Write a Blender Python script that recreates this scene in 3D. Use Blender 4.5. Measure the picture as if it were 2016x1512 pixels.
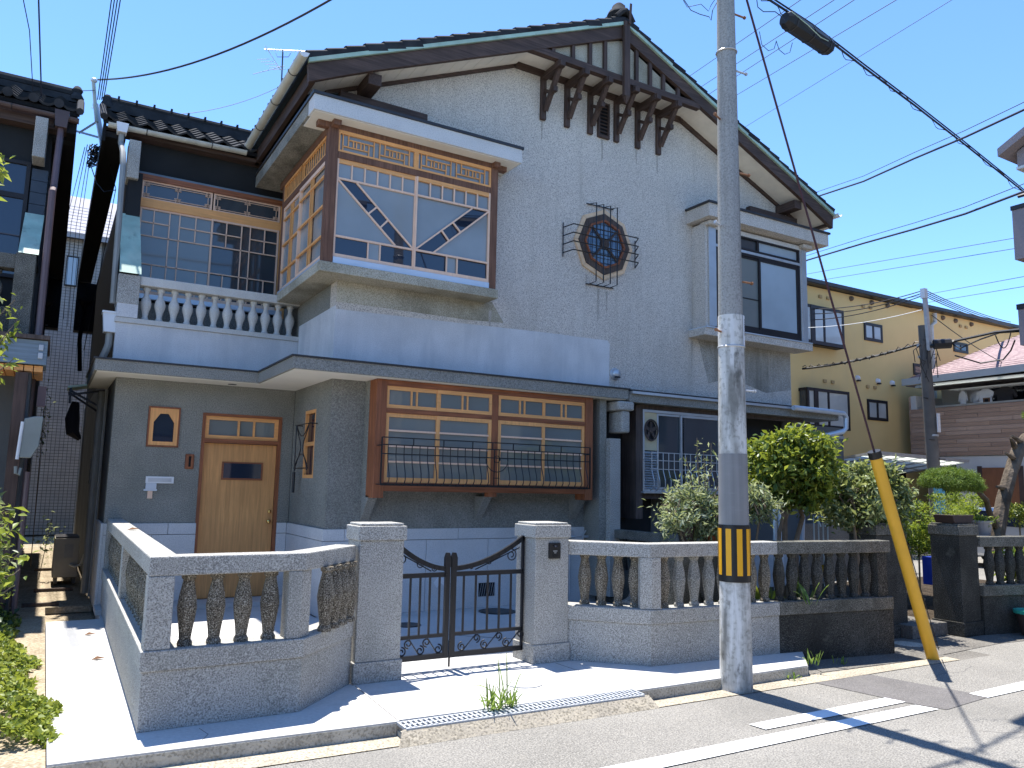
import bpy, bmesh, math, random
import numpy as np
from mathutils import Vector, Matrix

for o in list(bpy.data.objects): bpy.data.objects.remove(o)
S = bpy.context.scene
C = S.collection
random.seed(7)
R_ = math.radians

# ------------------------------------------------------------------ camera
YAW, PITCH, ROLL, FPX, EYE = R_(30.4968), R_(7.4233), R_(1.19036), 1542.3, 1.65
def _rot(y, p, r):
    f = np.array([math.sin(y)*math.cos(p), math.cos(y)*math.cos(p), math.sin(p)])
    rt = np.array([math.cos(y), -math.sin(y), 0.0]); up = np.cross(rt, f)
    return np.array([math.cos(r)*rt+math.sin(r)*up, -(math.cos(r)*up-math.sin(r)*rt), f])
RM = _rot(YAW, PITCH, ROLL)
cam = bpy.data.objects.new('camera', bpy.data.cameras.new('camera')); C.objects.link(cam)
m = Matrix.Identity(4)
for i in range(3):
    m[i][0], m[i][1], m[i][2] = RM[0][i], -RM[1][i], -RM[2][i]
m[2][3] = EYE
cam.matrix_world = m
cam.data.lens = FPX/2016*36; cam.data.sensor_width = 36
cam.data.clip_start = 0.05; cam.data.clip_end = 2000
S.camera = cam

# survey helper: where the sight line of a photo point meets a real plane
def ray(u, v): return RM.T @ np.array([(u-1008)/FPX, (v-756)/FPX, 1.0])
def at(u, v, X=None, Y=None, Z=None, D=None):
    d = ray(u, v)
    t = X/d[0] if X is not None else Y/d[1] if Y is not None else (Z-EYE)/d[2] if Z is not None else D
    return (d[0]*t, d[1]*t, EYE+d[2]*t)

# ------------------------------------------------------------------ light
SUN_EL, SUN_AZ = R_(74.0), R_(-2.5)          # sun stands behind the house, high
w = bpy.data.worlds.new('World'); S.world = w; w.use_nodes = True
nt = w.node_tree; bg = nt.nodes['Background']
sk = nt.nodes.new('ShaderNodeTexSky'); sk.sky_type = 'NISHITA'; sk.sun_disc = False
sk.sun_elevation = SUN_EL; sk.sun_rotation = SUN_AZ
sk.air_density = .75; sk.dust_density = 0.0; sk.ozone_density = 2.2
hs = nt.nodes.new('ShaderNodeMix'); hs.data_type = 'RGBA'; hs.blend_type = 'MULTIPLY'; hs.inputs[0].default_value = 1
hs.inputs[7].default_value = (.66, .84, 1.0, 1)            # clear, washed-blue summer sky
nt.links.new(sk.outputs[0], hs.inputs[6]); nt.links.new(hs.outputs[2], bg.inputs[0]); bg.inputs[1].default_value = 0.15
sun = bpy.data.objects.new('sun', bpy.data.lights.new('sun', 'SUN')); C.objects.link(sun)
sun.data.energy = 4.2; sun.data.angle = R_(0.53); sun.data.color = (1.0, 0.955, 0.89)
sd = Vector((math.sin(SUN_AZ)*math.cos(SUN_EL), math.cos(SUN_AZ)*math.cos(SUN_EL), math.sin(SUN_EL)))
sun.rotation_euler = sd.to_track_quat('Z', 'Y').to_euler(); sun.location = (0, 20, 40)
S.view_settings.view_transform = 'Standard'; S.view_settings.look = 'None'
S.view_settings.gamma = 1; S.view_settings.use_curve_mapping = False
S.view_settings.exposure = 1.32

# ------------------------------------------------------------------ materials
class NB:
    def __init__(s, name):
        s.m = bpy.data.materials.new(name); s.m.use_nodes = True
        s.t = s.m.node_tree; s.b = s.t.nodes['Principled BSDF']; s.pos = None
    def n(s, ty, **k):
        x = s.t.nodes.new('ShaderNode'+ty)
        for a, v in k.items(): setattr(x, a, v)
        return x
    def l(s, a, b): s.t.links.new(a, b)
    def vec(s, sc=(1, 1, 1)):
        if s.pos is None: s.pos = s.n('NewGeometry')
        mp = s.n('Mapping'); mp.inputs['Scale'].default_value = sc
        s.l(s.pos.outputs['Position'], mp.inputs[0]); return mp.outputs[0]
    def noise(s, scale, sc=(1, 1, 1), detail=3, rough=.55):
        x = s.n('TexNoise'); s.l(s.vec(sc), x.inputs['Vector'])
        x.inputs['Scale'].default_value = scale; x.inputs['Detail'].default_value = detail
        x.inputs['Roughness'].default_value = rough; return x.outputs['Fac']
    def ramp(s, fac, lo, hi, a=0.0, b=1.0):
        x = s.n('MapRange'); x.clamp = True
        for i, v in enumerate((lo, hi, a, b)): x.inputs[i+1].default_value = v
        s.l(fac, x.inputs[0]); return x.outputs[0]
    def mix(s, fac, a, b, mode='MIX'):
        x = s.n('Mix', data_type='RGBA', blend_type=mode)
        for inp, v in ((x.inputs[0], fac), (x.inputs[6], a), (x.inputs[7], b)):
            if hasattr(v, 'is_linked') or hasattr(v, 'links'): s.l(v, inp)
            elif isinstance(v, (int, float)): inp.default_value = v
            else: inp.default_value = (*v, 1)
        return x.outputs[2]
    def bump(s, h, strength, dist=.01):
        x = s.n('Bump'); x.inputs['Strength'].default_value = strength; x.inputs['Distance'].default_value = dist
        s.l(h, x.inputs['Height']); s.l(x.outputs[0], s.b.inputs['Normal'])
def mat(name, base, rough=.75, spec=.3, var=.18, vscale=1.3, speck=None, stains=(), bump=None, metal=0, grain=None):
    """speck=(dark, light, scale, amount); stains=[(colour, scale, xyz, lo, hi, amount)]; grain=(axis, amount)"""
    k = NB(name); col = base
    f = k.ramp(k.noise(vscale, detail=4), .3, .7)
    c = k.mix(f, tuple(x*(1-var) for x in base), tuple(min(1, x*(1+var)) for x in base))
    if grain:
        sc = {'x': (1.2, 26, 26), 'y': (26, 1.2, 26), 'z': (26, 26, 1.2)}[grain[0]]
        g = k.noise(1.6, sc, 4, .6)
        c = k.mix(k.ramp(g, .38, .66), c, tuple(x*(1-grain[1]) for x in base))
        k.bump(g, .25, .004)
    if speck:
        d, li, sc, am = speck
        n1 = k.noise(sc, detail=2, rough=.5)
        c = k.mix(k.ramp(n1, .44, .40, 0, am), c, d)
        c = k.mix(k.ramp(n1, .56, .61, 0, am), c, li)
        if bump: k.bump(n1, bump[0], bump[1])
    elif bump:
        k.bump(k.noise(bump[2] if len(bump) > 2 else 30, detail=4), bump[0], bump[1])
    for (sc_c, sc, xyz, lo, hi, am) in stains:
        c = k.mix(k.ramp(k.noise(sc, xyz, 5, .6), lo, hi, 0, am), c, sc_c)
    k.l(c, k.b.inputs['Base Color'])
    k.b.inputs['Roughness'].default_value = rough; k.b.inputs['Metallic'].default_value = metal
    k.b.inputs['Specular IOR Level'].default_value = spec
    return k.m
M = {}
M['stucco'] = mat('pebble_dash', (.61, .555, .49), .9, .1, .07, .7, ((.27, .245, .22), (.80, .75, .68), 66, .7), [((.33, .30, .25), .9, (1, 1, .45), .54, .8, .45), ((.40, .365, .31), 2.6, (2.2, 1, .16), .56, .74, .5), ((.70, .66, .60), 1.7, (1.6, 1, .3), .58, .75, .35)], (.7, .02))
M['streak'] = mat('rain_streak', (.46, .42, .37), .9, .1, .15, 2, ((.24, .22, .19), (.66, .62, .55), 66, .7), [((.33, .30, .26), 3, (4, 1, .3), .45, .7, .6)], (.6, .02))
M['stucco_stained'] = mat('stained_pebble_dash', (.44, .405, .32), .9, .1, .2, 1.1, ((.20, .185, .14), (.62, .58, .48), 75, .6), [((.16, .15, .10), 1.6, (1, 1, .8), .45, .7, .65)], (.6, .02))
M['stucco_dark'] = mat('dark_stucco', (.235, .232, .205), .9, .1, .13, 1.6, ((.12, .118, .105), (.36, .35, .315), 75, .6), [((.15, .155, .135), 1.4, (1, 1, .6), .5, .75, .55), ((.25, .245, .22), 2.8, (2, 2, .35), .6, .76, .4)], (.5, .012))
M['stucco_damp'] = mat('damp_pebble_dash', (.40, .375, .33), .9, .1, .22, 1.8, ((.19, .18, .16), (.58, .55, .50), 75, .65), [((.17, .16, .13), 1.5, (2, 1, .4), .48, .7, .7), ((.5, .5, .47), 2.4, (3, 1, .25), .58, .7, .5)], (.6, .02))
M['pole_dark'] = mat('far_pole_concrete', (.13, .125, .12), .9, .1, .2, 2)
M['stucco_mid'] = mat('fascia_stucco', (.25, .245, .22), .9, .1, .1, 2, ((.11, .12, .12), (.32, .33, .32), 70, .6), [], (.4, .01))
M['render'] = mat('fresh_render', (.60, .60, .60), .85, .15, .12, 2.0, ((.46, .46, .47), (.70, .70, .69), 75, .45), [((.46, .475, .49), 2.2, (2, 2, .3), .48, .72, .6), ((.69, .68, .66), 4, (2, 2, .2), .56, .74, .5)], (.2, .006))
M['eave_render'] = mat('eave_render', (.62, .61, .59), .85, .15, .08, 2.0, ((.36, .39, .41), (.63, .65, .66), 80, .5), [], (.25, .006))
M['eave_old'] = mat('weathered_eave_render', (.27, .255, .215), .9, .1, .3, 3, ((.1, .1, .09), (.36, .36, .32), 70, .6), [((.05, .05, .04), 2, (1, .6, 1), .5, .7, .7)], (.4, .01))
M['slab'] = mat('base_stone', (.56, .565, .56), .8, .2, .08, 2.4, ((.42, .43, .44), (.66, .66, .65), 70, .5), [((.52, .55, .57), 3, (1, 1, 1), .55, .7, .5)], (.15, .005))
M['soffit'] = mat('white_soffit', (.76, .73, .66), .85, .1, .05)
M['plank_white'] = mat('cream_soffit_board', (.80, .75, .66), .8, .1, .09, 3)
M['granite'] = mat('washed_granite', (.375, .365, .335), .9, .1, .14, 1.5, ((.155, .15, .14), (.60, .585, .545), 105, .75), [((.19, .2, .17), 2.2, (1, 1, .6), .54, .8, .5), ((.36, .36, .34), 1.7, (1, 1, .5), .56, .75, .4)], (.6, .01))
M['granite_rail'] = mat('granite_rail', (.36, .35, .32), .9, .1, .1, 2.5, ((.155, .15, .14), (.60, .585, .545), 105, .75), [((.17, .18, .16), 3, (1, 1, 1), .56, .8, .5)], (.5, .008))
M['baluster'] = mat('brown_aggregate', (.17, .145, .11), .9, .1, .3, 4, ((.035, .03, .024), (.46, .42, .34), 120, .9), [], (.8, .012))
M['baluster_grey'] = mat('grey_aggregate', (.27, .265, .24), .9, .1, .2, 4, ((.1, .1, .09), (.48, .47, .44), 120, .8), [], (.7, .01))
M['granite_old'] = mat('mossy_old_granite', (.07, .068, .06), .95, .05, .3, 2.2, ((.02, .02, .018), (.17, .165, .15), 100, .75), [((.03, .03, .026), 1.3, (1, 1, .7), .45, .66, .75), ((.19, .19, .16), 4, (1, 1, 1), .62, .75, .5)], (.6, .01))
M['granite_old_top'] = mat('lichened_old_granite', (.14, .135, .115), .95, .05, .3, 5, ((.04, .04, .036), (.28, .27, .24), 100, .75), [((.055, .055, .045), 3, (1, 1, 1), .5, .7, .6)], (.6, .01))
M['bal_render'] = mat('balustrade_render', (.55, .535, .495), .85, .15, .08, 4, ((.44, .46, .47), (.66, .67, .66), 85, .5), [], (.25, .006))
M['soft_conc'] = mat('smooth_new_concrete', (.50, .495, .48), .8, .2, .10, 1.2, ((.42, .415, .40), (.57, .565, .55), 40, .4), [((.36, .36, .34), 1.3, (1, 1, 1), .52, .74, .55), ((.40, .395, .37), 5, (1, 1, 1), .6, .72, .5), ((.30, .28, .24), 17, (1, 1, 1), .70, .76, .5)], (.1, .004))
M['conc_edge'] = mat('kerb_concrete', (.42, .40, .35), .9, .1, .3, 6, ((.2, .19, .15), (.5, .48, .4), 60, .6), [], (.5, .01))
M['ochre'] = mat('worn_gutter_strip', (.38, .335, .26), .9, .1, .25, 5, ((.17, .15, .11), (.5, .44, .33), 55, .7), [((.14, .13, .12), 2.5, (1, 1, 1), .5, .75, .6)], (.5, .01))
M['asphalt'] = mat('asphalt', (.225, .215, .195), .92, .12, .12, .8, ((.085, .082, .075), (.37, .35, .31), 88, .6), [((.145, .14, .128), .7, (1, 1, 1), .5, .75, .6), ((.25, .235, .205), 1.9, (1, 1, 1), .55, .8, .4)], (.7, .01))
M['asphalt_patch'] = mat('asphalt_patch', (.14, .132, .128), .92, .12, .15, 2, ((.08, .078, .075), (.24, .23, .22), 120, .5), [((.18, .17, .16), 3, (1, 1, 1), .55, .7, .5)], (.5, .008))
M['paint_white'] = mat('road_paint', (.75, .76, .76), .8, .2, .06, 6, None, [((.35, .34, .32), 14, (1, 1, 1), .66, .8, .7)], (.3, .004, 60))
M['dirt'] = mat('packed_earth', (.33, .27, .19), .95, .05, .25, 3, ((.2, .16, .1), (.48, .42, .32), 40, .6), [((.15, .15, .07), 2, (1, 1, 1), .55, .75, .5)], (.6, .015))
M['soil'] = mat('garden_soil', (.055, .043, .032), .95, .05, .35, 4, ((.025, .02, .015), (.14, .11, .08), 40, .5), [], (.9, .03))
M['slate_roof'] = mat('pale_grey_shingles', (.34, .33, .35), .85, .15, .1, 3)
M['dark_conc'] = mat('damp_concrete', (.15, .14, .125), .9, .15, .25, 2, ((.08, .075, .065), (.26, .25, .22), 50, .5), [], (.4, .01))
M['wood_new_x'] = mat('new_cypress_h', (.84, .41, .15), .55, .3, .1, 5, grain=('x', .16))
M['wood_new_z'] = mat('new_cypress_v', (.84, .41, .15), .55, .3, .1, 5, grain=('z', .16))
M['wood_pale'] = mat('pale_cypress', (.84, .57, .41), .55, .3, .07, 5, grain=('z', .08))
M['wood_door'] = mat('door_veneer', (.66, .33, .12), .5, .3, .1, 2, grain=('z', .25))
M['wood_red_x'] = mat('stained_frame_h', (.31, .11, .048), .5, .3, .2, 3, grain=('x', .4))
M['wood_red_z'] = mat('stained_frame_v', (.31, .11, .048), .5, .3, .2, 3, grain=('z', .4))
M['wood_dark_x'] = mat('dark_timber_h', (.095, .062, .05), .65, .25, .3, 2, grain=('x', .45))
M['wood_dark_z'] = mat('dark_timber_v', (.095, .062, .05), .65, .25, .3, 2, grain=('z', .45))
M['wood_dark_y'] = mat('dark_timber_d', (.085, .056, .045), .65, .25, .3, 2, grain=('y', .45))
M['wood_bay'] = mat('bay_timber', (.19, .095, .06), .65, .25, .3, 2, grain=('z', .4))
M['wood_old'] = mat('weathered_brown_timber', (.11, .085, .075), .8, .2, .3, 3, grain=('z', .4))
M['board_black'] = mat('charred_boards', (.014, .013, .013), .8, .2, .3, 2, grain=('y', .4))
M['copper'] = mat('green_copper', (.36, .50, .41), .6, .3, .25, 2.5, None, [((.55, .60, .48), 3, (1, 1, .3), .5, .7, .6), ((.11, .15, .12), 7, (1, 1, .5), .6, .75, .6)], (.15, .004, 12))
M['tile'] = mat('smoked_roof_tile', (.034, .036, .04), .85, .08, .35, 3.2, None, [((.07, .07, .066), 6, (1, 1, 1), .55, .75, .5)], (.25, .004, 40))
M['gutter'] = mat('cream_gutter', (.5, .49, .42), .45, .4, .12, 3, None, [((.25, .23, .18), 3, (1, .4, 1), .55, .75, .5)])
M['gutter_brown'] = mat('brown_gutter', (.07, .045, .042), .45, .4, .2, 3)
M['pipe_brown'] = mat('brown_downpipe', (.13, .085, .085), .4, .4, .15, 3)
M['pipe_grey'] = mat('grey_downpipe', (.27, .27, .25), .45, .4, .15, 3)
M['alu'] = mat('aluminium', (.50, .52, .54), .38, .5, .1, 4, metal=.55)
M['alu_blue'] = mat('sill_flashing', (.55, .60, .66), .35, .5, .05, 4, metal=.3)
M['alu_bronze'] = mat('bronze_aluminium', (.022, .019, .02), .5, .3, .1, 4)
M['steel'] = mat('galvanised_steel', (.46, .48, .5), .45, .5, .12, 8, metal=.25)
M['rust'] = mat('rusty_steel', (.26, .13, .07), .7, .3, .3, 20, metal=.3)
M['iron'] = mat('black_iron', (.012, .013, .017), .38, .5, .1, 8, metal=.3)
M['flash_dark'] = mat('dark_sheet_metal', (.045, .043, .045), .45, .45, .12, 5, metal=.4)
M['rubber'] = mat('cable_sheath', (.012, .012, .014), .5, .4, .1, 4)
M['cable_blue'] = mat('blue_black_cable', (.03, .035, .06), .5, .4, .1, 4)
M['cable_red'] = mat('maroon_guy_wire', (.06, .018, .022), .5, .4, .1, 4)
M['yellow'] = mat('yellow_guard_plastic', (.80, .42, .035), .45, .4, .06, 5, None, [((.35, .18, .03), 9, (1, 1, .4), .68, .76, .7)])
M['tape_yellow'] = mat('yellow_reflector', (.85, .40, .012), .4, .4, .04, 9)
M['tape_black'] = mat('black_sleeve', (.012, .012, .013), .4, .4, .1, 9)
M['white_plastic'] = mat('white_plastic', (.7, .71, .72), .4, .4, .04, 4)
M['grey_plastic'] = mat('grey_green_plastic', (.23, .25, .23), .5, .4, .08, 4)
M['blue_grey'] = mat('blue_grey_board', (.19, .25, .30), .7, .3, .15, 3, grain=('x', .25))
M['shingle_dark'] = mat('dark_slate_cladding', (.028, .032, .042), .35, .5, .25, 5)
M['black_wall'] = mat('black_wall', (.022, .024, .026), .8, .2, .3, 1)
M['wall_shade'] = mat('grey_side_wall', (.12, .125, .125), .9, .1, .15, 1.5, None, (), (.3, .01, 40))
M['terracotta'] = mat('terracotta', (.30, .11, .06), .8, .2, .15, 6)
M['pot_brown'] = mat('dark_brown_pot', (.05, .034, .03), .5, .4, .1, 6)
M['pot_grey'] = mat('grey_pot', (.30, .28, .27), .6, .3, .1, 6)
M['green_pot'] = mat('turquoise_rim', (.03, .33, .24), .45, .4, .05, 6)
M['hose'] = mat('green_hose', (.005, .12, .085), .4, .5, .1, 6)
M['blue_box'] = mat('blue_plastic', (.008, .035, .30), .45, .4, .1, 6)
M['bark'] = mat('grey_bark', (.13, .105, .08), .95, .05, .35, 5, None, [((.05, .04, .03), 9, (1, 1, .25), .5, .65, .7)], (.9, .03, 14))
M['bark_light'] = mat('smooth_bark', (.20, .155, .11), .9, .1, .25, 8, None, [((.09, .07, .05), 9, (1, 1, .3), .5, .7, .5)], (.5, .01, 20))
M['yellow_wall'] = mat('ochre_siding', (.74, .54, .235), .85, .15, .05, .6, None, [((.56, .43, .24), 1.2, (1, 1, .15), .55, .8, .35)], (.15, .01, 12))
M['siding'] = [mat('brown_siding_%s' % n, c, .7, .2, .08, 1.2, grain=('y', .1)) for n, c in (('mid', (.42, .28, .20)), ('pale', (.46, .32, .24)), ('deep', (.36, .24, .175)))]
M['white_wall'] = mat('white_wall', (.60, .60, .58), .9, .1, .05, 1)
M['pink_roof'] = mat('mauve_shingles', (.30, .22, .22), .85, .15, .14, 3, ((.2, .14, .15), (.4, .31, .30), 9, .5))
M['mauve'] = mat('mauve_grey_panel', (.27, .225, .225), .8, .2, .06, 1)
M['dark_trim'] = mat('dark_trim', (.02, .018, .02), .5, .4, .1, 2)
M['conc_pole'] = mat('pole_concrete', (.33, .32, .295), .9, .1, .12, 1.4, ((.2, .195, .18), (.42, .41, .38), 60, .5), [((.13, .12, .1), 2.0, (3, 3, .12), .5, .72, .6)], (.3, .006))
M['pole_white'] = mat('pole_old_sheet', (.58, .565, .52), .8, .2, .15, 3, ((.30, .29, .25), (.66, .65, .61), 24, .5), [((.17, .165, .145), 2.1, (3, 3, .5), .44, .62, .85), ((.72, .71, .68), 3.2, (4, 4, .4), .56, .66, .8), ((.075, .07, .06), 8, (1, 1, .5), .6, .72, .8)], (.3, .006))
M['pole_band'] = mat('pole_grey_sheet', (.26, .255, .25), .75, .15, .1, 3, None, [((.15, .15, .15), 2.5, (4, 4, .1), .5, .7, .6), ((.3, .3, .3), 4, (1, 1, 6), .6, .75, .35)])
M['brass'] = mat('brass', (.62, .45, .17), .25, .5, .05, 4, metal=1)
M['white_cloth'] = mat('white_cloth', (.72, .73, .76), .9, .1, .05, 4)
M['black_cloth'] = mat('black_cloth', (.02, .02, .025), .9, .1, .05, 4)
M['grey_cloth'] = mat('charcoal_cloth', (.05, .047, .05), .9, .1, .05, 4)
M['brown_door'] = mat('brown_panel_door', (.24, .10, .05), .6, .3, .1, 4, grain=('z', .2))
M['leaf_dead'] = mat('dry_leaf', (.16, .08, .04), .8, .2, .3, 30)
M['rock'] = mat('garden_rock', (.2, .18, .15), .95, .05, .3, 4, ((.08, .075, .06), (.38, .35, .3), 30, .6), [], (.8, .02))
def glass(name, base, rough=.03, spec=.6, var=.1):
    k = NB(name)
    c = k.mix(k.ramp(k.noise(1.1, detail=3), .35, .65), tuple(x*(1-var) for x in base), tuple(x*(1+var) for x in base))
    k.l(c, k.b.inputs['Base Color']); k.b.inputs['Roughness'].default_value = rough
    k.b.inputs['Specular IOR Level'].default_value = spec; k.b.inputs['IOR'].default_value = 1.5
    nb = k.noise(2.2, detail=1)
    k.bump(nb, .035, .02)
    return k.m
M['glass_frost'] = glass('frosted_pane', (.25, .275, .28), .13, .75)
M['glass_frost_side'] = glass('ribbed_pane', (.27, .30, .31), .16, .7)
M['glass_clear'] = glass('clear_pane', (.016, .024, .042), .02, .8)
M['glass_dark'] = glass('dark_pane', (.05, .06, .07), .04, .8)
M['glass_low'] = glass('grey_pane', (.17, .19, .185), .04, .8)
M['glass_blue'] = glass('curtained_pane', (.36, .44, .50), .10, .7)
M['glass_curtain'] = glass('pane_before_net_curtain', (.44, .46, .44), .06, .6)
M['glass_oct'] = glass('leaded_pane', (.09, .16, .25), .04, .9)
M['skylight_sheet'] = glass('translucent_roof_sheet', (.45, .5, .42), .3, .5)
k = NB('translucent_polycarbonate'); tr_s = k.n('BsdfTranslucent'); tr_s.inputs[0].default_value = (.85, .88, .84, 1); mx_s = k.n('MixShader'); mx_s.inputs[0].default_value = .85
k.b.inputs['Base Color'].default_value = (.5, .52, .5, 1); k.l(k.b.outputs[0], mx_s.inputs[1]); k.l(tr_s.outputs[0], mx_s.inputs[2]); k.l(mx_s.outputs[0], k.t.nodes['Material Output'].inputs[0])
M['sky_sheet'] = k.m; M['cream_sheet'] = k.m
M['screen_cyan'] = mat('cyan_bag', (.18, .48, .58), .5, .3, .05, 4)

# ------------------------------------------------------------------ mesh helpers
WL = {}
def wl(o): return WL.get(o.name, Vector((0, 0, 0))) if o else Vector((0, 0, 0))
class MB:
    def __init__(s): s.v = []; s.f = []
    def add(s, vs, fs):
        o = len(s.v); s.v += [tuple(map(float, x)) for x in vs]; s.f += [tuple(i+o for i in f) for f in fs]; return s
    def box(s, x0, x1, y0, y1, z0, z1):
        if x0 > x1: x0, x1 = x1, x0
        if y0 > y1: y0, y1 = y1, y0
        if z0 > z1: z0, z1 = z1, z0
        return s.add([(x0,y0,z0),(x1,y0,z0),(x1,y1,z0),(x0,y1,z0),(x0,y0,z1),(x1,y0,z1),(x1,y1,z1),(x0,y1,z1)],
                     [(0,3,2,1),(4,5,6,7),(0,1,5,4),(1,2,6,5),(2,3,7,6),(3,0,4,7)])
    def prism(s, pts, ext):
        n = len(pts); e = Vector(ext); P = [Vector(p) for p in pts]
        nr = Vector((0, 0, 0))
        for i in range(n): nr += P[i].cross(P[(i+1) % n])
        if nr.dot(e) > 0: P.reverse()
        return s.add([tuple(p) for p in P]+[tuple(p+e) for p in P],
                     [tuple(range(n)), tuple(range(2*n-1, n-1, -1))]+[(i, n+i, n+(i+1) % n, (i+1) % n)[::-1][::-1] for i in range(n)])
    def xy(s, pts, z0, z1): return s.prism([(p[0], p[1], z0) for p in pts], (0, 0, z1-z0))
    def xz(s, pts, y0, y1): return s.prism([(p[0], y0, p[1]) for p in pts], (0, y1-y0, 0))
    def yz(s, pts, x0, x1): return s.prism([(x0, p[0], p[1]) for p in pts], (x1-x0, 0, 0))
    def bar(s, p, q, w, t, n=(0, -1, 0)):
        p, q, n = Vector(p), Vector(q), Vector(n).normalized(); d = (q-p).normalized(); a = d.cross(n).normalized()*w/2; b = n*t/2
        vs = [p-a-b, p+a-b, p+a+b, p-a+b, q-a-b, q+a-b, q+a+b, q-a+b]
        return s.add(vs, [(0,1,2,3),(7,6,5,4),(0,4,5,1),(1,5,6,2),(2,6,7,3),(3,7,4,0)])
    def tube(s, pts, r, n=6, cap=True):
        P = [Vector(p) for p in pts]; o = len(s.v); up = None
        for i, p in enumerate(P):
            d = (P[min(i+1, len(P)-1)]-P[max(i-1, 0)]).normalized()
            if up is None: up = Vector((0, 0, 1)) if abs(d.z) < .9 else Vector((1, 0, 0))
            a = d.cross(up).normalized(); b = a.cross(d).normalized(); up = b
            rr = r[i] if isinstance(r, (list, tuple)) else r
            for k in range(n):
                t = 2*math.pi*k/n; s.v.append(tuple(p+a*rr*math.cos(t)+b*rr*math.sin(t)))
        for i in range(len(P)-1):
            for k in range(n):
                k2 = (k+1) % n; s.f.append((o+i*n+k, o+i*n+k2, o+(i+1)*n+k2, o+(i+1)*n+k))
        if cap:
            s.f.append(tuple(o+k for k in range(n))[::-1]); s.f.append(tuple(o+(len(P)-1)*n+k for k in range(n)))
        return s
    def lathe(s, c, prof, n=12, a0=0.0):
        o = len(s.v)
        for (z, r) in prof:
            for k in range(n):
                t = 2*math.pi*k/n+a0; s.v.append((c[0]+r*math.cos(t), c[1]+r*math.sin(t), c[2]+z))
        for i in range(len(prof)-1):
            for k in range(n):
                k2 = (k+1) % n; s.f.append((o+i*n+k, o+i*n+k2, o+(i+1)*n+k2, o+(i+1)*n+k))
        s.f.append(tuple(o+k for k in range(n))[::-1]); s.f.append(tuple(o+(len(prof)-1)*n+k for k in range(n)))
        return s
    def split(s, name, mt, parent=None, **k):
        par = list(range(len(s.v)))
        def fd(i):
            while par[i] != i: par[i] = par[par[i]]; i = par[i]
            return i
        for f in s.f:
            a = fd(f[0])
            for j in f[1:]: par[fd(j)] = a
        gr_ = {}
        for f in s.f: gr_.setdefault(fd(f[0]), []).append(f)
        out = None
        for fl_ in gr_.values():
            ids = sorted({i for f in fl_ for i in f}); mp = {a: b for b, a in enumerate(ids)}
            q = MB(); q.v = [s.v[i] for i in ids]; q.f = [tuple(mp[i] for i in f) for f in fl_]
            o = q.build(name, mt, parent, **k); out = out or o
        return out
    def build(s, name, mt, parent=None, label=None, smooth=False, bevel=0, cat=None, group=None, kind=None):
        V = np.array(s.v); lo, hi = V.min(0), V.max(0); c = (lo+hi)/2
        if parent is None: c[2] = lo[2]
        me = bpy.data.meshes.new(name); me.from_pydata([tuple(x) for x in (V-c)], [], s.f); me.update()
        if mt is not None: me.materials.append(M[mt] if isinstance(mt, str) else mt)
        if smooth: me.shade_smooth(); me.set_sharp_from_angle(angle=R_(42))
        o = bpy.data.objects.new(name, me); C.objects.link(o)
        o.location = Vector(c)-wl(parent); WL[o.name] = Vector(c)
        if parent: o.parent = parent
        if bevel:
            b = o.modifiers.new('bevel', 'BEVEL'); b.width = bevel; b.segments = 2; b.limit_method = 'ANGLE'; b.angle_limit = R_(35)
        tag(o, label, cat, group, kind)
        return o
def tag(o, label=None, cat=None, group=None, kind=None):
    for k, v in (('label', label), ('category', cat), ('group', group), ('kind', kind)):
        if v: o[k] = v
    return o
def thing(name, label, cat, loc=(0, 0, 0), group=None):
    o = bpy.data.objects.new(name, None); C.objects.link(o); o.location = loc; o.empty_display_size = .1
    WL[o.name] = Vector(loc); return tag(o, label, cat, group)
def inst(name, src, parent, loc, rz=0, rot=None, scale=None):
    o = bpy.data.objects.new(name, src.data if hasattr(src, 'data') else src); C.objects.link(o)
    o.location = Vector(loc)-wl(parent); WL[o.name] = Vector(loc); o.parent = parent
    o.rotation_euler = rot or (0, 0, rz)
    if scale: o.scale = scale
    return o
def mesh_of(mb, name, mt, smooth=False):
    me = bpy.data.meshes.new(name); me.from_pydata(mb.v, [], mb.f); me.update(); me.materials.append(M[mt] if isinstance(mt, str) else mt)
    if smooth: me.shade_smooth()
    return me
def offs(pts, d):
    """inward (left-hand) mitred offset of an open polyline"""
    out = []; P = [Vector(p[:2]) for p in pts]
    N = []
    for i in range(len(P)-1):
        e = (P[i+1]-P[i]).normalized(); N.append(Vector((-e.y, e.x)))
    for i, p in enumerate(P):
        if i == 0: v = N[0]*d
        elif i == len(P)-1: v = N[-1]*d
        else:
            b = (N[i-1]+N[i]).normalized(); v = b*(d/max(.3, b.dot(N[i])))
        out.append((p.x+v.x, p.y+v.y))
    return out
def ribbon(pts, a, b): return offs(pts, a)+offs(pts, b)[::-1]
def sag(p, q, s, n=14):
    p, q = Vector(p), Vector(q)
    return [p.lerp(q, i/n)-Vector((0, 0, s*4*(i/n)*(1-i/n))) for i in range(n+1)]
def wire(pts, r, label, mt='rubber', name='cable', cat='cable', group=None, n=5):
    return MB().tube(pts, r, n).build(name, mt, None, label, cat=cat, group=group)
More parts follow.
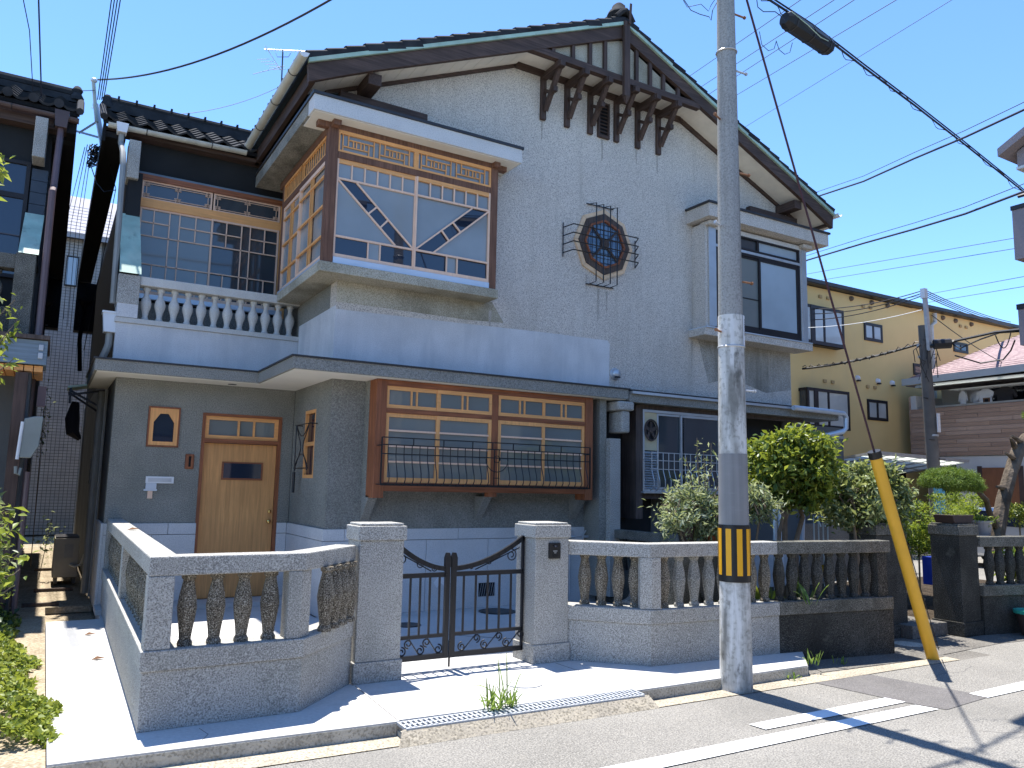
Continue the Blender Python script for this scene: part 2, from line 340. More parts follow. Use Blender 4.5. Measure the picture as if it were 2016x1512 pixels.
# flat lattice helper: local (a, b) coordinates on a wall plane
class Plane:
    def __init__(s, o, u, n): s.o = Vector(o); s.u = Vector(u); s.n = Vector(n)      # z is always up
    def p(s, a, b, h=0): return s.o+s.u*a+Vector((0, 0, 1))*b+s.n*h
    def bars(s, segs, w, t, h, mb=None):
        mb = mb or MB()
        for g in segs:
            ww = g[4] if len(g) > 4 else w
            mb.bar(s.p(g[0], g[1], h), s.p(g[2], g[3], h), ww, t, s.n)
        return mb
    def pane(s, poly, h, t, name, mt, parent, label=None):
        return MB().prism([s.p(a, b, h) for a, b in poly], s.n*(-t)).build(name, mt, parent, label)
    def frame(s, a0, a1, b0, b1, w, t, h, mb=None, wt=None, wb=None):
        wt = wt or w; wb = wb or w; mb = mb or MB()
        for (x0, y0, x1, y1) in ((a0, b0, a0+w, b1), (a1-w, b0, a1, b1), (a0+w, b0, a1-w, b0+wb), (a0+w, b1-wt, a1-w, b1)):
            mb.prism([s.p(x0, y0, h), s.p(x1, y0, h), s.p(x1, y1, h), s.p(x0, y1, h)], s.n*(-t))
        return mb
def grid_cells(xs, zs): return [((xs[i], zs[j]), (xs[i+1], zs[j]), (xs[i+1], zs[j+1]), (xs[i], zs[j+1])) for i in range(len(xs)-1) for j in range(len(zs)-1)]
def scroll(mb, plane, a, b, r, h, th, turns=1.4, start=0.0, sgn=1):
    pts = []
    for i in range(22):
        k = i/21; t = start+sgn*k*turns*2*math.pi; rr = r*(1-.72*k)
        pts.append(plane.p(a+rr*math.cos(t), b+rr*math.sin(t), h))
    mb.tube(pts, th, 5)

# ------------------------------------------------------------------ ground
def sheet(poly, z, name, mt, kind='structure', th=None):
    mb = MB()
    if th: mb.xy(poly, z-th, z)
    else: mb.add([(p[0], p[1], z) for p in poly], [tuple(range(len(poly)))])
    return mb.build(name, mt, None, kind=kind)
sheet([(-300, -300), (400, -300), (400, 400), (-300, 400)], -.125, 'ground', 'dirt')
sheet([(-300, -8), (400, -8), (400, 5.05), (8.6, 5.02), (4.3, 5.06), (1.5, 5.14), (-300, 5.6)], -.1, 'road', 'asphalt')
sheet([(9.2, 5.02), (400, 5.02), (400, 9.4), (10.45, 9.4), (9.2, 5.6)], -.1, 'side_road', 'asphalt')
sheet([(13.5, 9.4), (40, 9.4), (40, 30), (13.5, 30)], -.104, 'side_street', 'asphalt')
# ochre drainage strip along the kerb
sheet([(-12, 5.7), (-12, 5.42), (1.5, 5.14), (4.3, 5.06), (8.6, 5.02), (8.6, 5.18), (6.6, 5.262), (4.34, 5.225), (2.3, 5.32), (.17, 5.45)], -.094, 'gutter_strip', 'ochre')
def gp(u, v, z=-.1): p = at(u, v, Z=z); return (p[0], p[1])
sheet([gp(*p) for p in ((1568, 1337), (1682, 1323), (1800, 1345), (1950, 1372), (1864, 1398), (1783, 1384), (1742, 1375))], -.096, 'asphalt_patch', 'asphalt_patch')
for q in (((1475, 1428), (1742.5, 1375.5), (1783, 1383.6), (1507.7, 1438)), ((1100, 1531), (1803, 1389.7), (1848, 1397.8), (1100, 1557)), ((1908, 1367), (2200, 1301), (2200, 1318), (1945, 1375))):
    sheet([gp(*p) for p in q], -.092, 'road_marking', 'paint_white')
ck = MB(); gk = random.Random(5)
for (x, y, dx, dy) in ((3.0, 3.9, .9, .12), (6.2, 3.5, .5, -.5), (7.4, 4.6, .7, .1), (1.2, 4.6, .8, -.05)):
    px_, py_ = x, y
    for i in range(9):
        nx_, ny_ = px_+dx/6+gk.uniform(-.04, .04), py_+dy/6+gk.uniform(-.05, .05); ck.bar((px_, py_, -.0995), (nx_, ny_, -.0995), gk.uniform(.003, .007), .001, (0, 0, 1)); px_, py_ = nx_, ny_
ck.build('asphalt_crack', 'asphalt_patch', kind='structure')
# new concrete apron and courtyard slab with a drain channel cut-out
sheet([(.15, 5.45), (2.26, 5.335), (2.3, 5.36), (4.34, 5.30), (4.345, 5.255), (6.46, 5.26), (6.95, 5.72), (7.3, 9.75), (3.0, 9.75), (3.0, 11.45), (.70, 11.45), (.70, 10.63), (.15, 10.63)], 0, 'pavement', 'soft_conc', th=.12)
sheet([(-6, 5.72), (.145, 5.46), (.145, 12.0), (-6, 12.0)], -.03, 'side_path', 'dirt', th=.08)
sheet([(-.35, 12.0), (.68, 12.0), (.68, 26.2), (-.35, 26.2)], -.03, 'alley_floor', 'dirt', th=.08)
MB().box(.66, 3.02, 10.9, 11.4, .001, .058).build('entrance_step', 'soft_conc', kind='structure')
for i, (y, x0, x1) in enumerate(((12.1, -.12, .3), (13.6, .0, .5), (16.6, -.02, .4))):
    MB().box(x0, x1, y, y+.07, -.03, .015).build('wooden_plank', 'wood_old', label=['dark plank nearest the street lying across the alley', 'plank in the shade beside the air conditioner unit', 'farthest plank across the alley beyond the air conditioner'][i], cat='plank', group='planks across the alley')
# right hand neighbour's forecourt
sheet([(6.72, 5.3), (8.6, 5.2), (9.2, 5.6), (9.2, 9), (7.3, 9), (7.3, 5.8), (6.95, 5.72)], -.0965, 'neighbour_forecourt', 'dark_conc')
sheet([(8.5, 5.25), (10.0, 5.35), (12.8, 5.1), (12.8, 6.1), (8.5, 6.1)], -.0955, 'gate_forecourt', 'dark_conc')
sheet([(9.22, 5.95), (9.95, 5.95), (9.95, 7.3), (9.22, 7.3)], .06, 'gate_step', 'dark_conc', th=.15)
sheet([(7.4, 6.15), (16, 6.0), (16, 9.6), (7.4, 9.6)], .02, 'garden_soil', 'soil', th=.12)
sheet([(5.4, 6.25), (7.2, 6.1), (7.2, 9.0), (5.9, 9.0)], .03, 'planting_bed', 'soil', th=.06)
pv = at(1900, 1278, Z=-.075)
mh = at(1788, 1267, Z=-.09)
MB().lathe((mh[0], mh[1], -.098), [(0, .17), (.006, .17), (.007, .16)], 24).build('manhole_cover', 'conc_edge', label='pale round cover in the tarmac beside the dark wall', cat='manhole cover')

# drain grating
g = thing('drain_grating', 'long galvanised steel drain grating set in the kerb before the gate', 'drain grating', (3.3, 5.28, -.03))
A0, A1 = Vector((2.27, 5.335, 0)), Vector((4.34, 5.30, 0)); B0 = Vector((2.30, 5.17, 0))
dA = (A1-A0); nA = Vector((dA.y, -dA.x, 0)).normalized()*.15
MB().xy([A0[:2], A1[:2], (A1+nA)[:2], (A0+nA)[:2]], -.098, -.06).build('channel', 'conc_edge', g)
fr = MB()
for off in (.0, .5, 1.0):
    fr.bar(A0+nA*off+Vector((0, 0, -.012)), A1+nA*off+Vector((0, 0, -.012)), .010, .024, nA)
fr.split('side_rail', 'steel', g)
slat = mesh_of(MB().box(-.0085, .0085, -.075, .075, -.018, .002), 'slat', 'steel')
n = 52
for i in range(n+1):
    p = A0.lerp(A1, i/n)+nA*.5
    inst('slat', slat, g, (p.x, p.y, -.004), math.atan2(nA.y, nA.x)+math.pi/2)
for a, b in (((.15, 5.45), (2.26, 5.335)), ((4.345, 5.255), (6.46, 5.26)), ((6.46, 5.26), (6.95, 5.72))):
    d_ = (Vector(b)-Vector(a)).normalized(); n_ = Vector((d_.y, -d_.x))*.006
    MB().xy([a, b, (b[0]+n_.x, b[1]+n_.y), (a[0]+n_.x, a[1]+n_.y)], -.12, -.012).build('kerb', 'conc_edge', kind='structure')
sheet([(6.3, 4.9), (14, 4.9), (14, 9.6), (7.0, 9.6), (6.3, 5.6)], -.1015, 'verge', 'dark_conc')
MB().prism([(2.24, 5.178, -.012), (4.38, 5.142, -.012), (4.42, 5.05, -.099), (2.18, 5.09, -.099)], (0, 0, -.02)).build('gutter_ramp', 'ochre', kind='structure')
crk = MB()
for (pts) in ([(1.0, 5.50), (1.06, 5.62), (1.03, 5.78)], [(3.3, 5.42), (3.36, 5.75), (3.31, 6.1), (3.42, 6.55)], [(5.7, 5.32), (5.66, 5.5), (5.74, 5.7)]):
    for a, b in zip(pts, pts[1:]): crk.bar((*a, .0006), (*b, .0006), .004, .001, (0, 0, 1))
crk.build('hairline_crack', 'dark_conc', kind='structure')
for a, b in (((.15, 8.0), (.66, 8.0)), ((2.28, 5.37), (2.33, 6.38)), ((4.35, 5.30), (4.30, 6.38))): MB().bar((*a, .0008), (*b, .0008), .007, .0012, (0, 0, 1)).build('slab_joint', 'dark_conc', kind='structure')
# covers in slab
for (x, y, r, lab, mt) in ((3.819, 8.795, .16, 'small black inspection cover left of the gate centre', 'iron'), (5.3, 9.26, .25, 'black round inspection cover below the wall vent', 'iron'), (3.62, 5.85, .16, 'faint concrete round cover on the apron by the gate', 'soft_conc')):
    mb = MB().lathe((x, y, .0), [(0, r), (.008, r), (.008, r*.93), (.004, r*.9), (.004, r*.86), (.008, r*.84)], 28)
    mb.build('inspection_cover', mt, label=lab, cat='manhole cover')
MB().bar((3.95, 8.1, .001), (5.25, 6.9, .001), .012, .004, (0, 0, 1)).build('slab_joint', 'dark_conc', kind='structure')

# ------------------------------------------------------------------ the house
H = thing('house', 'grey stucco semi-detached house with timbered gable, corner bay windows and octagonal window', 'house', (7.36, 9.7, 0))
AX, SL = 7.35, .437
WX0, WX1, WY = 3.05, 11.67, 9.7
def under(x): return 8.80-SL*abs(x-AX)
# upper gable wall
MB().xz([(WX0, 3.13), (WX1, 3.13), (WX1, under(WX1)+.05), (AX+1.62, 8.12), (AX-1.74, 8.12), (WX0, under(WX0)+.05)], WY, WY+.25).build('gable_wall', 'stucco', H)
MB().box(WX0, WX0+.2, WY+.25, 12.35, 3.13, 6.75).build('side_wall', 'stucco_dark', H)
MB().box(WX1-.2, WX1, WY+.25, 22, 0, 6.75).build('side_wall', 'stucco', H)
# stained patch below bays and smooth repaired band
MB().xz([(3.052, 3.97), (5.0, 3.97), (5.55, 4.0), (5.35, 4.28), (3.052, 4.30)], WY-.003, WY).build('stained_render', 'stucco_stained', H, 'yellowish stained render under the left bay')
MB().xz([(3.05, 3.135), (7.47, 3.135), (7.48, 3.90), (7.44, 3.95), (6.2, 3.94), (4.6, 3.90), (3.05, 3.87)], WY-.006, WY).build('render_patch', 'render', H, 'smooth pale blue-grey repair band above the canopy')
MB().box(WX0-.005, WX0, WY-.006, 11.4, 3.135, 3.92).build('render_patch', 'render', H, 'smooth pale repair band on the side of the projecting block')
MB().xz([(9.35, 4.24), (9.6, 3.45), (10.1, 3.6), (11.0, 3.4), (11.66, 3.5), (11.66, 4.24)], WY-.003, WY).build('stained_render', 'stucco_damp', H, 'dark damp stain under the right bay')
# rain runs below sills, vent and grille: irregular, paper-thin deposits on the render
gs = random.Random(12)
for (x, zt_, L, w_) in ((7.25, 4.76, .5, .05), (7.42, 4.74, .34, .04), (7.02, 4.95, .3, .03), (5.32, 4.15, .35, .05), (9.22, 4.15, .55, .05), (9.9, 4.15, .62, .07), (10.35, 4.15, .45, .05), (11.1, 4.15, .6, .06), (7.31, 7.24, .35, .05), (6.15, 7.25, .3, .04), (8.02, 7.25, .26, .04), (8.47, 7.25, .32, .05), (7.58, 3.33, .16, .03)):
    L_ = [(x-w_*.5*(1-.7*k)+gs.uniform(-.006, .006), zt_-L*k) for k in (0, .2, .4, .6, .8, 1)]; R__ = [(x+w_*.5*(1-.7*k)+gs.uniform(-.006, .006), zt_-L*k) for k in (1, .8, .6, .4, .2, 0)]
    MB().xz(L_+R__, WY-.0045, WY-.0005).build('rain_streak', 'streak', H)
# lower walls
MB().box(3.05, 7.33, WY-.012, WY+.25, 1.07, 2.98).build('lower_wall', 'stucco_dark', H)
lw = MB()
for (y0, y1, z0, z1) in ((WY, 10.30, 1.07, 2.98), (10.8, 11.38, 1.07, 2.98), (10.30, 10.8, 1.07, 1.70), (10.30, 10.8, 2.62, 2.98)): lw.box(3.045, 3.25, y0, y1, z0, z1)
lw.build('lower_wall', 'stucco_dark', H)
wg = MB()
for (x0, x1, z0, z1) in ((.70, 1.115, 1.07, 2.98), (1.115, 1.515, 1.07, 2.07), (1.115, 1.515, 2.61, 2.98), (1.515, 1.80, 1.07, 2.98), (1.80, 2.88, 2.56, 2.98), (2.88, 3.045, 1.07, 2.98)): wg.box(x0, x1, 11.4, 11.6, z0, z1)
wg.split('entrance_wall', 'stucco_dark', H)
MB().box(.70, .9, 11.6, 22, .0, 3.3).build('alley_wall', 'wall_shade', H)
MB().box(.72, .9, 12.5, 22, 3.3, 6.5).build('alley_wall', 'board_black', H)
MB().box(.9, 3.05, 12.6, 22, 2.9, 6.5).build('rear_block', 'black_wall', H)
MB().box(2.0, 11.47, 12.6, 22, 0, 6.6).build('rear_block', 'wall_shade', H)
# base stones, each one a slab
def stones(x0, x1, joints, z0, z1, y=WY):
    xs = [x0]+joints+[x1]
    for a, b in zip(xs, xs[1:]): MB().box(a+.003, b-.003, y-.03, y, z0, z1).build('base_stone', 'slab', H, bevel=.002)
stones(3.02, 7.33, [3.30, 4.897, 6.5], .925, 1.068)
stones(3.02, 7.33, [3.62, 4.43, 5.364, 6.25], .001, .918)
stones(.70, 1.81, [1.46], .925, 1.068, 11.4); stones(.70, 1.81, [1.27], .06, .918, 11.4)
stones(2.88, 3.02, [], .925, 1.068, 11.4); stones(2.88, 3.02, [], .06, .918, 11.4)
for (y0, y1) in ((WY, 10.28), (10.28, 11.37)):
    MB().box(3.02, 3.05, y0+.003, y1-.003, .925, 1.068).build('base_stone', 'slab', H, bevel=.002)
    MB().box(3.02, 3.05, y0+.003, y1-.003, .001, .918).build('base_stone', 'slab', H, bevel=.002)
MB().box(3.05, 7.3, WY, WY+.2, 0, 1.068).build('foundation', 'dark_conc', H)
MB().box(.70, 1.81, 11.4, 11.6, 0, 1.068).build('foundation', 'dark_conc', H)
MB().box(.67, .70, 11.37, 12.5, .0, 1.068).build('base_stone', 'slab', H)
# wall vent and torn paper
vt = MB().box(5.23, 5.48, WY-.036, WY-.030, .145, .325).build('wall_vent', 'iron', H)
vb = MB()
for i in range(7): vb.bar((5.24+i*.035, WY-.04, .15), (5.24+i*.035+.03, WY-.04, .32), .004, .004)
vb.build('mesh', 'steel', vt)
MB().xz([(4.55, .36), (4.62, .44), (4.72, .40), (4.80, .43), (4.83, .33), (4.77, .36), (4.72, .30), (4.66, .35), (4.6, .29)], WY-.034, WY-.031).build('paper_scrap', 'white_plastic', H)
# meters pipes by the wall
tp = MB()
for x in (6.62, 6.72, 6.95):
    tp.tube([(x, WY-.06, .02), (x, WY-.06, .95), (x+.03, WY-.10, 1.02)], .014, 6)
    tp.tube([(x-.03, WY-.12, .93), (x+.05, WY-.12, .93)], .022, 6)
tp.split('water_pipe', 'steel', H)

# --- canopy between the storeys
can = [(.42, 10.9), (2.4, 10.9), (2.4, 9.15), (7.42, 9.15), (7.42, 9.688), (3.043, 9.688), (3.043, 11.398), (.698, 11.398), (.698, 13.2), (.42, 13.2)]
cp = MB().xy(can, 2.972, 3.118).build('canopy', 'stucco_mid', H, 'thin stepped concrete canopy over the entrance', bevel=.004)
MB().xy([(.45, 10.93), (2.43, 10.93), (2.43, 9.18), (7.39, 9.18), (7.39, 9.686), (3.046, 9.686), (3.046, 11.396), (.70, 11.396), (.70, 13.1), (.45, 13.1)], 2.962, 2.9715).build('soffit', 'soffit', cp)
MB().xy([(.40, 10.88), (2.38, 10.88), (2.38, 9.13), (7.44, 9.13), (7.44, 9.692), (3.04, 9.692), (3.04, 11.39), (.69, 11.39), (.69, 13.2), (.40, 13.2)], 3.1185, 3.138).build('flashing', 'flash_dark', cp)
MB().lathe((2.12, 11.2, 2.957), [(0, .055), (.005, .06), (.006, .03)], 16).build('downlight', 'iron', cp)
# --- lower roof over the right unit
lr = MB().xy([(7.44, 9.15), (12.25, 9.15), (12.25, 9.69), (7.44, 9.69)], 2.94, 3.06).build('lower_roof', 'stucco_mid', H, 'weathered lower eave of the right-hand unit')
MB().xy([(7.46, 9.10), (12.3, 9.10), (12.3, 9.69), (7.46, 9.69)], 3.062, 3.10).build('edge_flashing', 'alu', lr)
MB().prism([(7.46, 9.14, 3.105), (12.3, 9.14, 3.105), (12.3, 9.69, 3.20), (7.46, 9.69, 3.20)], (0, 0, .02)).build('roof_sheet', 'flash_dark', lr)
p = [(10.9, 9.02, 3.075), (11.9, 9.02, 3.07), (12.22, 9.02, 3.06), (12.30, 9.03, 3.0), (12.30, 9.04, 2.8), (12.24, 9.06, 2.74), (11.9, 9.2, 2.66), (11.75, 9.5, 2.62), (11.72, 9.62, .3)]
MB().tube(p, .045, 8).build('downpipe', 'alu_blue', H, smooth=True)
MB().box(11.6, 12.35, 9.12, 9.6, 2.62, 2.665).build('porch_shelf', 'alu', H)
# --- downpipe flashing etc on the right: balcony of the right-hand wing
rb = MB().box(13.0, 13.5, 11.3, 11.6, 3.3, 4.6).build('balcony_pier', 'stucco', H)
rb2 = MB().box(12.0, 13.0, 11.38, 11.5, 3.15, 3.55).build('balcony_parapet', 'stucco', H)
MB().box(11.68, 15.4, 11.4, 16, 0, 3.1).build('right_wing', 'wall_shade', H)
bal2 = [(0, .05), (.06, .05), (.1, .03), (.22, .05), (.36, .085), (.5, .05), (.62, .035), (.68, .05), (.7, .05)]
MB().lathe((12.45, 11.45, 3.55), bal2, 10).build('baluster', 'bal_render', H, smooth=True)
MB().box(12.0, 13.3, 11.36, 11.52, 4.26, 4.38).build('handrail', 'bal_render', H)
lt = MB()
PB = Plane((12.2, 11.32, 4.4), (1, 0, 0), (0, -1, 0))
for i in range(9): lt.bar(PB.p(0, .06+i*.075), PB.p(.98, .06+i*.075), .04, .008, PB.n)
for i in range(3): lt.bar(PB.p(.1+i*.38, 0), PB.p(.1+i*.38, .68), .02, .012, PB.n)
arc = [PB.p(.5+.5*math.cos(t), .5+.25*math.sin(t)) for t in np.linspace(0, math.pi, 10)]
lt.tube(arc, .015, 5)
lt.build('plastic_trellis', 'white_plastic', H)

# --- main roof
def tiled(o, u, s, nrow, ncol, tw, tl, name, parent, mt='tile', kind=None):
    """stepped, wavy tile field: o corner, u along the eave, s up the slope"""
    o, u, s = Vector(o), Vector(u).normalized(), Vector(s).normalized(); nrm = u.cross(s).normalized()
    if nrm.z < 0: nrm = -nrm
    mb = MB(); K = 6
    prof = [(.0, .028), (.14, .045), (.28, .028), (.5, -.006), (.72, -.008), (.88, .010), (1., .028)]
    for r in range(nrow):
        for c_ in range(ncol):
            vs = []
            for (a, hgt) in prof:
                for (b, dh) in ((-.03, -.03), (-.03, .03), (1., .004)):
                    vs.append(o+u*((c_+a)*tw)+s*((r+b)*tl)+nrm*(hgt+dh))
            fs = []
            for i in range(len(prof)-1):
                for j in range(2): fs.append((i*3+j, (i+1)*3+j, (i+1)*3+j+1, i*3+j+1))
            mb.add([tuple(v) for v in vs], fs)
    return mb.build(name, mt, parent, kind=kind)
ex = 2.38
Ltot = math.hypot(AX-ex, SL*(AX-ex))
up_l = Vector((1, 0, SL)).normalized(); up_r = Vector((-1, 0, SL)).normalized()
TOP = 9.06                                     # deck height under the tiles at the ridge
VY = 9.17
rf = MB()
for sgn in (-1, 1):
    e = AX+sgn*(AX-ex); rf.prism([(AX, VY+.02, TOP), (e, VY+.02, TOP-SL*(AX-ex)), (e, VY+.02, TOP-SL*(AX-ex)-.06), (AX, VY+.02, TOP-.06)], (0, 12, 0))
roof = rf.build('main_roof', 'board_black', H)
nr = 20; tl = Ltot/nr
for sgn, up in ((-1, up_l), (1, up_r)):
    e = Vector((AX+sgn*(AX-ex), VY+.26, TOP-SL*(AX-ex)+.012))
    tiled(e, (0, 1, 0), up, nr, 40, .27, tl, 'tile_field', roof, kind='stuff')
# verge tiles, one by one
vm = MB(); K = 7
for j, (b, dh) in enumerate(((0, .0), (1.08, -.034))):
    pass
vs = []; prof = [(-.03, -.055), (-.03, .035), (.0, .062), (.06, .075), (.15, .062), (.24, .03), (.29, .02)]
for (y, z) in prof:
    for (b, dh) in ((-.02, .0), (1.0, -.026)): vs.append((b*tl, y, z+dh+.012))
for (y, z) in prof:
    for (b, dh) in ((-.02, -.03), (1.0, -.045)): vs.append((b*tl, y+(.012 if y < 0 else 0), z+dh+.012))
fs = []
n = len(prof)
for i in range(n-1): fs += [(2*i, 2*i+1, 2*i+3, 2*i+2), (2*n+2*i+2, 2*n+2*i+3, 2*n+2*i+1, 2*n+2*i), (2*i, 2*i+2, 2*n+2*i+2, 2*n+2*i), (2*i+1, 2*n+2*i+1, 2*n+2*i+3, 2*i+3)]
fs += [(0, 2*n, 2*n+1, 1), (2*n-2, 2*n-1, 4*n-1, 4*n-2)]
verge = mesh_of(MB().add(vs, fs), 'verge_tile', 'tile')
th = math.atan(SL)
for sgn in (-1, 1):
    for i in range(nr):
        k = i*tl; x = AX+sgn*(AX-ex)-sgn*k*math.cos(th); z = TOP-SL*(AX-ex)+k*math.sin(th)
        o = inst('verge_tile', verge, roof, (x, VY+random.uniform(-.006, .006), z+random.uniform(-.004, .004)))
        o.rotation_euler = (0, -th, 0) if sgn < 0 else (0, -th, 0)
        if sgn > 0: o.scale = (1, 1, 1); o.rotation_euler = (0, -(math.pi-th), 0); o.scale = (1, 1, -1)
# eave-end round tiles seen from the side
et = mesh_of(MB().tube([(-.06, 0, 0), (.14, 0, .06)], .045, 10), 'eave_tile', 'tile')
for i in range(16): inst('eave_tile', et, roof, (ex-.03, 9.5+i*.27, TOP-SL*(AX-ex)+.03))
# ridge with an ornamental end tile
rd = MB().box(AX-.13, AX+.13, VY+.1, 21, TOP-.02, TOP+.12)
rd.tube([(AX, VY+.06, TOP+.17), (AX, 21, TOP+.17)], .1, 10)
rd.build('ridge', 'tile', roof)
on = MB().lathe((AX, VY+.16, TOP+.10), [(0, .15), (.05, .19), (.1, .17), (.14, .12), (.2, .11), (.25, .06), (.27, .02)], 12)
on.tube([(AX-.17, VY+.0, TOP+.0), (AX-.08, VY-.02, TOP+.1), (AX, VY-.03, TOP+.14), (AX+.08, VY-.02, TOP+.1), (AX+.17, VY+.0, TOP)], .045, 7)
on.build('ridge_end_tile', 'tile', roof, smooth=True)
# copper edge and bargeboards
for sgn in (-1, 1):
    e = AX+sgn*(AX-ex); dz = SL*(AX-ex)
    MB().xz([(AX, TOP-.04), (e, TOP-.04-dz), (e, TOP-.095-dz), (AX, TOP-.095)], VY-.035, VY+.02).build('copper_edge', 'copper', H)
    bb = []
    for i in range(13):
        k = i/12; x = AX+sgn*(AX-ex-.02)*k; bb.append((x, 8.75-SL*abs(x-AX)-(.035*max(0, k-.86)/.14)))
    MB().xz([(AX, TOP-.096), (AX+sgn*(AX-ex), TOP-.096-dz)]+bb[::-1], VY, VY+.07).build('bargeboard', 'wood_dark_x', H, bevel=.005)
# finial post and wall plates
MB().box(AX-.055, AX+.055, VY-.07, VY-.005, 7.74, 9.0).xy([(AX-.055, VY-.07), (AX+.055, VY-.07), (AX+.055, VY-.005), (AX-.055, VY-.005)], 7.74, 7.745).build('king_post', 'wood_dark_z', H, bevel=.006)
MB().lathe((AX, VY-.04, 7.62), [(0, .005), (.12, .06)], 4, math.pi/4).build('king_post_tip', 'wood_dark_z', H)
MB().bar((AX+.03, VY-.09, 8.95), (AX+.05, VY-.09, 9.3), .035, .02).build('finial', 'wood_dark_z', H)
# tie beam, brackets
TY = 9.22
MB().box(AX-1.95, AX+1.62, TY-.045, TY+.055, 8.0, 8.105).build('tie_beam', 'wood_dark_x', H, bevel=.006)
bx = [6.15, 6.60, 7.05, 7.58, 8.025, 8.475]
for x in bx:
    b = MB().box(x-.045, x+.045, WY-.055, WY-.002, 7.26, 8.0).build('bracket', 'wood_dark_z', H, bevel=.004)
    MB().box(x-.045, x+.045, TY-.09, WY-.06, 7.90, 7.995).build('arm', 'wood_dark_y', b, bevel=.004)
    MB().bar((x+.02, WY-.06, 7.40), (x+.02, TY+.03, 7.93), .07, .07, (1, 0, 0)).build('brace', 'wood_dark_z', b, bevel=.004)
    MB().bar((x+.02, WY-.05, 7.73), (x+.02, TY+.20, 7.60), .05, .05, (1, 0, 0)).box(x-.015, x+.055, TY+.13, TY+.19, 7.60, 7.68).build('peg', 'wood_dark_y', b)
    MB().box(x-.055, x+.055, TY-.06, TY+.07, 7.9, 8.0).build('cap', 'wood_dark_x', b, bevel=.004)
# timbered infill of the gable peak
MB().xz([(AX-1.6, 8.106), (AX+1.32, 8.106), (AX+.02, 8.72), (AX-.02, 8.73)], TY+.02, TY+.06).build('gable_panel', 'stucco_stained', H, 'stained stucco infill between the gable studs')
for x in (6.02, 6.38, 6.70, 6.99, 7.62, 7.90, 8.18, 8.5):
    MB().box(x-.03, x+.03, TY-.03, TY+.019, 8.107, 8.76-SL*abs(x-AX)).build('stud', 'wood_dark_z', H)
# louvre vent under the brackets
lv = MB()
PV = Plane((7.205, WY, 7.26), (1, 0, 0), (0, -1, 0))
PV.frame(0, .225, 0, .6, .03, .05, .05, lv)
lvo = lv.build('louvre_vent', 'wood_dark_z', H)
MB().box(7.23, 7.41, WY-.012, WY-.002, 7.28, 7.84).build('vent_back', 'iron', lvo)
for i in range(9):
    z = 7.30+i*.06
    MB().prism([(7.236, WY-.045, z), (7.236, WY-.015, z+.035), (7.236, WY-.012, z+.028), (7.236, WY-.042, z-.008)], (.163, 0, 0)).build('louvre', 'wood_dark_x', lvo)
# wall trim under the soffit
for (x0, z0, x1, z1) in ((WX0-.3, 8.77-SL*(AX-WX0+.3), AX-1.72, 8.02), (AX-1.74, 8.02, AX+1.62, 8.02), (AX+1.6, 8.04, WX1+.2, 8.77-SL*(WX1+.2-AX))):
    MB().bar((x0, WY-.02, z0), (x1, WY-.02, z1), .10, .04).build('wall_trim', 'wood_dark_x', H)
# soffit boards (run from wall to bargeboard)
def board(x0, x1, flat):
    if flat: MB().box(x0+.002, x1-.002, VY+.072, WY+.02, 8.07, 8.085).build('soffit_board', 'plank_white', H)
    else:
        MB().prism([(x0+.002, VY+.072, under(x0)-.03), (x1-.002, VY+.072, under(x1)-.03), (x1-.002, VY+.072, under(x1)-.015), (x0+.002, VY+.072, under(x0)-.015)], (0, WY-VY-.06, 0)).build('soffit_board', 'plank_white', H)
x = ex+.1
while x < AX-1.72: board(x, min(x+.2, AX-1.70), False); x += .2
x = AX-1.70
while x < AX+1.55: board(x, min(x+.2, AX+1.6), True); x += .2
x = AX+1.6
while x < 2*AX-ex-.12: board(x, x+.2, False); x += .2
# purlin ends
for (x, s_) in ((3.28, 1), (11.45, -1)):
    z = under(x)
    MB().box(x-.09, x+.09, VY+.08, WY, z-.22, z-.06).build('purlin', 'wood_dark_y', H, bevel=.006)
    MB().bar((x-.35*s_, WY-.08, z-.30), (x+.9*s_, WY-.08, z-.30+.0), .10, .1).build('wall_plate', 'wood_dark_x', H)
# eave side board and gutters
MB().box(ex+.06, ex+.12, VY+.08, 12.3, 6.60, 6.80).build('eave_board', 'wood_dark_y', H)
MB().box(ex+.12, WX0, WY+.02, 12.35, 6.64, 6.66).build('eave_soffit', 'board_black', H)
MB().box(2*AX-ex-.12, 2*AX-ex-.06, VY+.08, 20, 6.60, 6.80).build('eave_board', 'wood_dark_y', H)
def gutter(p, q, r, name, mt, parent, side):
    p, q = Vector(p), Vector(q); d = (q-p).normalized(); a = Vector((0, 0, 1)).cross(d).normalized(); mb = MB(); N = 10; o = 0
    vs = []
    for P_ in (p, q):
        for rr in (r, r-.008):
            for i in range(N+1):
                t = math.pi*i/N; vs.append(P_+a*math.cos(t)*rr-Vector((0, 0, 1))*math.sin(t)*rr)
    n1 = N+1; fs = []
    for i in range(N):
        fs += [(i, i+1, 2*n1+i+1, 2*n1+i), (n1+i, 3*n1+i, 3*n1+i+1, n1+i+1), (i, n1+i, n1+i+1, i+1), (2*n1+i, 2*n1+i+1, 3*n1+i+1, 3*n1+i)]
    fs += [(0, 2*n1, 3*n1, n1), (N, n1+N, 3*n1+N, 2*n1+N)]
    g = MB().add([tuple(v) for v in vs], fs).build(name, mt, parent, smooth=False)
    k = 1; L = (q-p).length
    while k*.9 < L:
        c_ = p+d*(k*.9-.4)
        arc = [c_+a*math.cos(math.pi*i/8)*(r+.006)-Vector((0, 0, 1))*math.sin(math.pi*i/8)*(r+.006) for i in range(9)]
        MB().tube(arc+[c_-a*(r+.07)*side*-1+Vector((0, 0, .02))] if False else arc, .006, 4).build('gutter_strap', 'flash_dark', g)
        k += 1
    return g
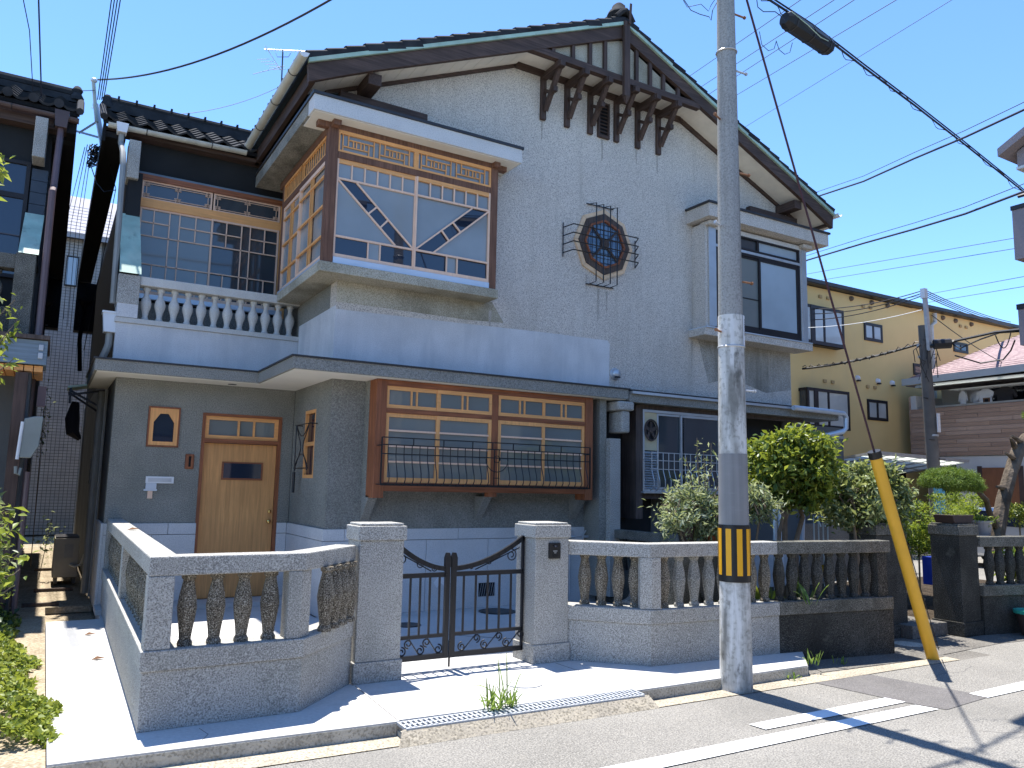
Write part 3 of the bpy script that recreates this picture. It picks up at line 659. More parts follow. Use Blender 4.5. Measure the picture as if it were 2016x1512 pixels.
mg = gutter((2.30, VY-.10, 6.86), (2.30, 12.15, 6.82), .062, 'gutter', 'gutter', H, 1)
MB().xz([(2.235, 6.86), (2.365, 6.86), (2.34, 6.81), (2.30, 6.795), (2.26, 6.81)], VY-.107, VY-.10).build('end_cap', 'white_plastic', mg)
wgut = gutter((.36, 12.1, 6.66), (2.27, 12.1, 6.70), .058, 'gutter', 'gutter', H, 1)
gutter((12.42, VY-.08, 6.84), (12.42, 18, 6.80), .062, 'gutter', 'white_plastic', H, -1)
# downpipe of the wing
MB().prism([(.46, 12.0, 6.68), (.62, 12.0, 6.68), (.60, 12.0, 6.54), (.48, 12.0, 6.54)], (0, .16, 0)).build('rain_head', 'white_plastic', H, bevel=.004)
dp = MB().tube([(.54, 12.08, 6.56), (.54, 12.08, 6.4), (.56, 11.75, 6.15), (.57, 11.6, 5.9), (.585, 11.5, 3.95)], .038, 8).build('downpipe', 'pipe_grey', H, smooth=True)
MB().prism([(.48, 11.42, 3.80), (.68, 11.42, 3.80), (.655, 11.42, 3.55), (.505, 11.42, 3.55)], (0, .17, 0)).box(.47, .69, 11.41, 11.60, 3.80, 3.83).build('rain_head', 'white_plastic', H, bevel=.004)
MB().tube([(.58, 11.5, 3.56), (.58, 11.5, 3.4), (.56, 11.52, 3.32), (.52, 11.6, 3.2), (.5, 11.7, 3.0)], .045, 8).build('downpipe', 'pipe_grey', H, smooth=True)
MB().tube([(.62, 12.9, 2.9), (.62, 12.9, .02)], .05, 8).build('downpipe', 'pipe_grey', H, smooth=True)
MB().tube([(.66, 12.5, 2.9), (.66, 12.5, .02)], .02, 6).build('conduit', 'pipe_grey', H, smooth=True)

# --- wing roof: single tiles
tm = MB()
prof = [(.0, .030), (.14, .048), (.28, .030), (.5, -.004), (.72, -.008), (.88, .010), (1., .030)]
tw, tL = .265, .27
vs = []
for (a, hg) in prof:
    for (b, dh) in ((-.03, -.008), (-.03, .022), (1.02, .0)): vs.append((a*tw, b*tL, hg+dh))
fs = []
for i in range(len(prof)-1):
    for j in range(2): fs.append((i*3+j, (i+1)*3+j, (i+1)*3+j+1, i*3+j+1))
wtile = mesh_of(MB().add(vs, fs), 'roof_tile', 'tile')
slw = math.atan(.52)
wr = MB().yz([(12.12, 6.72), (13.45, 7.41), (13.45, 7.35), (12.12, 6.66)], .30, 2.5).build('wing_roof', 'board_black', H)
for c_ in range(8):
    for r in range(5):
        inst('roof_tile', wtile, wr, (.30+c_*tw, 12.12+r*tL*math.cos(slw), 6.735+r*tL*math.sin(slw)), rot=(slw, 0, 0))
rt = MB().box(.36, 2.6, 13.36, 13.54, 7.40, 7.50).box(.36, 2.6, 13.38, 13.52, 7.506, 7.55).tube([(.33, 13.45, 7.60), (2.6, 13.45, 7.60)], .06, 8)
rt.build('ridge', 'tile', wr)
for i in range(9):
    MB().box(.5+i*.26, .53+i*.26, 13.37, 13.53, 7.60, 7.672).build('ridge_joint', 'tile', wr)
MB().lathe((.36, 13.42, 7.44), [(0, .09), (.05, .10), (.12, .07), (.17, .075), (.22, .04)], 10).build('ridge_end_tile', 'tile', wr, smooth=True)
MB().tube([(.30, 12.08, 6.74), (.30, 13.4, 7.46)], .05, 8).build('verge_roll', 'tile', wr)
MB().box(.34, .60, 12.15, 22, 6.48, 6.56).box(.30, .34, 12.12, 22, 6.40, 6.66).split('side_eave', 'board_black', H)
MB().box(.30, 1.0, 21.6, 22, 5.2, 6.4).build('rear_return', 'board_black', H)
# wing upper wall
MB().box(.70, 3.05, 12.40, 12.6, 6.12, 6.79).build('wing_wall', 'black_wall', H)
MB().box(.34, 3.05, 12.2, 12.40, 6.60, 6.66).build('eave_board', 'wood_dark_x', H)
MB().box(.78, 3.0, 12.33, 12.40, 6.10, 6.14).build('head_flashing', 'blue_grey', H)
MB().box(.645, .80, 12.02, 12.38, 5.90, 6.47).build('hanging_stone_post', 'granite', H, bevel=.01)
MB().box(.68, .86, 12.1, 12.5, 4.3, 6.02).build('wing_pier', 'black_wall', H)
# copper clad sloping buttress (courses)
for i in range(9):
    a, b = i/9, (i+1)/9
    def q(t, w=0): return (12.12-.78*t, 5.38-1.02*t)
    (y0, z0), (y1, z1) = q(a), q(b)
    MB().prism([(.625, y0, z0), (.625, y1, z1), (.625, y1-.012, z1-.006+.0), (.625, y0-.006, z0+.012)], (.262-.02+.02*b, 0, 0)).build('copper_course', 'copper', H)
MB().yz([(12.12, 5.37), (11.35, 4.35), (12.4, 4.35), (12.4, 5.37)], .64, .86).build('buttress', 'black_wall', H)
MB().box(.62, .885, 11.36, 11.75, 3.945, 4.34).build('balcony_pier', 'granite', H, bevel=.006)
MB().box(.632, .883, 11.365, 11.75, 3.762, 3.944).build('balcony_pier', 'render', H)
# balcony parapet
MB().box(.64, 3.044, 11.4, 11.6, 3.139, 3.69).build('balcony_parapet', 'render', H)
MB().box(.62, 3.046, 11.375, 11.62, 3.692, 3.760).build('balcony_base_rail', 'bal_render', H, bevel=.004)
MB().box(.886, 3.048, 11.39, 11.6, 4.225, 4.345).build('balcony_handrail', 'bal_render', H, bevel=.008)
MB().box(.7, 3.05, 11.6, 12.4, 3.3, 3.4).build('balcony_floor', 'dark_conc', H)
MB().box(.7, 3.05, 12.35, 12.5, 3.4, 4.2).build('balcony_back_wall', 'stucco_dark', H)
bpro = [(0, .048), (.03, .047), (.055, .034), (.12, .044), (.19, .066), (.235, .072), (.285, .062), (.335, .036), (.375, .030), (.41, .034), (.43, .05), (.462, .052)]
bm = mesh_of(MB().lathe((0, 0, 0), bpro, 14), 'baluster', 'bal_render', True)
for i in range(12): inst('baluster', bm, H, (.985+i*.1765, 11.5, 3.762))
# --- balcony windows
PW = Plane((0, 12.35, 0), (1, 0, 0), (0, -1, 0))
bw = MB().box(.78, 3.0, 12.30, 12.42, 6.02, 6.10).build('balcony_window', 'wood_red_x', H)
MB().box(.80, .87, 12.32, 12.42, 4.2, 6.015).box(2.90, 3.04, 12.32, 12.42, 4.2, 6.015).split('jamb', 'wood_new_z', bw)
MB().box(.84, 3.0, 12.31, 12.42, 5.61, 5.74).build('transom', 'wood_new_x', bw)
MB().box(.84, 3.0, 12.31, 12.42, 4.24, 4.31).build('sill', 'alu_blue', bw)
# ranma (top lights)
rn = MB()
for a0, a1 in ((.88, 1.86), (1.88, 2.89)):
    PW.frame(a0, a1, 5.74, 6.02, .022, .03, .02, rn)
    w_ = a1-a0
    rn_s = []
    for zz in (5.785, 5.975): rn_s.append((a0+.02, zz, a1-.02, zz))
    for cxx in (a0+.06, a0+w_/2, a1-.06):
        for dx_ in (-.025, 0, .025): rn_s += [(cxx+dx_, 5.755, cxx+dx_, 5.825), (cxx+dx_, 5.935, cxx+dx_, 6.005)]
        rn_s += [(cxx-.045, 5.80, cxx+.045, 5.80), (cxx-.045, 5.82, cxx+.045, 5.82), (cxx-.045, 5.94, cxx+.045, 5.94), (cxx-.045, 5.96, cxx+.045, 5.96), (cxx, 5.755, cxx, 6.005)]
    PW.bars(rn_s, .008, .012, .012, rn)
    PW.pane([(a0, 5.74), (a1, 5.74), (a1, 6.02), (a0, 6.02)], .0, .006, 'pane', 'glass_dark', bw)
rn.build('transom_lattice', 'wood_pale', bw)
sashes = MB(); mun = MB()
Z0, Z1 = 4.31, 5.61
def cell(xs, zs):
    for c4 in grid_cells(xs, zs): PW.pane(c4, .0, .006, 'pane', 'glass_low' if xs[-1] < 1.95 else 'glass_dark', bw)
for (a0, a1, mir, h) in ((.88, 1.90, 0, .02), (1.87, 2.89, 1, .035)):
    PW.frame(a0, a1, Z0, Z1, .024, .03, h, sashes, .03, .05)
    vs_ = [a0+.19, a0+.405, a0+.545, a0+.77]
    if mir: vs_ = [a0+.225, a0+.45, a0+.58, a0+.80]
    gz = [5.39, 5.185, 4.76]
    s_ = [(a0, gz[1], a1, gz[1]), (a0, gz[2], a1, gz[2]), (vs_[1], Z0, vs_[1], Z1), (vs_[2], Z0, vs_[2], Z1),
          (vs_[0], gz[1], vs_[0], Z1), (vs_[3], gz[1], vs_[3], Z1), (a0, gz[0], vs_[1], gz[0]), (vs_[2], gz[0], a1, gz[0]),
          (a0+.21, Z0, a0+.21, gz[2]), (a1-.2, Z0, a1-.2, gz[2])]
    PW.bars(s_, .016, .02, h-.012, mun)
    cell([a0, vs_[0], vs_[1]], [gz[1], gz[0], Z1]); cell([vs_[2], vs_[3], a1], [gz[1], gz[0], Z1]); cell([vs_[1], vs_[2]], [gz[1], Z1])
    cell([a0, vs_[1], vs_[2], a1], [gz[2], gz[1]]); cell([a0, a0+.21, vs_[1], vs_[2], a1-.2, a1], [Z0, gz[2]])
sashes.split('sash', 'wood_pale', bw); mun.split('muntin', 'wood_pale', bw)

# --- left corner bay
BY = 9.38
bayo = MB().xy([(2.70, 9.33), (5.24, 9.33), (5.24, 9.70), (3.05, 9.70), (3.05, 11.80), (2.70, 11.80)], 4.245, 4.372).build('bay_window', 'stucco_stained', H, 'timber corner bay window with diagonal glazing bars on a rough stone-chip ledge', bevel=.006)
MB().box(2.745, 2.872, BY-.02, BY+.11, 4.375, 6.36).box(5.105, 5.215, BY-.02, BY+.11, 4.375, 6.33).box(2.78, 2.88, 11.66, 11.76, 4.375, 6.2).split('post', 'wood_bay', bayo, bevel=.005)
MB().box(2.60, 5.36, BY-.01, BY+.09, 6.135, 6.235).box(2.873, 5.104, BY-.012, BY+.08, 5.757, 5.842).split('beam', 'wood_bay', bayo, bevel=.004)
MB().box(2.765, 2.865, BY-.13, BY-.02, 6.135, 6.235).box(5.115, 5.205, BY-.10, BY-.02, 6.135, 6.235).box(2.765, 2.865, BY+.111, 11.9, 6.12, 6.22).box(2.77, 2.86, BY+.111, 11.659, 5.757, 5.842).split('beam', 'wood_bay', bayo, bevel=.004)
MB().box(2.874, 5.103, BY-.025, BY+.05, 4.376, 4.455).box(2.755, 2.80, BY+.111, 11.658, 4.376, 4.45).split('sill_flashing', 'alu_blue', bayo)
# eave slab
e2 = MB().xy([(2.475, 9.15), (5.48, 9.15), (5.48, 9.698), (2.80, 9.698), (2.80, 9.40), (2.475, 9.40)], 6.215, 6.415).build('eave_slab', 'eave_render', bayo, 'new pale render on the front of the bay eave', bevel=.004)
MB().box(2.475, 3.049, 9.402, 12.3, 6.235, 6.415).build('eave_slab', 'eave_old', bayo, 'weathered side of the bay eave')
MB().xy([(2.50, 9.18), (5.45, 9.18), (5.45, 9.69), (2.50, 9.69)], 6.206, 6.2145).build('eave_soffit', 'soffit', bayo)
MB().xy([(2.455, 9.13), (5.50, 9.13), (5.50, 9.695), (3.048, 9.695), (3.048, 12.3), (2.455, 12.3)], 6.4155, 6.452).build('eave_flashing', 'flash_dark', bayo)
# bay glazing front
PF = Plane((0, BY+.02, 0), (1, 0, 0), (0, -1, 0))
fl = MB(); fr_top = MB(); mun = MB(); mun2 = MB(); lat = MB()
for (a0, a1, h, mir) in ((2.874, 3.975, .018, 0), (3.965, 5.103, .032, 1)):
    for (x0, x1) in ((a0, a0+.026), (a1-.026, a1)): fl.prism([PF.p(x0, 4.456, h), PF.p(x1, 4.456, h), PF.p(x1, 5.756, h), PF.p(x0, 5.756, h)], PF.n*-.03)
    fl.prism([PF.p(a0+.026, 4.456, h), PF.p(a1-.026, 4.456, h), PF.p(a1-.026, 4.508, h), PF.p(a0+.026, 4.508, h)], PF.n*-.03)
    fr_top.prism([PF.p(a0+.026, 5.70, h), PF.p(a1-.026, 5.70, h), PF.p(a1-.026, 5.756, h), PF.p(a0+.026, 5.756, h)], PF.n*-.03)
    i0, i1 = a0+.026, a1-.026; zr, zb = 5.495, 4.737; hh = h-.008
    mm = mun
    PF.bars([(i0, zr, i1, zr, .026), (i0, zb, i1, zb, .026)], .02, .022, hh, mm)
    vx = [i0+(i1-i0)*k/6 for k in range(1, 6)]
    PF.bars([(x, zr, x, 5.70) for x in vx], .018, .02, hh-.001, mm)
    cw = (vx[1]-vx[0])
    xs = [i0]+vx+[i1]
    for a, b in zip(xs, xs[1:]): PF.pane([(a, zr), (b, zr), (b, 5.70), (a, 5.70)], 0, .006, 'pane', 'glass_frost', bayo)
    # diagonals
    if not mir: d = [(2.896, 5.483), (3.705, 4.75), (3.145, 5.483), (3.948, 4.757)]; b1, b2 = 3.335, 3.499
    else: d = [(5.078, 5.483), (4.255, 4.75), (4.822, 5.483), (4.0, 4.757)]; b1, b2 = 4.608, 4.450
    PF.bars([(*d[0], *d[1]), (*d[2], *d[3])], .022, .02, hh-.002, mm)
    def lp(k, i=0): return (d[2*i][0]+(d[2*i+1][0]-d[2*i][0])*k, d[2*i][1]+(d[2*i+1][1]-d[2*i][1])*k)
    q1a, q1b, q2a, q2b = lp(.52), lp(.36, 1), lp(.73), lp(.56, 1)
    PF.bars([(*q1a, *q1b), (*q2a, *q2b)], .022, .018, hh-.003, mm)
    PF.pane([d[0], q1a, q1b, d[2]], 0, .006, 'pane', 'glass_clear', bayo, 'clear dark pane in the diagonal band')
    PF.pane([q1a, q2a, q2b, q1b], 0, .006, 'pane', 'glass_clear', bayo, 'clear dark pane in the diagonal band')
    PF.pane([q2a, d[1], d[3], q2b], 0, .006, 'pane', 'glass_clear', bayo, 'clear dark pane in the diagonal band')
    if not mir:
        PF.pane([(i0, zb), d[1], d[0], (i0, zr)], 0, .006, 'pane', 'glass_frost', bayo)
        PF.pane([d[2], d[3], (i1, zb), (i1, zr)], 0, .006, 'pane', 'glass_frost', bayo)
    else:
        PF.pane([d[1], (i1, zb), (i1, zr), d[0]], 0, .006, 'pane', 'glass_frost', bayo)
        PF.pane([(i0, zb), d[3], d[2], (i0, zr)], 0, .006, 'pane', 'glass_frost', bayo)
    PF.bars([(b1, 4.508, b1, zb), (b2, 4.508, b2, zb)], .018, .02, hh-.001, mm)
    lo_, hi_ = min(b1, b2), max(b1, b2)
    for (a, b, g_) in ((i0, lo_, 'glass_clear'), (lo_, hi_, 'glass_frost'), (hi_, i1, 'glass_clear')): PF.pane([(a, 4.508), (b, 4.508), (b, zb), (a, zb)], 0, .006, 'pane', g_, bayo)
# top lights with geometric lattice
for (a0, a1) in ((2.874, 3.945), (3.965, 5.103)):
    PF.frame(a0, a1, 5.845, 6.134, .022, .03, .03, fr_top, .045, .026)
    PF.pane([(a0, 5.845), (a1, 5.845), (a1, 6.134), (a0, 6.134)], 0, .006, 'pane', 'glass_frost', bayo)
    b0, b1_ = 5.871, 6.09; P_ = (a1-a0-.044)/2.06
    zu, zl = b0+.72*(b1_-b0), b0+.27*(b1_-b0)
    for k in (0, 1):
        q0 = a0+.022+.08*P_+k*P_
        s_ = [(q0, b0, q0, b1_), (q0+.145*P_, zl, q0+.145*P_, b1_), (q0+.145*P_, zu, q0+.84*P_, zu), (q0, zl, q0+.70*P_, zl), (q0+.70*P_, b0, q0+.70*P_, zu), (q0+.84*P_, b0, q0+.84*P_, b1_)]
        s_ += [(q0+t*P_, zl, q0+t*P_, zu) for t in (.28, .36, .48, .57)]
        PF.bars(s_, .013, .014, .016, lat)
MB().box(3.945, 3.965, BY-.012, BY+.04, 5.845, 6.134).build('mullion', 'wood_new_z', bayo)
fl.split('sash', 'wood_pale', bayo); fr_top.split('sash_rail', 'wood_new_x', bayo); mun.split('muntin', 'wood_pale', bayo); lat.build('lattice', 'wood_new_z', bayo)
# bay side glazing (faces the alley)
PS = Plane((2.80, 0, 0), (0, 1, 0), (-1, 0, 0))
fs_ = MB(); ms_ = MB(); sl_ = MB()
for (a0, a1, h) in ((9.49, 10.74, .03), (10.70, 11.66, .012)):
    PS.frame(a0, a1, 4.451, 5.756, .035, .03, h, fs_, .05, .05)
    c_ = (a0+a1)/2+.02
    for zz in (5.56, 5.16, 4.755): ms_.bar(PS.p(a0, zz, h-.01), PS.p(a1, zz, h-.01), .028, .026, PS.n)
    for dy in (-.045, .045): ms_.bar(PS.p(c_+dy, 4.5, h-.011), PS.p(c_+dy, 5.71, h-.011), .022, .022, PS.n)
    for (u0, u1) in ((a0, c_-.045), (c_-.045, c_+.045), (c_+.045, a1)):
        for (z0, z1) in ((4.5, 4.755), (4.755, 5.16), (5.16, 5.56), (5.56, 5.71)):
            PS.pane([(u0, z0), (u1, z0), (u1, z1), (u0, z1)], -.012, .006, 'pane', 'glass_frost_side' if u1-u0 > .1 else 'glass_dark', bayo)
    PS.frame(a0, a1, 5.845, 6.12, .03, .03, .02, sl_, .03, .03)
    PS.pane([(a0, 5.845), (a1, 5.845), (a1, 6.12), (a0, 6.12)], -.03, .006, 'pane', 'glass_low', bayo)
    nn = 12
    for i in range(1, nn): sl_.bar(PS.p(a0+(a1-a0)*i/nn, 5.87, .0), PS.p(a0+(a1-a0)*i/nn, 6.09, .0), .020, .010, PS.n)
fs_.split('sash', 'wood_pale', bayo); ms_.split('muntin', 'wood_new_z', bayo); sl_.build('slatted_top_light', 'wood_new_z', bayo)

# --- lower oriel window with timber frame
LY = 9.30
owo = MB().box(3.641, 6.724, LY-.015, WY-.17, 1.555, 1.665).build('oriel_window', 'wood_red_x', H, 'wide timber framed ground floor window on stone corbels', bevel=.004)
MB().box(3.50, 3.64, LY-.02, WY-.17, 1.47, 2.96).box(6.725, 6.86, LY-.02, WY-.17, 1.47, 2.96).box(5.165, 5.265, LY-.015, LY+.09, 1.666, 2.884).split('post', 'wood_red_z', owo, bevel=.005)
MB().box(3.641, 6.724, LY-.015, LY+.10, 2.885, 2.96).box(3.641, 5.164, LY-.012, LY+.08, 2.54, 2.60).box(5.266, 6.724, LY-.012, LY+.08, 2.54, 2.60).split('beam', 'wood_red_x', owo, bevel=.004)
MB().box(3.50, 3.66, WY-.168, WY-.013, 1.5, 2.96).box(6.72, 6.86, WY-.168, WY-.013, 1.5, 2.96).box(3.66, 6.72, WY-.168, WY-.013, 1.56, 2.96).split('oriel_wall', 'stucco_dark', owo)
for x in (3.50, 5.14, 6.73):
    MB().yz([(WY-.013, 1.50), (LY+.10, 1.50), (WY-.013, 1.18)], x, x+.12).build('corbel', 'stucco_mid', owo, bevel=.004)
    if x == 5.14: MB().box(x+.0, x+.13, LY+.0, LY+.1, 1.50, 1.554).build('beam_end', 'wood_red_z', owo)
PL = Plane((0, LY+.02, 0), (1, 0, 0), (0, -1, 0))
sf = MB(); ml = MB(); tf = MB()
for (a0, a1, h) in ((3.642, 4.40, .018), (4.34, 5.163, .03), (5.267, 6.03, .03), (5.99, 6.723, .018)):
    PL.frame(a0, a1, 1.667, 2.539, .045, .03, h, sf, .05, .06)
    zs = [1.727, 1.925, 2.12, 2.318, 2.489]
    for zz in zs[1:-1]: ml.bar(PL.p(a0+.045, zz, h-.008), PL.p(a1-.045, zz, h-.008), .024, .02, PL.n)
    for z0, z1 in zip(zs, zs[1:]): PL.pane([(a0+.03, z0), (a1-.03, z0), (a1-.03, z1), (a0+.03, z1)], h-.02, .005, 'pane', 'glass_low', owo)
    # fixed lights above
    PL.frame(a0, a1, 2.602, 2.884, .036, .03, h, tf, .05, .045)
    c_ = (a0+a1)/2
    for dx in (-.035, .04): tf.bar(PL.p(c_+dx, 2.645, h-.01), PL.p(c_+dx, 2.835, h-.01), .022, .02, PL.n)
    for (x0, x1) in ((a0+.03, c_-.035), (c_-.035, c_+.04), (c_+.04, a1-.03)): PL.pane([(x0, 2.64), (x1, 2.64), (x1, 2.84), (x0, 2.84)], h-.02, .005, 'pane', 'glass_low', owo)
sf.split('sash', 'wood_new_z', owo); ml.split('muntin', 'wood_pale', owo); tf.split('top_light_frame', 'wood_new_x', owo)
# curved iron grille
gr = MB(); GY = 9.13
for z in (2.218, 2.128, 2.016): gr.bar((3.535, GY, z), (6.70, GY, z), .014, .014)
gr.bar((3.55, GY+.02, 1.64), (6.68, GY+.02, 1.64), .03, .02)
N = 29
for i in range(N):
    x = 3.62+i*(6.62-3.62)/(N-1)
    if abs(x-5.17) < .1: continue
    tz = 2.128
    gr.tube([(x, GY, tz), (x, GY, 1.99), (x, GY-.015, 1.90), (x, GY-.06, 1.78), (x, GY-.07, 1.70), (x, GY-.03, 1.645), (x, GY+.02, 1.63)], .0065, 5)
for x in (3.538, 6.70): gr.bar((x, GY, 1.63), (x, GY, 2.218), .016, .016); gr.bar((x, GY, 2.12), (x, LY-.02, 2.12), .012, .012, (1, 0, 0)); gr.bar((x, GY, 1.64), (x, LY-.02, 1.64), .012, .012, (1, 0, 0))
for x in (3.96, 4.38, 4.80, 5.10, 5.42, 5.84, 6.2): gr.bar((x, GY, 2.128), (x, GY, 2.218), .011, .011)
gr.tube([(5.165+.045*math.cos(t), GY-.01, 2.0+.045*math.sin(t)) for t in np.linspace(0, 2*math.pi, 15)], .006, 5)
gr.tube([(5.165+.17*math.cos(t), GY-.01, 2.0+.17*math.sin(t)) for t in np.linspace(math.pi, 2*math.pi, 13)], .006, 5)
for dx in (-.035, .035): gr.bar((5.165+dx, GY, 1.64), (5.165+dx, GY, 2.13), .011, .011)
gr.bar((5.12, GY, 1.75), (5.21, GY, 1.75), .012, .012)
gr.build('iron_grille', 'iron', owo)

# --- entrance: door, small windows, plates
do = MB().box(1.845, 2.835, 11.455, 11.50, .06, 2.155).build('front_door', 'wood_door', H, 'pale wooden front door with a small slot window')
MB().box(2.10, 2.66, 11.444, 11.4545, 1.655, 1.905).build('slot_frame', 'wood_red_x', do)
MB().box(2.125, 2.635, 11.438, 11.4435, 1.68, 1.885).build('pane', 'glass_clear', do)
MB().lathe((2.775, 11.42, 1.055), [(0, .004), (.01, .026), (.03, .032), (.05, .026), (.06, .004)], 12).build('door_knob', 'brass', do, smooth=True)
MB().lathe((2.785, 11.44, 1.20), [(0, .004), (.006, .022), (.04, .022), (.046, .004)], 12).build('door_lock', 'brass', do, smooth=True)
MB().box(1.835, 1.85, 11.44, 11.456, 1.72, 1.82).build('hinge', 'brass', do)
fdr = MB().box(1.80, 2.88, 11.39, 11.52, 2.53, 2.565).build('door_frame', 'wood_red_x', H)
MB().box(1.80, 1.842, 11.39, 11.52, .06, 2.529).box(2.838, 2.88, 11.39, 11.52, .06, 2.529).split('jamb', 'wood_red_z', fdr)
MB().box(1.842, 2.838, 11.39, 11.52, 2.16, 2.215).build('transom_bar', 'wood_red_x', fdr)
PD = Plane((0, 11.42, 0), (1, 0, 0), (0, -1, 0))
PD.frame(1.843, 2.837, 2.216, 2.529, .05, .04, .0).bar(PD.p(2.29, 2.24, -.02), PD.p(2.29, 2.5, -.02), .028, .03, PD.n).bar(PD.p(2.50, 2.24, -.02), PD.p(2.50, 2.5, -.02), .028, .03, PD.n).build('transom_light', 'wood_new_x', fdr)
for (x0, x1) in ((1.89, 2.29), (2.29, 2.50), (2.50, 2.79)): PD.pane([(x0, 2.26), (x1, 2.26), (x1, 2.485), (x0, 2.485)], -.03, .004, 'pane', 'glass_low', fdr)
ws = PD.frame(1.118, 1.512, 2.073, 2.607, .02, .06, .04).build('small_window', 'wood_red_z', H, 'small window with clipped upper corners in new wood')
PD.frame(1.138, 1.492, 2.093, 2.587, .05, .04, .03, None, .07, .05).prism([PD.p(1.188, 2.40, .03), PD.p(1.188, 2.517, .03), PD.p(1.265, 2.517, .03)], PD.n*-.04).prism([PD.p(1.442, 2.40, .03), PD.p(1.365, 2.517, .03), PD.p(1.442, 2.517, .03)], PD.n*-.04).build('sash', 'wood_new_z', ws)
PD.pane([(1.17, 2.12), (1.46, 2.12), (1.46, 2.53), (1.17, 2.53)], .0, .005, 'pane', 'glass_clear', ws)
np_ = MB().box(1.612, 1.725, 11.375, 11.399, 1.79, 1.99).build('name_plate', 'wood_red_z', H, 'dark carved wooden name plate beside the door', bevel=.01)
MB().box(1.655, 1.685, 11.371, 11.3745, 1.82, 1.96).build('carving', 'board_black', np_)
mb_ = MB().box(1.146, 1.49, 11.385, 11.399, 1.59, 1.68).build('letter_slot', 'white_plastic', H, 'white letter slot with tape hanging below', bevel=.003)
MB().box(1.175, 1.46, 11.381, 11.3845, 1.61, 1.66).build('flap', 'alu', mb_)
MB().box(1.15, 1.28, 11.375, 11.384, 1.515, 1.589).box(1.13, 1.29, 11.37, 11.384, 1.49, 1.514).build('box', 'alu_blue', mb_)
MB().box(1.18, 1.24, 11.38, 11.39, 1.39, 1.489).build('tape', 'wood_pale', mb_)
# side window with iron work
sw = MB()
PQ = Plane((3.045, 0, 0), (0, 1, 0), (-1, 0, 0))
PQ.frame(10.30, 10.80, 1.70, 2.62, .045, .06, .0, sw)
sw.bar(PQ.p(10.34, 2.16, -.02), PQ.p(10.76, 2.16, -.02), .05, .04, PQ.n)
swo = sw.build('side_window', 'wood_new_z', H, 'narrow wooden window in the entrance side wall')
PQ.pane([(10.34, 1.74), (10.76, 1.74), (10.76, 2.58), (10.34, 2.58)], -.04, .005, 'pane', 'glass_clear', swo)
si = MB(); hh = .10
si.tube([PQ.p(10.86, 2.42, hh), PQ.p(10.86, 1.52, hh)], .008, 5); si.tube([PQ.p(10.86, 1.78, hh), PQ.p(10.86, 1.50, hh)], .02, 6)
for (y0, y1) in ((10.83, 10.6), (10.27, 10.5)):
    si.tube([PQ.p(y0+(y1-y0)*math.sin(t)**2, 2.42-.62*t/math.pi, hh) for t in np.linspace(0, math.pi, 12)], .007, 5)
for z in (2.42, 1.83): si.tube([PQ.p(10.90, z, hh), PQ.p(10.22, z, hh)], .007, 5)
si.tube([PQ.p(10.85-.6*k, 2.42-.16*math.sin(math.pi*k), hh) for k in np.linspace(0, 1, 10)], .007, 5)
si.tube([PQ.p(10.85-.6*k, 1.86+.16*math.sin(math.pi*k), hh) for k in np.linspace(0, 1, 10)], .007, 5)
for y in (10.9, 10.22): si.tube([PQ.p(y, 2.42, hh), PQ.p(y, 2.42, 0)], .007, 5)
si.build('iron_grille', 'iron', swo)

# --- octagonal window
OC = (7.34, 5.487)
def octp(r, y): return [(OC[0]+r*math.sin(k*math.pi/4), y, OC[1]+r*math.cos(k*math.pi/4)) for k in range(8)]
oo = MB()
def ring(mb, r0, r1, y0, y1):
    a, b, c_, d = octp(r0, y0), octp(r1, y0), octp(r0, y1), octp(r1, y1); vs = a+b+c_+d; f = []
    for i in range(8):
        j = (i+1) % 8; f += [(i, 8+i, 8+j, j), (16+i, 16+j, 24+j, 24+i), (i, j, 16+j, 16+i), (8+i, 24+i, 24+j, 8+j)]
    mb.add(vs, f); return mb
octo = ring(MB(), .40, .50, WY-.05, WY-.002).build('octagonal_window', 'wood_old', H, 'octagonal window in tan stone surround behind an iron grille')
for i in range(8):
    for k in range(2):
        t0, t1 = (i+k/2)/8*2*math.pi, (i+(k+1)/2)/8*2*math.pi
        A, B = octp(.505, WY-.035), octp(.575, WY-.035); j = (i+1) % 8
        L = lambda P_, s: tuple(Vector(P_[i]).lerp(Vector(P_[j]), s))
        s0, s1 = k/2+.006, (k+1)/2-.006
        MB().prism([L(A, s0), L(B, s0), L(B, s1), L(A, s1)], (0, .033, 0)).build('surround_stone', M.setdefault('tan_stone', mat('tan_stone', (.72, .52, .34), .8, .2, .15, 6)), octo)
ring(MB(), .365, .40, WY-.07, WY-.02).build('sash', M['wood_red_z'], octo)
sp = MB()
for k in (1, 3, 5, 7):
    t = k*math.pi/4; sp.bar((OC[0]+.08*math.sin(t), WY-.05, OC[1]+.08*math.cos(t)), (OC[0]+.37*math.sin(t), WY-.05, OC[1]+.37*math.cos(t)), .03, .02)
sp.prism([(OC[0]+.08*math.sin(k*math.pi/8), WY-.065, OC[1]+.08*math.cos(k*math.pi/8)) for k in range(16)], (0, .03, 0))
sp.split('spoke', 'wood_old', octo)
for k in (1, 3, 5, 7):
    t0 = k*math.pi/4; pts = [(OC[0]+.03*math.sin(t0+math.pi/4), WY-.03, OC[1]+.03*math.cos(t0+math.pi/4))]+[(OC[0]+.38*math.sin(t0+q*math.pi/4), WY-.03, OC[1]+.38*math.cos(t0+q*math.pi/4)) for q in (0, 1, 2)]
    MB().prism(pts, (0, .006, 0)).build('pane', 'glass_oct', octo)
ld = MB()
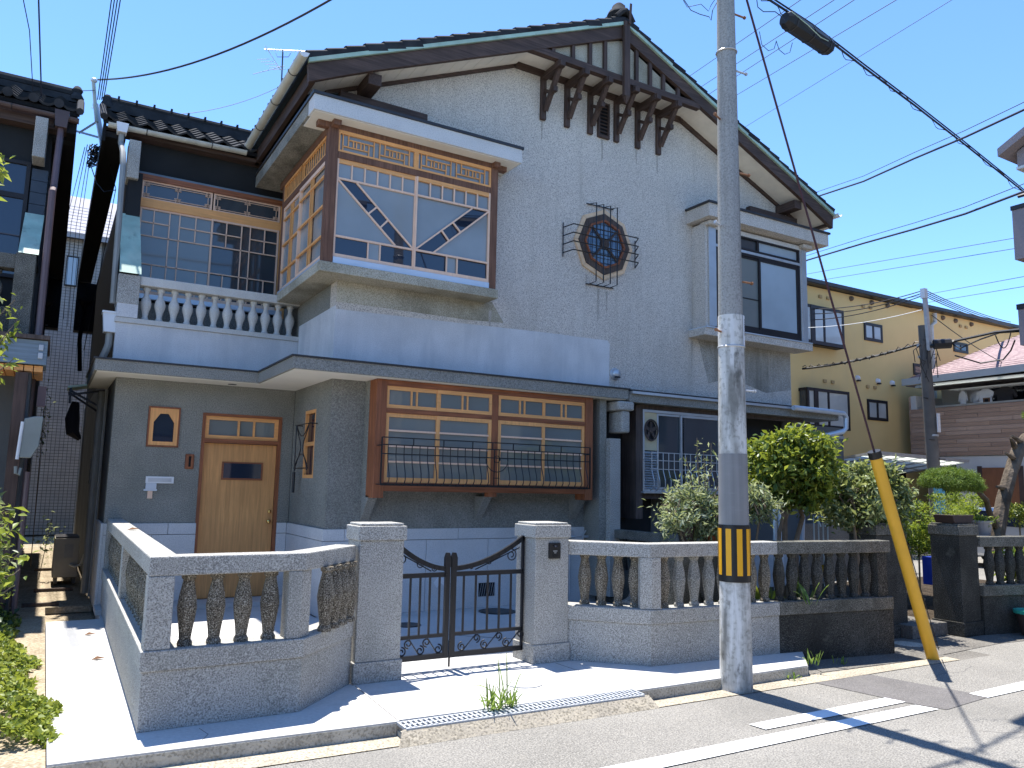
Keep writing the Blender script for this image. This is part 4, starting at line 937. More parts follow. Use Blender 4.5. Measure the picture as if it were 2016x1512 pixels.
for k in range(-4, 5):
    if k == 0: continue
    d_ = k*.078; w_ = .33 if abs(d_) < .16 else .33-(abs(d_)-.14)*.9
    ld.bar((OC[0]-w_, WY-.034, OC[1]+d_), (OC[0]+w_, WY-.034, OC[1]+d_), .007, .006); ld.bar((OC[0]+d_, WY-.034, OC[1]-w_), (OC[0]+d_, WY-.034, OC[1]+w_), .007, .006)
ld.build('glazing_lead', 'cable_blue', octo)
og = MB(); gy = 9.50
for z in (5.645, 5.51, 5.375, 5.24): og.tube([(6.56, WY-.01, z-.02), (6.63, gy, z), (7.90, gy, z), (7.93, WY-.12, z-.02), (7.99, WY-.01, z-.02)], .010, 5)
for x in (7.06, 7.20, 7.335, 7.47): og.tube([(x, WY-.01, 6.10), (x, gy, 6.07), (x, gy, 4.81), (x, WY-.01, 4.80)], .010, 5)
og.tube([(7.0, WY-.02, 6.10), (7.53, WY-.02, 6.10)], .009, 5); og.tube([(7.0, WY-.02, 4.80), (7.53, WY-.02, 4.80)], .009, 5)
og.tube([(6.56, WY-.02, 5.70), (6.56, WY-.02, 5.16)], .009, 5); og.tube([(7.97, WY-.03, 5.66), (7.97, WY-.03, 5.2)], .009, 5)
og.build('iron_grille', 'iron', octo)
# round vent hood
vh = MB()
vh.lathe((0, 0, 0), [(0, .095), (.012, .097), (.02, .085), (.05, .078), (.075, .055), (.088, .02)], 18)
M4 = Matrix.Translation((7.585, WY, 3.43)) @ Matrix.Rotation(math.pi/2, 4, 'X')
vh.v = [tuple(M4 @ Vector(v)) for v in vh.v]
vh.build('vent_hood', 'alu', H, smooth=True)
MB().box(7.54, 7.63, WY-.094, WY-.06, 3.365, 3.385).build('vent_slot', 'iron', H)

# --- right bay (older, bronze aluminium)
rbo = MB().box(9.14, 11.80, 9.30, WY-.002, 4.19, 4.315).build('bay_window', 'stucco', H, 'older corner bay with dark aluminium sliding windows', bevel=.006)
MB().box(9.24, 9.30, BY, WY-.002, 4.336, 6.13).box(9.305, 9.42, BY-.02, BY+.10, 4.336, 6.10).box(11.62, 11.76, BY-.02, BY+.10, 4.336, 6.10).split('post', 'stucco', rbo)
MB().box(9.421, 9.47, BY-.015, BY+.08, 4.37, 6.06).box(9.42, 9.47, BY-.024, BY-.016, 4.37, 6.06).box(11.59, 11.619, BY-.015, BY+.06, 4.37, 6.06).box(9.30, 9.42, BY-.026, BY-.021, 4.37, 6.08).box(11.625, 11.755, BY-.026, BY-.021, 4.37, 6.08).box(9.46, 11.6, BY-.02, BY+.06, 5.76, 5.805).split('post_cladding', 'alu', rbo)
MB().box(9.42, 11.62, BY-.01, BY+.10, 6.06, 6.14).build('beam', 'eave_render', rbo)
MB().box(9.24, 9.48, BY-.12, BY+.12, 6.085, 6.165).box(11.58, 11.82, BY-.12, BY+.12, 6.085, 6.165).split('post_cap', 'stucco', rbo, bevel=.02)
MB().box(9.12, 12.13, 9.15, WY-.002, 6.175, 6.395).build('eave_slab', 'stucco', rbo, 'rough grey eave of the right bay')
MB().box(9.09, 12.16, 9.12, WY-.002, 6.396, 6.43).build('eave_flashing', 'flash_dark', rbo)
MB().box(9.16, 11.78, 9.28, WY-.004, 4.3155, 4.335).build('sill_flashing', 'alu_blue', rbo)
PR = Plane((0, BY+.02, 0), (1, 0, 0), (0, -1, 0))
rw = MB()
PR.frame(9.472, 11.588, 4.34, 5.759, .045, .07, .03, rw, .04, .10); PR.frame(9.472, 11.588, 5.806, 6.058, .035, .07, .03, rw, .03, .045)
PR.frame(9.517, 10.575, 4.44, 5.72, .04, .03, .005, rw); PR.frame(10.525, 11.543, 4.44, 5.72, .045, .03, .025, rw)
rw.bar(PR.p(10.52, 5.84, 0), PR.p(10.52, 6.03, 0), .05, .04, PR.n); rw.bar(PR.p(9.55, 4.97, -.01), PR.p(10.55, 4.97, -.01), .02, .01, PR.n)
rw.split('sliding_frame', 'alu_bronze', rbo)
PR.pane([(9.55, 4.48), (10.55, 4.48), (10.55, 5.69), (9.55, 5.69)], -.012, .005, 'pane', 'glass_low', rbo, 'insect screen over curtained pane')
PR.pane([(10.56, 4.48), (11.51, 4.48), (11.51, 5.69), (10.56, 5.69)], .01, .005, 'pane', 'glass_blue', rbo, 'pale blue curtained sliding pane')
PR.pane([(9.5, 5.84), (10.5, 5.84), (10.5, 6.03), (9.5, 6.03)], -.012, .005, 'pane', 'glass_dark', rbo); PR.pane([(10.54, 5.84), (11.56, 5.84), (11.56, 6.03), (10.54, 6.03)], -.012, .005, 'pane', 'glass_blue', rbo)

# --- right-hand unit ground floor
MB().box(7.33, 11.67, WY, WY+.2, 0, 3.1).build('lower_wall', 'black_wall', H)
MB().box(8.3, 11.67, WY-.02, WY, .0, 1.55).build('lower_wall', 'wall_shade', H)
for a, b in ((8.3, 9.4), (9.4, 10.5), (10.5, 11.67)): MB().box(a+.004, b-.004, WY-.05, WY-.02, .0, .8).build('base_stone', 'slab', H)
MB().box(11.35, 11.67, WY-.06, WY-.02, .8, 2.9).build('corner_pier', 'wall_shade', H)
MB().box(7.12, 7.31, 9.2, 9.36, .1, 2.38).build('stone_post', 'granite', H, bevel=.006)
MB().box(7.00, 7.12, 9.30, 9.68, .1, 2.96).build('party_pier', 'stucco_dark', H)
MB().box(7.30, 7.46, 9.16, 9.5, 2.47, 2.80).box(7.22, 7.52, 9.13, 9.5, 2.80, 2.94).build('corbel_block', 'granite', H, bevel=.03)
rwn = MB().box(7.70, 7.83, 9.32, 9.68, 1.2, 2.93).box(9.50, 9.58, 9.32, 9.4, 1.5, 2.93).box(7.83, 11.5, 9.32, 9.42, 2.87, 2.935).box(7.83, 9.5, 9.36, 9.68, 1.5, 1.60)
rwo = rwn.build('kitchen_window', 'wood_old', H, 'weathered window with extractor fan on the right-hand unit')
PK = Plane((0, 9.33, 0), (1, 0, 0), (0, -1, 0))
al = MB(); PK.frame(7.832, 9.49, 1.61, 2.865, .03, .05, .02, al, .04, .035)
PK.frame(8.13, 8.68, 1.65, 2.82, .03, .03, .0, al); PK.frame(8.60, 9.46, 1.65, 2.82, .035, .03, .02, al)
al.box(7.80, 9.5, 9.26, 9.34, 1.585, 1.609)
al.split('sliding_frame', 'alu', rwo)
PK.pane([(8.15, 1.68), (8.65, 1.68), (8.65, 2.79), (8.15, 2.79)], -.02, .005, 'pane', 'glass_dark', rwo); PK.pane([(8.63, 1.68), (9.43, 1.68), (9.43, 2.79), (8.63, 2.79)], .0, .005, 'pane', 'glass_dark', rwo)
fp = MB().box(7.86, 8.125, 9.33, 9.36, 2.24, 2.83).build('fan_panel', M.setdefault('yellowed', mat('yellowed_plastic', (.55, .49, .33), .6, .3, .1, 5)), rwo)
fn = MB(); cx, cz = 7.99, 2.55
fn.tube([(cx+.125*math.cos(t), 9.30, cz+.16*math.sin(t)) for t in np.linspace(0, 2*math.pi, 21)], .014, 5)
for k in range(5):
    t = k*2*math.pi/5+.3; fn.bar((cx+.03*math.cos(t), 9.315, cz+.03*math.sin(t)), (cx+.11*math.cos(t), 9.31, cz+.13*math.sin(t)), .055, .006, (.3, -1, 0))
fn.tube([(cx, 9.30, cz), (cx, 9.33, cz)], .04, 10)
fn.build('extractor_fan', 'wood_old', fp)
MB().prism([(cx+.12*math.cos(t), 9.325, cz+.155*math.sin(t)) for t in np.linspace(0, 2*math.pi, 20)[:-1]], (0, .004, 0)).build('fan_hole', 'iron', fp)
for i in range(15):
    z = 1.66+i*.038
    MB().prism([(7.865, 9.31, z), (7.865, 9.345, z+.034), (7.865, 9.35, z+.028), (7.865, 9.315, z-.006)], (.255, 0, 0)).build('louvre', 'alu', rwo)
og = MB()
for z in (2.20, 2.08, 1.95): og.bar((7.84, 9.14, z), (9.45, 9.14, z), .012, .012)
for i in range(15):
    x = 7.86+i*.112; og.tube([(x, 9.14, 2.20), (x, 9.14, 1.93), (x, 9.09, 1.78), (x, 9.09, 1.69), (x, 9.18, 1.62)], .007, 5)
for x in (7.84, 9.45): og.bar((x, 9.14, 2.1), (x, 9.3, 2.1), .012, .012, (1, 0, 0))
og.build('iron_grille', 'alu', rwo)
for (x, r, c_) in ((10.35, .035, 'alu'), (10.48, .045, 'white_plastic')): MB().tube([(x, 9.0, 0), (x, 9.0, .7), (x+.02, 9.02, 1.5)], r, 8).build('drain_pipe', c_, H, smooth=True)

# ------------------------------------------------------------------ front fence
bp = [(0, .052), (.025, .052), (.045, .040), (.10, .046), (.19, .060), (.26, .068), (.34, .058), (.42, .041), (.445, .038), (.455, .050), (.485, .052)]
bmA = mesh_of(MB().lathe((0, 0, 0), bp, 8, math.pi/8), 'baluster', 'baluster')
bmB = mesh_of(MB().lathe((0, 0, 0), bp, 8, math.pi/8), 'baluster', 'baluster_grey')
bmC = mesh_of(MB().lathe((0, 0, 0), bp, 8, math.pi/8), 'baluster', 'granite_old')
def fence(name, label, loc, path, posts, bals, mt, mt2, z0=0.0, mesh=bmA, group='stone balustrade fences'):
    f = thing(name, label, 'fence', loc, group)
    MB().xy(ribbon(path, .015, .215), z0, .378).build('plinth', mt, f, bevel=.004)
    MB().xy(ribbon(path, 0, .23), .38, .515).build('coping', mt2, f, bevel=.008)
    MB().xy(ribbon(path, .015, .205), .998, 1.128).build('top_rail', mt2, f, bevel=.010)
    for pq in posts: MB().xy(pq, .516, .997).build('post', mt, f, bevel=.006)
    for (x, y, me) in bals: inst('baluster', me or mesh, f, (x, y, .514), random.uniform(-.1, .1))
    return f
def sq(x0, x1, y0, y1): return [(x0, y0), (x1, y0), (x1, y1), (x0, y1)]
bl = [(x, 5.95, None) for x in (.925, 1.115, 1.30, 1.49)]
for i in range(4):
    t = .22+i*.21; bl.append((1.79+.5*t+.05, 5.93+.56*t+.03, None))
for i, t in enumerate(np.linspace(6.12, 11.2, 27)):
    if abs(t-8.5) < .1: continue
    bl.append((.755+.07*(t-5.8)/5.5, t, None))
fence('stone_fence', 'clean grey stone balustrade left of the gate, turning back to the house', (1.5, 5.85, 0),
      [(.72, 11.36), (.64, 5.83), (1.73, 5.85), (2.33, 6.47)],
      [sq(.655, .82, 5.845, 5.99), sq(.70, .86, 8.42, 8.58), [(1.60, 5.865), (1.70, 5.868), (1.795, 5.96), (1.70, 6.06), (1.60, 6.04)], sq(.735, .87, 11.2, 11.36)], bl, 'granite', 'granite_rail')
bl = [(4.60+i*.115+.08, 6.42-i*.118+.03, None) for i in range(4)]
bl += [(5.26+i*.186, 5.95-i*.013, bmB if i in (1, 2, 3, 4) else None) for i in range(8)]
fence('stone_fence', 'clean grey stone balustrade right of the gate, behind the utility pole', (5.5, 5.85, 0),
      [(4.44, 6.47), (5.03, 5.86), (6.66, 5.745)], [[(4.96, 5.94), (5.05, 5.872), (5.16, 5.868), (5.16, 6.02), (5.02, 6.05)]], bl, 'granite', 'granite_rail')
bl = [(6.76+i*.172, 5.84-i*.0235, bmC) for i in range(8)]
fence('stone_fence', 'blackened mossy stone balustrade at the right end of the front fence', (7.5, 5.65, -.1),
      [(6.664, 5.745), (8.25, 5.53)], [sq(8.05, 8.22, 5.575, 5.74)], bl, 'granite_old', 'granite_old_top', z0=-.12)
# party fence running back to the house
fp_ = thing('stone_fence', 'old low stone balustrade between the two gardens beside the stone post', 'fence', (7.3, 8.5, 0), 'stone balustrade fences')
MB().box(7.2, 7.36, 7.3, 9.66, .93, 1.055).build('top_rail', 'granite_old_top', fp_, bevel=.008)
MB().box(7.2, 7.36, 7.3, 9.66, 0, .48).build('plinth', 'granite_old', fp_, bevel=.006)
for i in range(12): inst('baluster', bmC, fp_, (7.28, 7.4+i*.19, .47), 0, scale=(1, 1, .95))
# fences of the right-hand neighbour
bl = [(10.62+i*.19, 5.76-i*.03, bmC) for i in range(9)]
fence('stone_fence', 'dark stone balustrade right of the far gate pillar, at the picture edge', (11.2, 5.6, -.08),
      [(10.40, 5.72), (12.4, 5.40)], [], bl, 'granite_old', 'granite_old_top', z0=-.12)

def pillar(x0, x1, y0, y1, zt, mt, label, z0=0.0, mt2=None):
    f = thing('gate_pillar', label, 'gate pillar', ((x0+x1)/2, (y0+y1)/2, z0), 'stone gate pillars')
    MB().box(x0-.016, x1+.016, y0-.016, y1+.016, z0, z0+.17).build('plinth', mt, f, bevel=.006)
    MB().box(x0, x1, y0, y1, z0+.171, zt-.145).build('shaft', mt, f, bevel=.006)
    MB().box(x0-.018, x1+.018, y0-.018, y1+.018, zt-.144, zt-.022).build('cap', mt2 or mt, f, bevel=.008)
    MB().box(x0+.004, x1-.004, y0+.004, y1-.004, zt-.0215, zt).build('cap_top', mt2 or mt, f, bevel=.008)
    return f
pillar(2.335, 2.735, 6.43, 6.73, 1.31, 'granite', 'clean grey stone gate pillar left of the iron gate', mt2='granite_rail')
pillar(4.085, 4.47, 6.43, 6.78, 1.305, 'granite', 'clean grey stone gate pillar carrying the black intercom', mt2='granite_rail')
pillar(8.80, 9.18, 6.1, 6.48, 1.29, 'granite_old', 'dark narrow-looking stone gate pillar behind the yellow cable guard', -.1, 'granite_old_top')
pillar(9.98, 10.38, 5.76, 6.14, 1.29, 'granite_old', 'dark mossy stone gate pillar with a flat planter on top', -.09, 'granite_old_top')
ic = MB().box(4.23, 4.36, 6.405, 6.4295, .965, 1.115).build('intercom', 'tape_black', None, 'black video intercom panel on the right gate pillar', cat='intercom', bevel=.006)
MB().lathe((4.295, 6.398, 1.075), [(0, .001), (.001, .018), (.02, .018), (.021, .001)], 12).build('lens', 'glass_clear', ic)
MB().box(4.272, 4.318, 6.402, 6.4045, 1.035, 1.041).box(4.282, 4.308, 6.402, 6.4045, 1.018, 1.023).build('print', 'alu', ic)
MB().box(4.27, 4.322, 6.400, 6.4045, .985, 1.005).build('speaker_slot', 'iron', ic)

# ------------------------------------------------------------------ gate
ga = thing('garden_gate', 'black wrought iron double gate with swooping top rails and scrolls', 'gate', (3.38, 6.62, 0))
PG = Plane((0, 6.62, 0), (1, 0, 0), (0, -1, 0))
for (x0, x1, mir) in ((2.70, 3.272, 0), (3.298, 4.06, 1)):
    hx, mx = (x0, x1) if not mir else (x1, x0)          # hinge side, meeting side
    lfo = PG.bars([(mx-(.02 if not mir else -.02), .10, mx-(.02 if not mir else -.02), .965)], .045, .035, 0).build('gate_leaf', 'iron', ga); PG.bars([(hx, .10, hx, 1.17)], .02, .03, 0).build('hinge_stile', 'iron', lfo)
    rl = MB(); PG.bars([(x0, .12, x1, .12, .045), (x0, .30, x1, .30, .03), (x0, .835, x1, .835, .04)], .04, .03, 0, rl); rl.split('rail', 'iron', lfo)
    pts = [PG.p(mx+(hx-mx)*k, .885+.27*k**1.9, 0) for k in np.linspace(0, 1, 12)]
    tr = MB()
    for a, b in zip(pts, pts[1:]): tr.bar(a, b+(b-a)*.08, .042, .03, PG.n)
    tr.build('curved_rail', 'iron', lfo)
    fx_ = mx+(.02 if mir else -.02)
    MB().xz([(fx_-.028, .90), (fx_+.028, .90), (fx_+.028, .985), (fx_+.012, 1.03), (fx_-.012, 1.03), (fx_-.028, .985)], 6.60, 6.64).build('finial', 'iron', lfo)
    for i in range(1, 6):
        x = x0+(x1-x0)*i/6+(0.0); PG.bars([(x, .31, x, .83)], .016, .016, 0).build('bar', 'iron', lfo)
    sc = MB(); sg = 1 if mir else -1
    for i in range(3):
        xa = mx+(hx-mx)*(.16+i*.31); dxx = (hx-mx)*.2
        scroll(sc, PG, xa, .18, .042, 0, .007, 1.3, math.pi/2, sg); scroll(sc, PG, xa+dxx, .245, .040, 0, .007, 1.3, -math.pi/2, sg)
        sc.tube([PG.p(xa+.01*sg, .145), PG.p(xa+dxx-.01*sg, .28)], .006, 5)
    scroll(sc, PG, mx+(hx-mx)*.27, .895, .03, 0, .005, 1.3, 0, sg); scroll(sc, PG, mx+(hx-mx)*.52, .935, .035, 0, .005, 1.3, 0, sg); scroll(sc, PG, mx+(hx-mx)*.83, .99, .06, 0, .006, 1.5, math.pi/2, -sg)
    sc.tube([PG.p(mx+(hx-mx)*.32, .87), PG.p(mx+(hx-mx)*.95, 1.06)], .006, 5)
    sc.split('scrollwork', 'iron', lfo)
MB().bar((3.285, 6.60, .02), (3.285, 6.60, .25), .014, .014).build('drop_bolt', 'iron', ga)
MB().xz([(3.22, .835), (3.23, .70), (3.26, .70), (3.245, .835)], 6.59, 6.60).build('latch', 'iron', ga)

# ------------------------------------------------------------------ utility pole by the road
PX, PY = 5.44, 5.20
up = thing('utility_pole', 'tall weathered concrete utility pole with black and yellow band by the kerb', 'utility pole', (PX, PY, -.1))
def rp(z): return .141-(z+.1)*.0084
def seg(z0, z1, mt, nm, dr=0, n=32, lab=None): return MB().lathe((PX+.0, PY, 0), [(z0, rp(z0)+dr), (z1, rp(z1)+dr)], n).build(nm, mt, up, lab, smooth=False)
def seg_s(z0, z1, mt, nm, dr=0, lab=None):
    o = seg(z0, z1, mt, nm, dr, 40, lab)
    o.data.shade_smooth(); o.data.set_sharp_from_angle(angle=R_(42))
    return o
seg_s(-.12, 12.5, 'conc_pole', 'shaft')
seg_s(-.1, .842, 'pole_white', 'paint_coat', .002, 'flaking white paint at the foot of the pole')
seg_s(1.34, 1.985, 'pole_band', 'grey_wrap', .006)
seg_s(1.985, 3.28, 'pole_white', 'torn_sheet', .004, 'peeling pale poster film half way up the pole')
slv = seg_s(.842, 1.345, 'tape_black', 'warning_sleeve', .010)
r = rp(1.1)+.013
for k in range(9):
    t0 = -2.377+.34-.17+k*.698; w_ = .35
    arc = [(PX+r*math.cos(t0+q*w_/4), PY+r*math.sin(t0+q*w_/4)) for q in range(5)]
    inn = [(PX+(r-.006)*math.cos(t0+q*w_/4), PY+(r-.006)*math.sin(t0+q*w_/4)) for q in range(5)]
    MB().xy(arc+inn[::-1], .90, 1.31).build('yellow_stripe', 'tape_yellow', slv)
for z in (5.93, 2.98, 7.5): MB().tube([(PX+(rp(z)+.008)*math.cos(t), PY+(rp(z)+.008)*math.sin(t), z+.0) for t in np.linspace(0, 2*math.pi, 25)], .008, 5).build('steel_band', 'alu', up)
i = 0
for z, s_ in ((2.58, 1), (3.12, -1), (3.62, 1), (4.15, -1), (4.7, 1), (5.22, -1), (5.75, 1), (6.35, 1), (5.05, 1), (6.9, -1), (7.4, 1)):
    if z == 5.05: continue
    rr = rp(z)
    a = Vector((PX+s_*rr*.9*.86, PY-s_*rr*.5*.9+(-.03 if s_ < 0 else 0), z)); b = a+Vector((s_*.15, -.01 if s_ > 0 else -.06, .0))
    MB().tube([a, b], .010, 6).tube([b-Vector((s_*.018, 0, 0)), b], .017, 6).build('step_bolt', 'rust' if i % 3 else 'steel', up); i += 1
# address plate
ta = R_(-66); rr = rp(3.1)+.012
def pc(t, z, e=0): return (PX+(rr+e)*math.cos(t), PY+(rr+e)*math.sin(t), z)
pl = MB()
for q in range(4):
    t0, t1 = ta+q*.12-.1, ta+(q+1)*.12-.1
    pl.prism([pc(t0, 2.99), pc(t1, 2.99), pc(t1, 3.275), pc(t0, 3.275)], (0, 0, 0.0001)) if False else pl.add([pc(t0, 2.99), pc(t1, 2.99), pc(t1, 3.275), pc(t0, 3.275), pc(t0, 2.99, -.004), pc(t1, 2.99, -.004), pc(t1, 3.275, -.004), pc(t0, 3.275, -.004)], [(0, 1, 2, 3), (4, 7, 6, 5), (0, 4, 5, 1), (3, 2, 6, 7), (1, 5, 6, 2), (0, 3, 7, 4)])
plo = pl.build('address_plate', 'white_plastic', up, 'small white vertical address plate')
def text(s, size, loc, rot, mt, parent, name='lettering'):
    cu = bpy.data.curves.new(name, 'FONT'); cu.body = s; cu.size = size; cu.extrude = .0006; cu.align_x = 'CENTER'
    cu.materials.append(M[mt]); o = bpy.data.objects.new(name, cu); C.objects.link(o); o.parent = parent
    o.location = Vector(loc)-wl(parent); o.rotation_euler = rot
    bpy.context.view_layer.update(); me = bpy.data.meshes.new_from_object(o.evaluated_get(bpy.context.evaluated_depsgraph_get()))
    o2 = bpy.data.objects.new(name, me); C.objects.link(o2); o2.parent = parent; o2.location = o.location; o2.rotation_euler = rot
    if not me.materials: me.materials.append(M[mt])
    bpy.data.objects.remove(o); return o2
tt = ta+.14
text('12', .045, (PX+(rr+.003)*math.cos(tt), PY+(rr+.003)*math.sin(tt), 3.085), (math.pi/2, 0, tt+math.pi/2), 'flash_dark', plo)
gl = MB()
for k in range(6):
    z = 3.235-k*.022
    for (dx, dz, w_, h_) in ((0, .006, .016, .002), (0, 0, .016, .002), (0, -.006, .013, .002), (-.004, 0, .002, .014), (.005, 0, .002, .014)):
        a = tt+dx/rr; gl.bar(pc(a-w_/2/rr, z+dz, .001), pc(a+w_/2/rr, z+dz, .001), h_ if w_ > .005 else .014, .001, (math.cos(a), math.sin(a), 0))
gl.build('lettering', 'flash_dark', plo)
# pole-head hardware just above the frame (casts the shadows seen on the road)
MB().box(PX-.9, PX+.9, PY-.05, PY+.03, 9.0, 9.08).box(PX-.7, PX+.7, PY-.05, PY+.03, 10.2, 10.28).split('cross_arm', 'steel', up)
tr_ = MB().lathe((PX-.1, PY-.5, 8.2), [(0, .25), (.03, .27), (.7, .27), (.74, .1)], 16).build('transformer', 'grey_plastic', up)

# guy wire and yellow guard
G0, G1 = Vector((8.37, 5.176, -.1)), Vector((7.50, 5.176, 2.06))
gg = thing('cable_guard', 'leaning yellow plastic guard over the guy wire', 'cable guard', tuple(G0))
MB().tube([G0-Vector((0, 0, .02)), G1], .062, 20).build('yellow_tube', 'yellow', gg, smooth=True)
d = (G1-G0).normalized()
MB().tube([G1-d*.04, G1+d*.035], .068, 14).build('black_collar', 'tape_black', gg)
for k in (.09, .30, .55, .78): MB().tube([G0.lerp(G1, k)+Vector((.045, -.055, 0)), G0.lerp(G1, k)+Vector((.06, -.062, .0))], .012, 6).build('clip', 'tape_black', gg)
MB().tube([G0+Vector((.055, -.03, .1)), G1+Vector((.055, -.03, 0))], .006, 4).build('seam', 'tape_black', gg)
wire([G1, Vector(at(1470, 0, Y=5.18)), Vector(at(1450, -70, Y=5.18))], .012, 'maroon guy wire rising from the yellow guard to the pole head', 'cable_red', 'guy_wire')

# ------------------------------------------------------------------ overhead cables
def P(u, v, D): return Vector(at(u, v, D=D))
def vplane(u, v, a, b, c_):                  # a*x+b*y=c
    d = ray(u, v); t = c_/(a*d[0]+b*d[1]); return Vector((d[0]*t, d[1]*t, EYE+d[2]*t))
az = .18; cc = PY-az*PX
main = [vplane(u, v, -az, 1, cc) for u, v in ((1420, -60), (1515, 0), (1600, 55), (1700, 132), (1800, 207), (1900, 285), (2016, 378), (2150, 490))]
bd = wire(main, .013, 'thick black telephone cable carrying the splice box, running right from the pole', 'rubber', n=7)
wire([p+Vector((0, 0, .045)) for p in main], .010, 'support strand just above the thick telephone cable', 'rubber')
hel = MB(); prev = []
for i in range(90):
    k = i/89*(len(main)-1); a = min(int(k), len(main)-2); q = main[a].lerp(main[a+1], k-a); prev.append(q+Vector((0, .03*math.cos(i*1.1), .03*math.sin(i*1.1)-.02+.02*math.sin(i*.31))))
hel.tube(prev, .005, 4).build('lashing_wire', 'cable_blue', bd)
# splice box
c0, c1 = vplane(1548, 58, -az, 1, cc), vplane(1622, 92, -az, 1, cc)
c0, c1 = main[1].lerp(main[2], .35)-Vector((0, 0, .10)), main[2].lerp(main[3], .30)-Vector((0, 0, .10))
sb = MB(); dd = (c1-c0).normalized()
sb.tube([c0-dd*.02, c0+dd*.04, c1-dd*.04, c1+dd*.02], [.06, .098, .098, .06], 8)
sbo = sb.build('splice_box', 'rubber', None, 'long black splice box hanging on the telephone cable', cat='splice box', smooth=False)
for k in (.12, .5, .88): MB().tube([c0.lerp(c1, k)-dd*.012, c0.lerp(c1, k)+dd*.012], .104, 8).build('strap', 'flash_dark', sbo)
MB().tube([c0+Vector((0, -.09, .03)), c0.lerp(c1, .3)+Vector((0, -.12, -.03)), c0.lerp(c1, .6)+Vector((0, -.11, -.06)), c0.lerp(c1, .8)+Vector((0, -.10, -.03))], .005, 5).build('earth_wire', 'copper', sbo)
# second closure and cables on the left side above the frame (shadow casters)
wire(sag((PX, PY, 6.9), (-12, 4.6, 7.3), .25), .02, 'thick cable leaving the pole to the left above the picture', n=6)
MB().tube([(4.1, 5.18, 6.80), (4.75, 5.2, 6.78)], .09, 8).build('splice_box', 'rubber', None, 'black splice box left of the pole above the picture', cat='splice box')
# pair of spacer cables from behind the gable to the right
for (a, b, lab) in (((1560, 520), (1600, 508), 'lower'), ((1560, 400), (1605, 385), 'upper')):
    pass
def spaced(pts, off, lab, r=.016):
    o = wire(pts, r, lab, 'cable_blue', n=6)
    wire([p+Vector((0, 0, off)) for p in pts], .006, lab.replace('thick', 'thin messenger strand over the'), 'cable_blue')
    return o
spaced([P(u, v, D) for u, v, D in ((1480, 560, 19), (1590, 512, 16.2), (1700, 479, 14), (1800, 451, 12.5), (1900, 421, 11.2), (2016, 377, 10), (2120, 330, 9))], .10, 'thick service cable crossing the sky behind the right eave, lower one')
spaced([P(u, v, D) for u, v, D in ((1480, 440, 19), (1612, 386, 16), (1700, 357, 14.4), (1800, 312, 12.8), (1900, 270, 11.4), (2016, 216, 10.1), (2120, 160, 9.1))], .10, 'thick service cable crossing the sky behind the right eave, upper one')
for i, (a, b) in enumerate((((1330, 172), (1640, -44)), ((1350, 192), (1700, -38)), ((1370, 203), (1740, -38)), ((1430, 197), (1850, -51)), ((1470, 247), (1950, -47)))):
    dir_ = Vector((0, 0, 0)); lab = ['topmost', 'second', 'third', 'fourth', 'lowest and faintest'][i]
    pa, pb = P(a[0]-60, a[1]+38, 24), P(*b, 13)
    wire([pa.lerp(pb, k/6) for k in range(7)], .008 if i < 4 else .006, lab+' of the five thin power lines crossing the sky behind the big pole', 'cable_blue', group='power lines over the gable')
for i, (a, b, lab) in enumerate((((1580, 541), (2030, 463), 'higher thin line'), ((1590, 556), (2030, 484), 'second thin line'), ((1780, 588), (2040, 540), 'third thin line'), ((1800, 600), (2040, 560), 'lowest thin line'))):
    wire([P(*a, 55), P(*b, 34)], .016, lab+' in the sky above the yellow building', 'cable_blue')
# loose wire ends on the pole
wire([P(1345, 0, 9), P(1353, 14, 9), P(1380, 8, 9), P(1395, 22, 9), P(1400, 10, 9), P(1410, -5, 9)], .004, 'loose thin wire curling left of the big pole', 'cable_blue')
wire([P(1347, 0, 9.1), P(1360, 20, 9.1), P(1378, 28, 9.1), P(1396, 33, 9.1), P(1400, 40, 9.1), P(1403, 20, 9.1), P(1414, 0, 9.1)], .005, 'dangling wire loop left of the big pole', 'cable_blue')
wire([P(1490, 0, 8.2), P(1492, 14, 8.2), P(1503, 23, 8.2), P(1526, 23, 8.2), P(1538, 32, 8.2), P(1545, 40, 8.2)], .005, 'thin lead looping into the splice box', 'cable_blue')
for (xs, lab) in (((1495, 1500, 1513, 1524, 1528), 'left drooping wire hook right of the big pole'), ((1528, 1534, 1545, 1555, 1560), 'right drooping wire hook right of the big pole')):
    wire([P(x, v, 8.6) for x, v in zip(xs, ((62, 88, 100, 96, 82) if xs[0] == 1495 else (80, 98, 107, 103, 84)))], .004, lab, 'cable_blue')
# cables top left
MS = at(190, 165, Y=11.9)
wire(sag(P(193, 157, 12.6), P(700, -30, 9), .28, 20), .014, 'black service drop curving from the mast up to the top of the picture')
for i in range(4):
    pa, pb = P(192+i*4, 196, 12.7), P(222+i*6, -20, 10.5)
    wire(sag(pb, pa, .03, 10), .008, ['leftmost', 'second', 'third', 'rightmost'][i]+' cable of the bundle rising from the mast', group='cables rising from the mast')
wire([P(40, -30, 9), P(58, 60, 10), P(65, 180, 11.6)], .006, 'thin wire dropping at the far top left', 'cable_blue')
wire([P(75, -30, 9), P(78, 70, 10), P(82, 205, 11.6)], .010, 'thicker wire dropping at the top left', 'cable_blue')
wire(sag(P(-20, 138, 14), P(186, 178, 12.8), .12), .006, 'slack thin wire from the left edge to the mast', 'cable_blue')
wire(sag(P(180, 212, 14), P(552, 170, 17), .35), .006, 'thin wire from the mast behind the wing roof to the aerial', 'cable_blue')
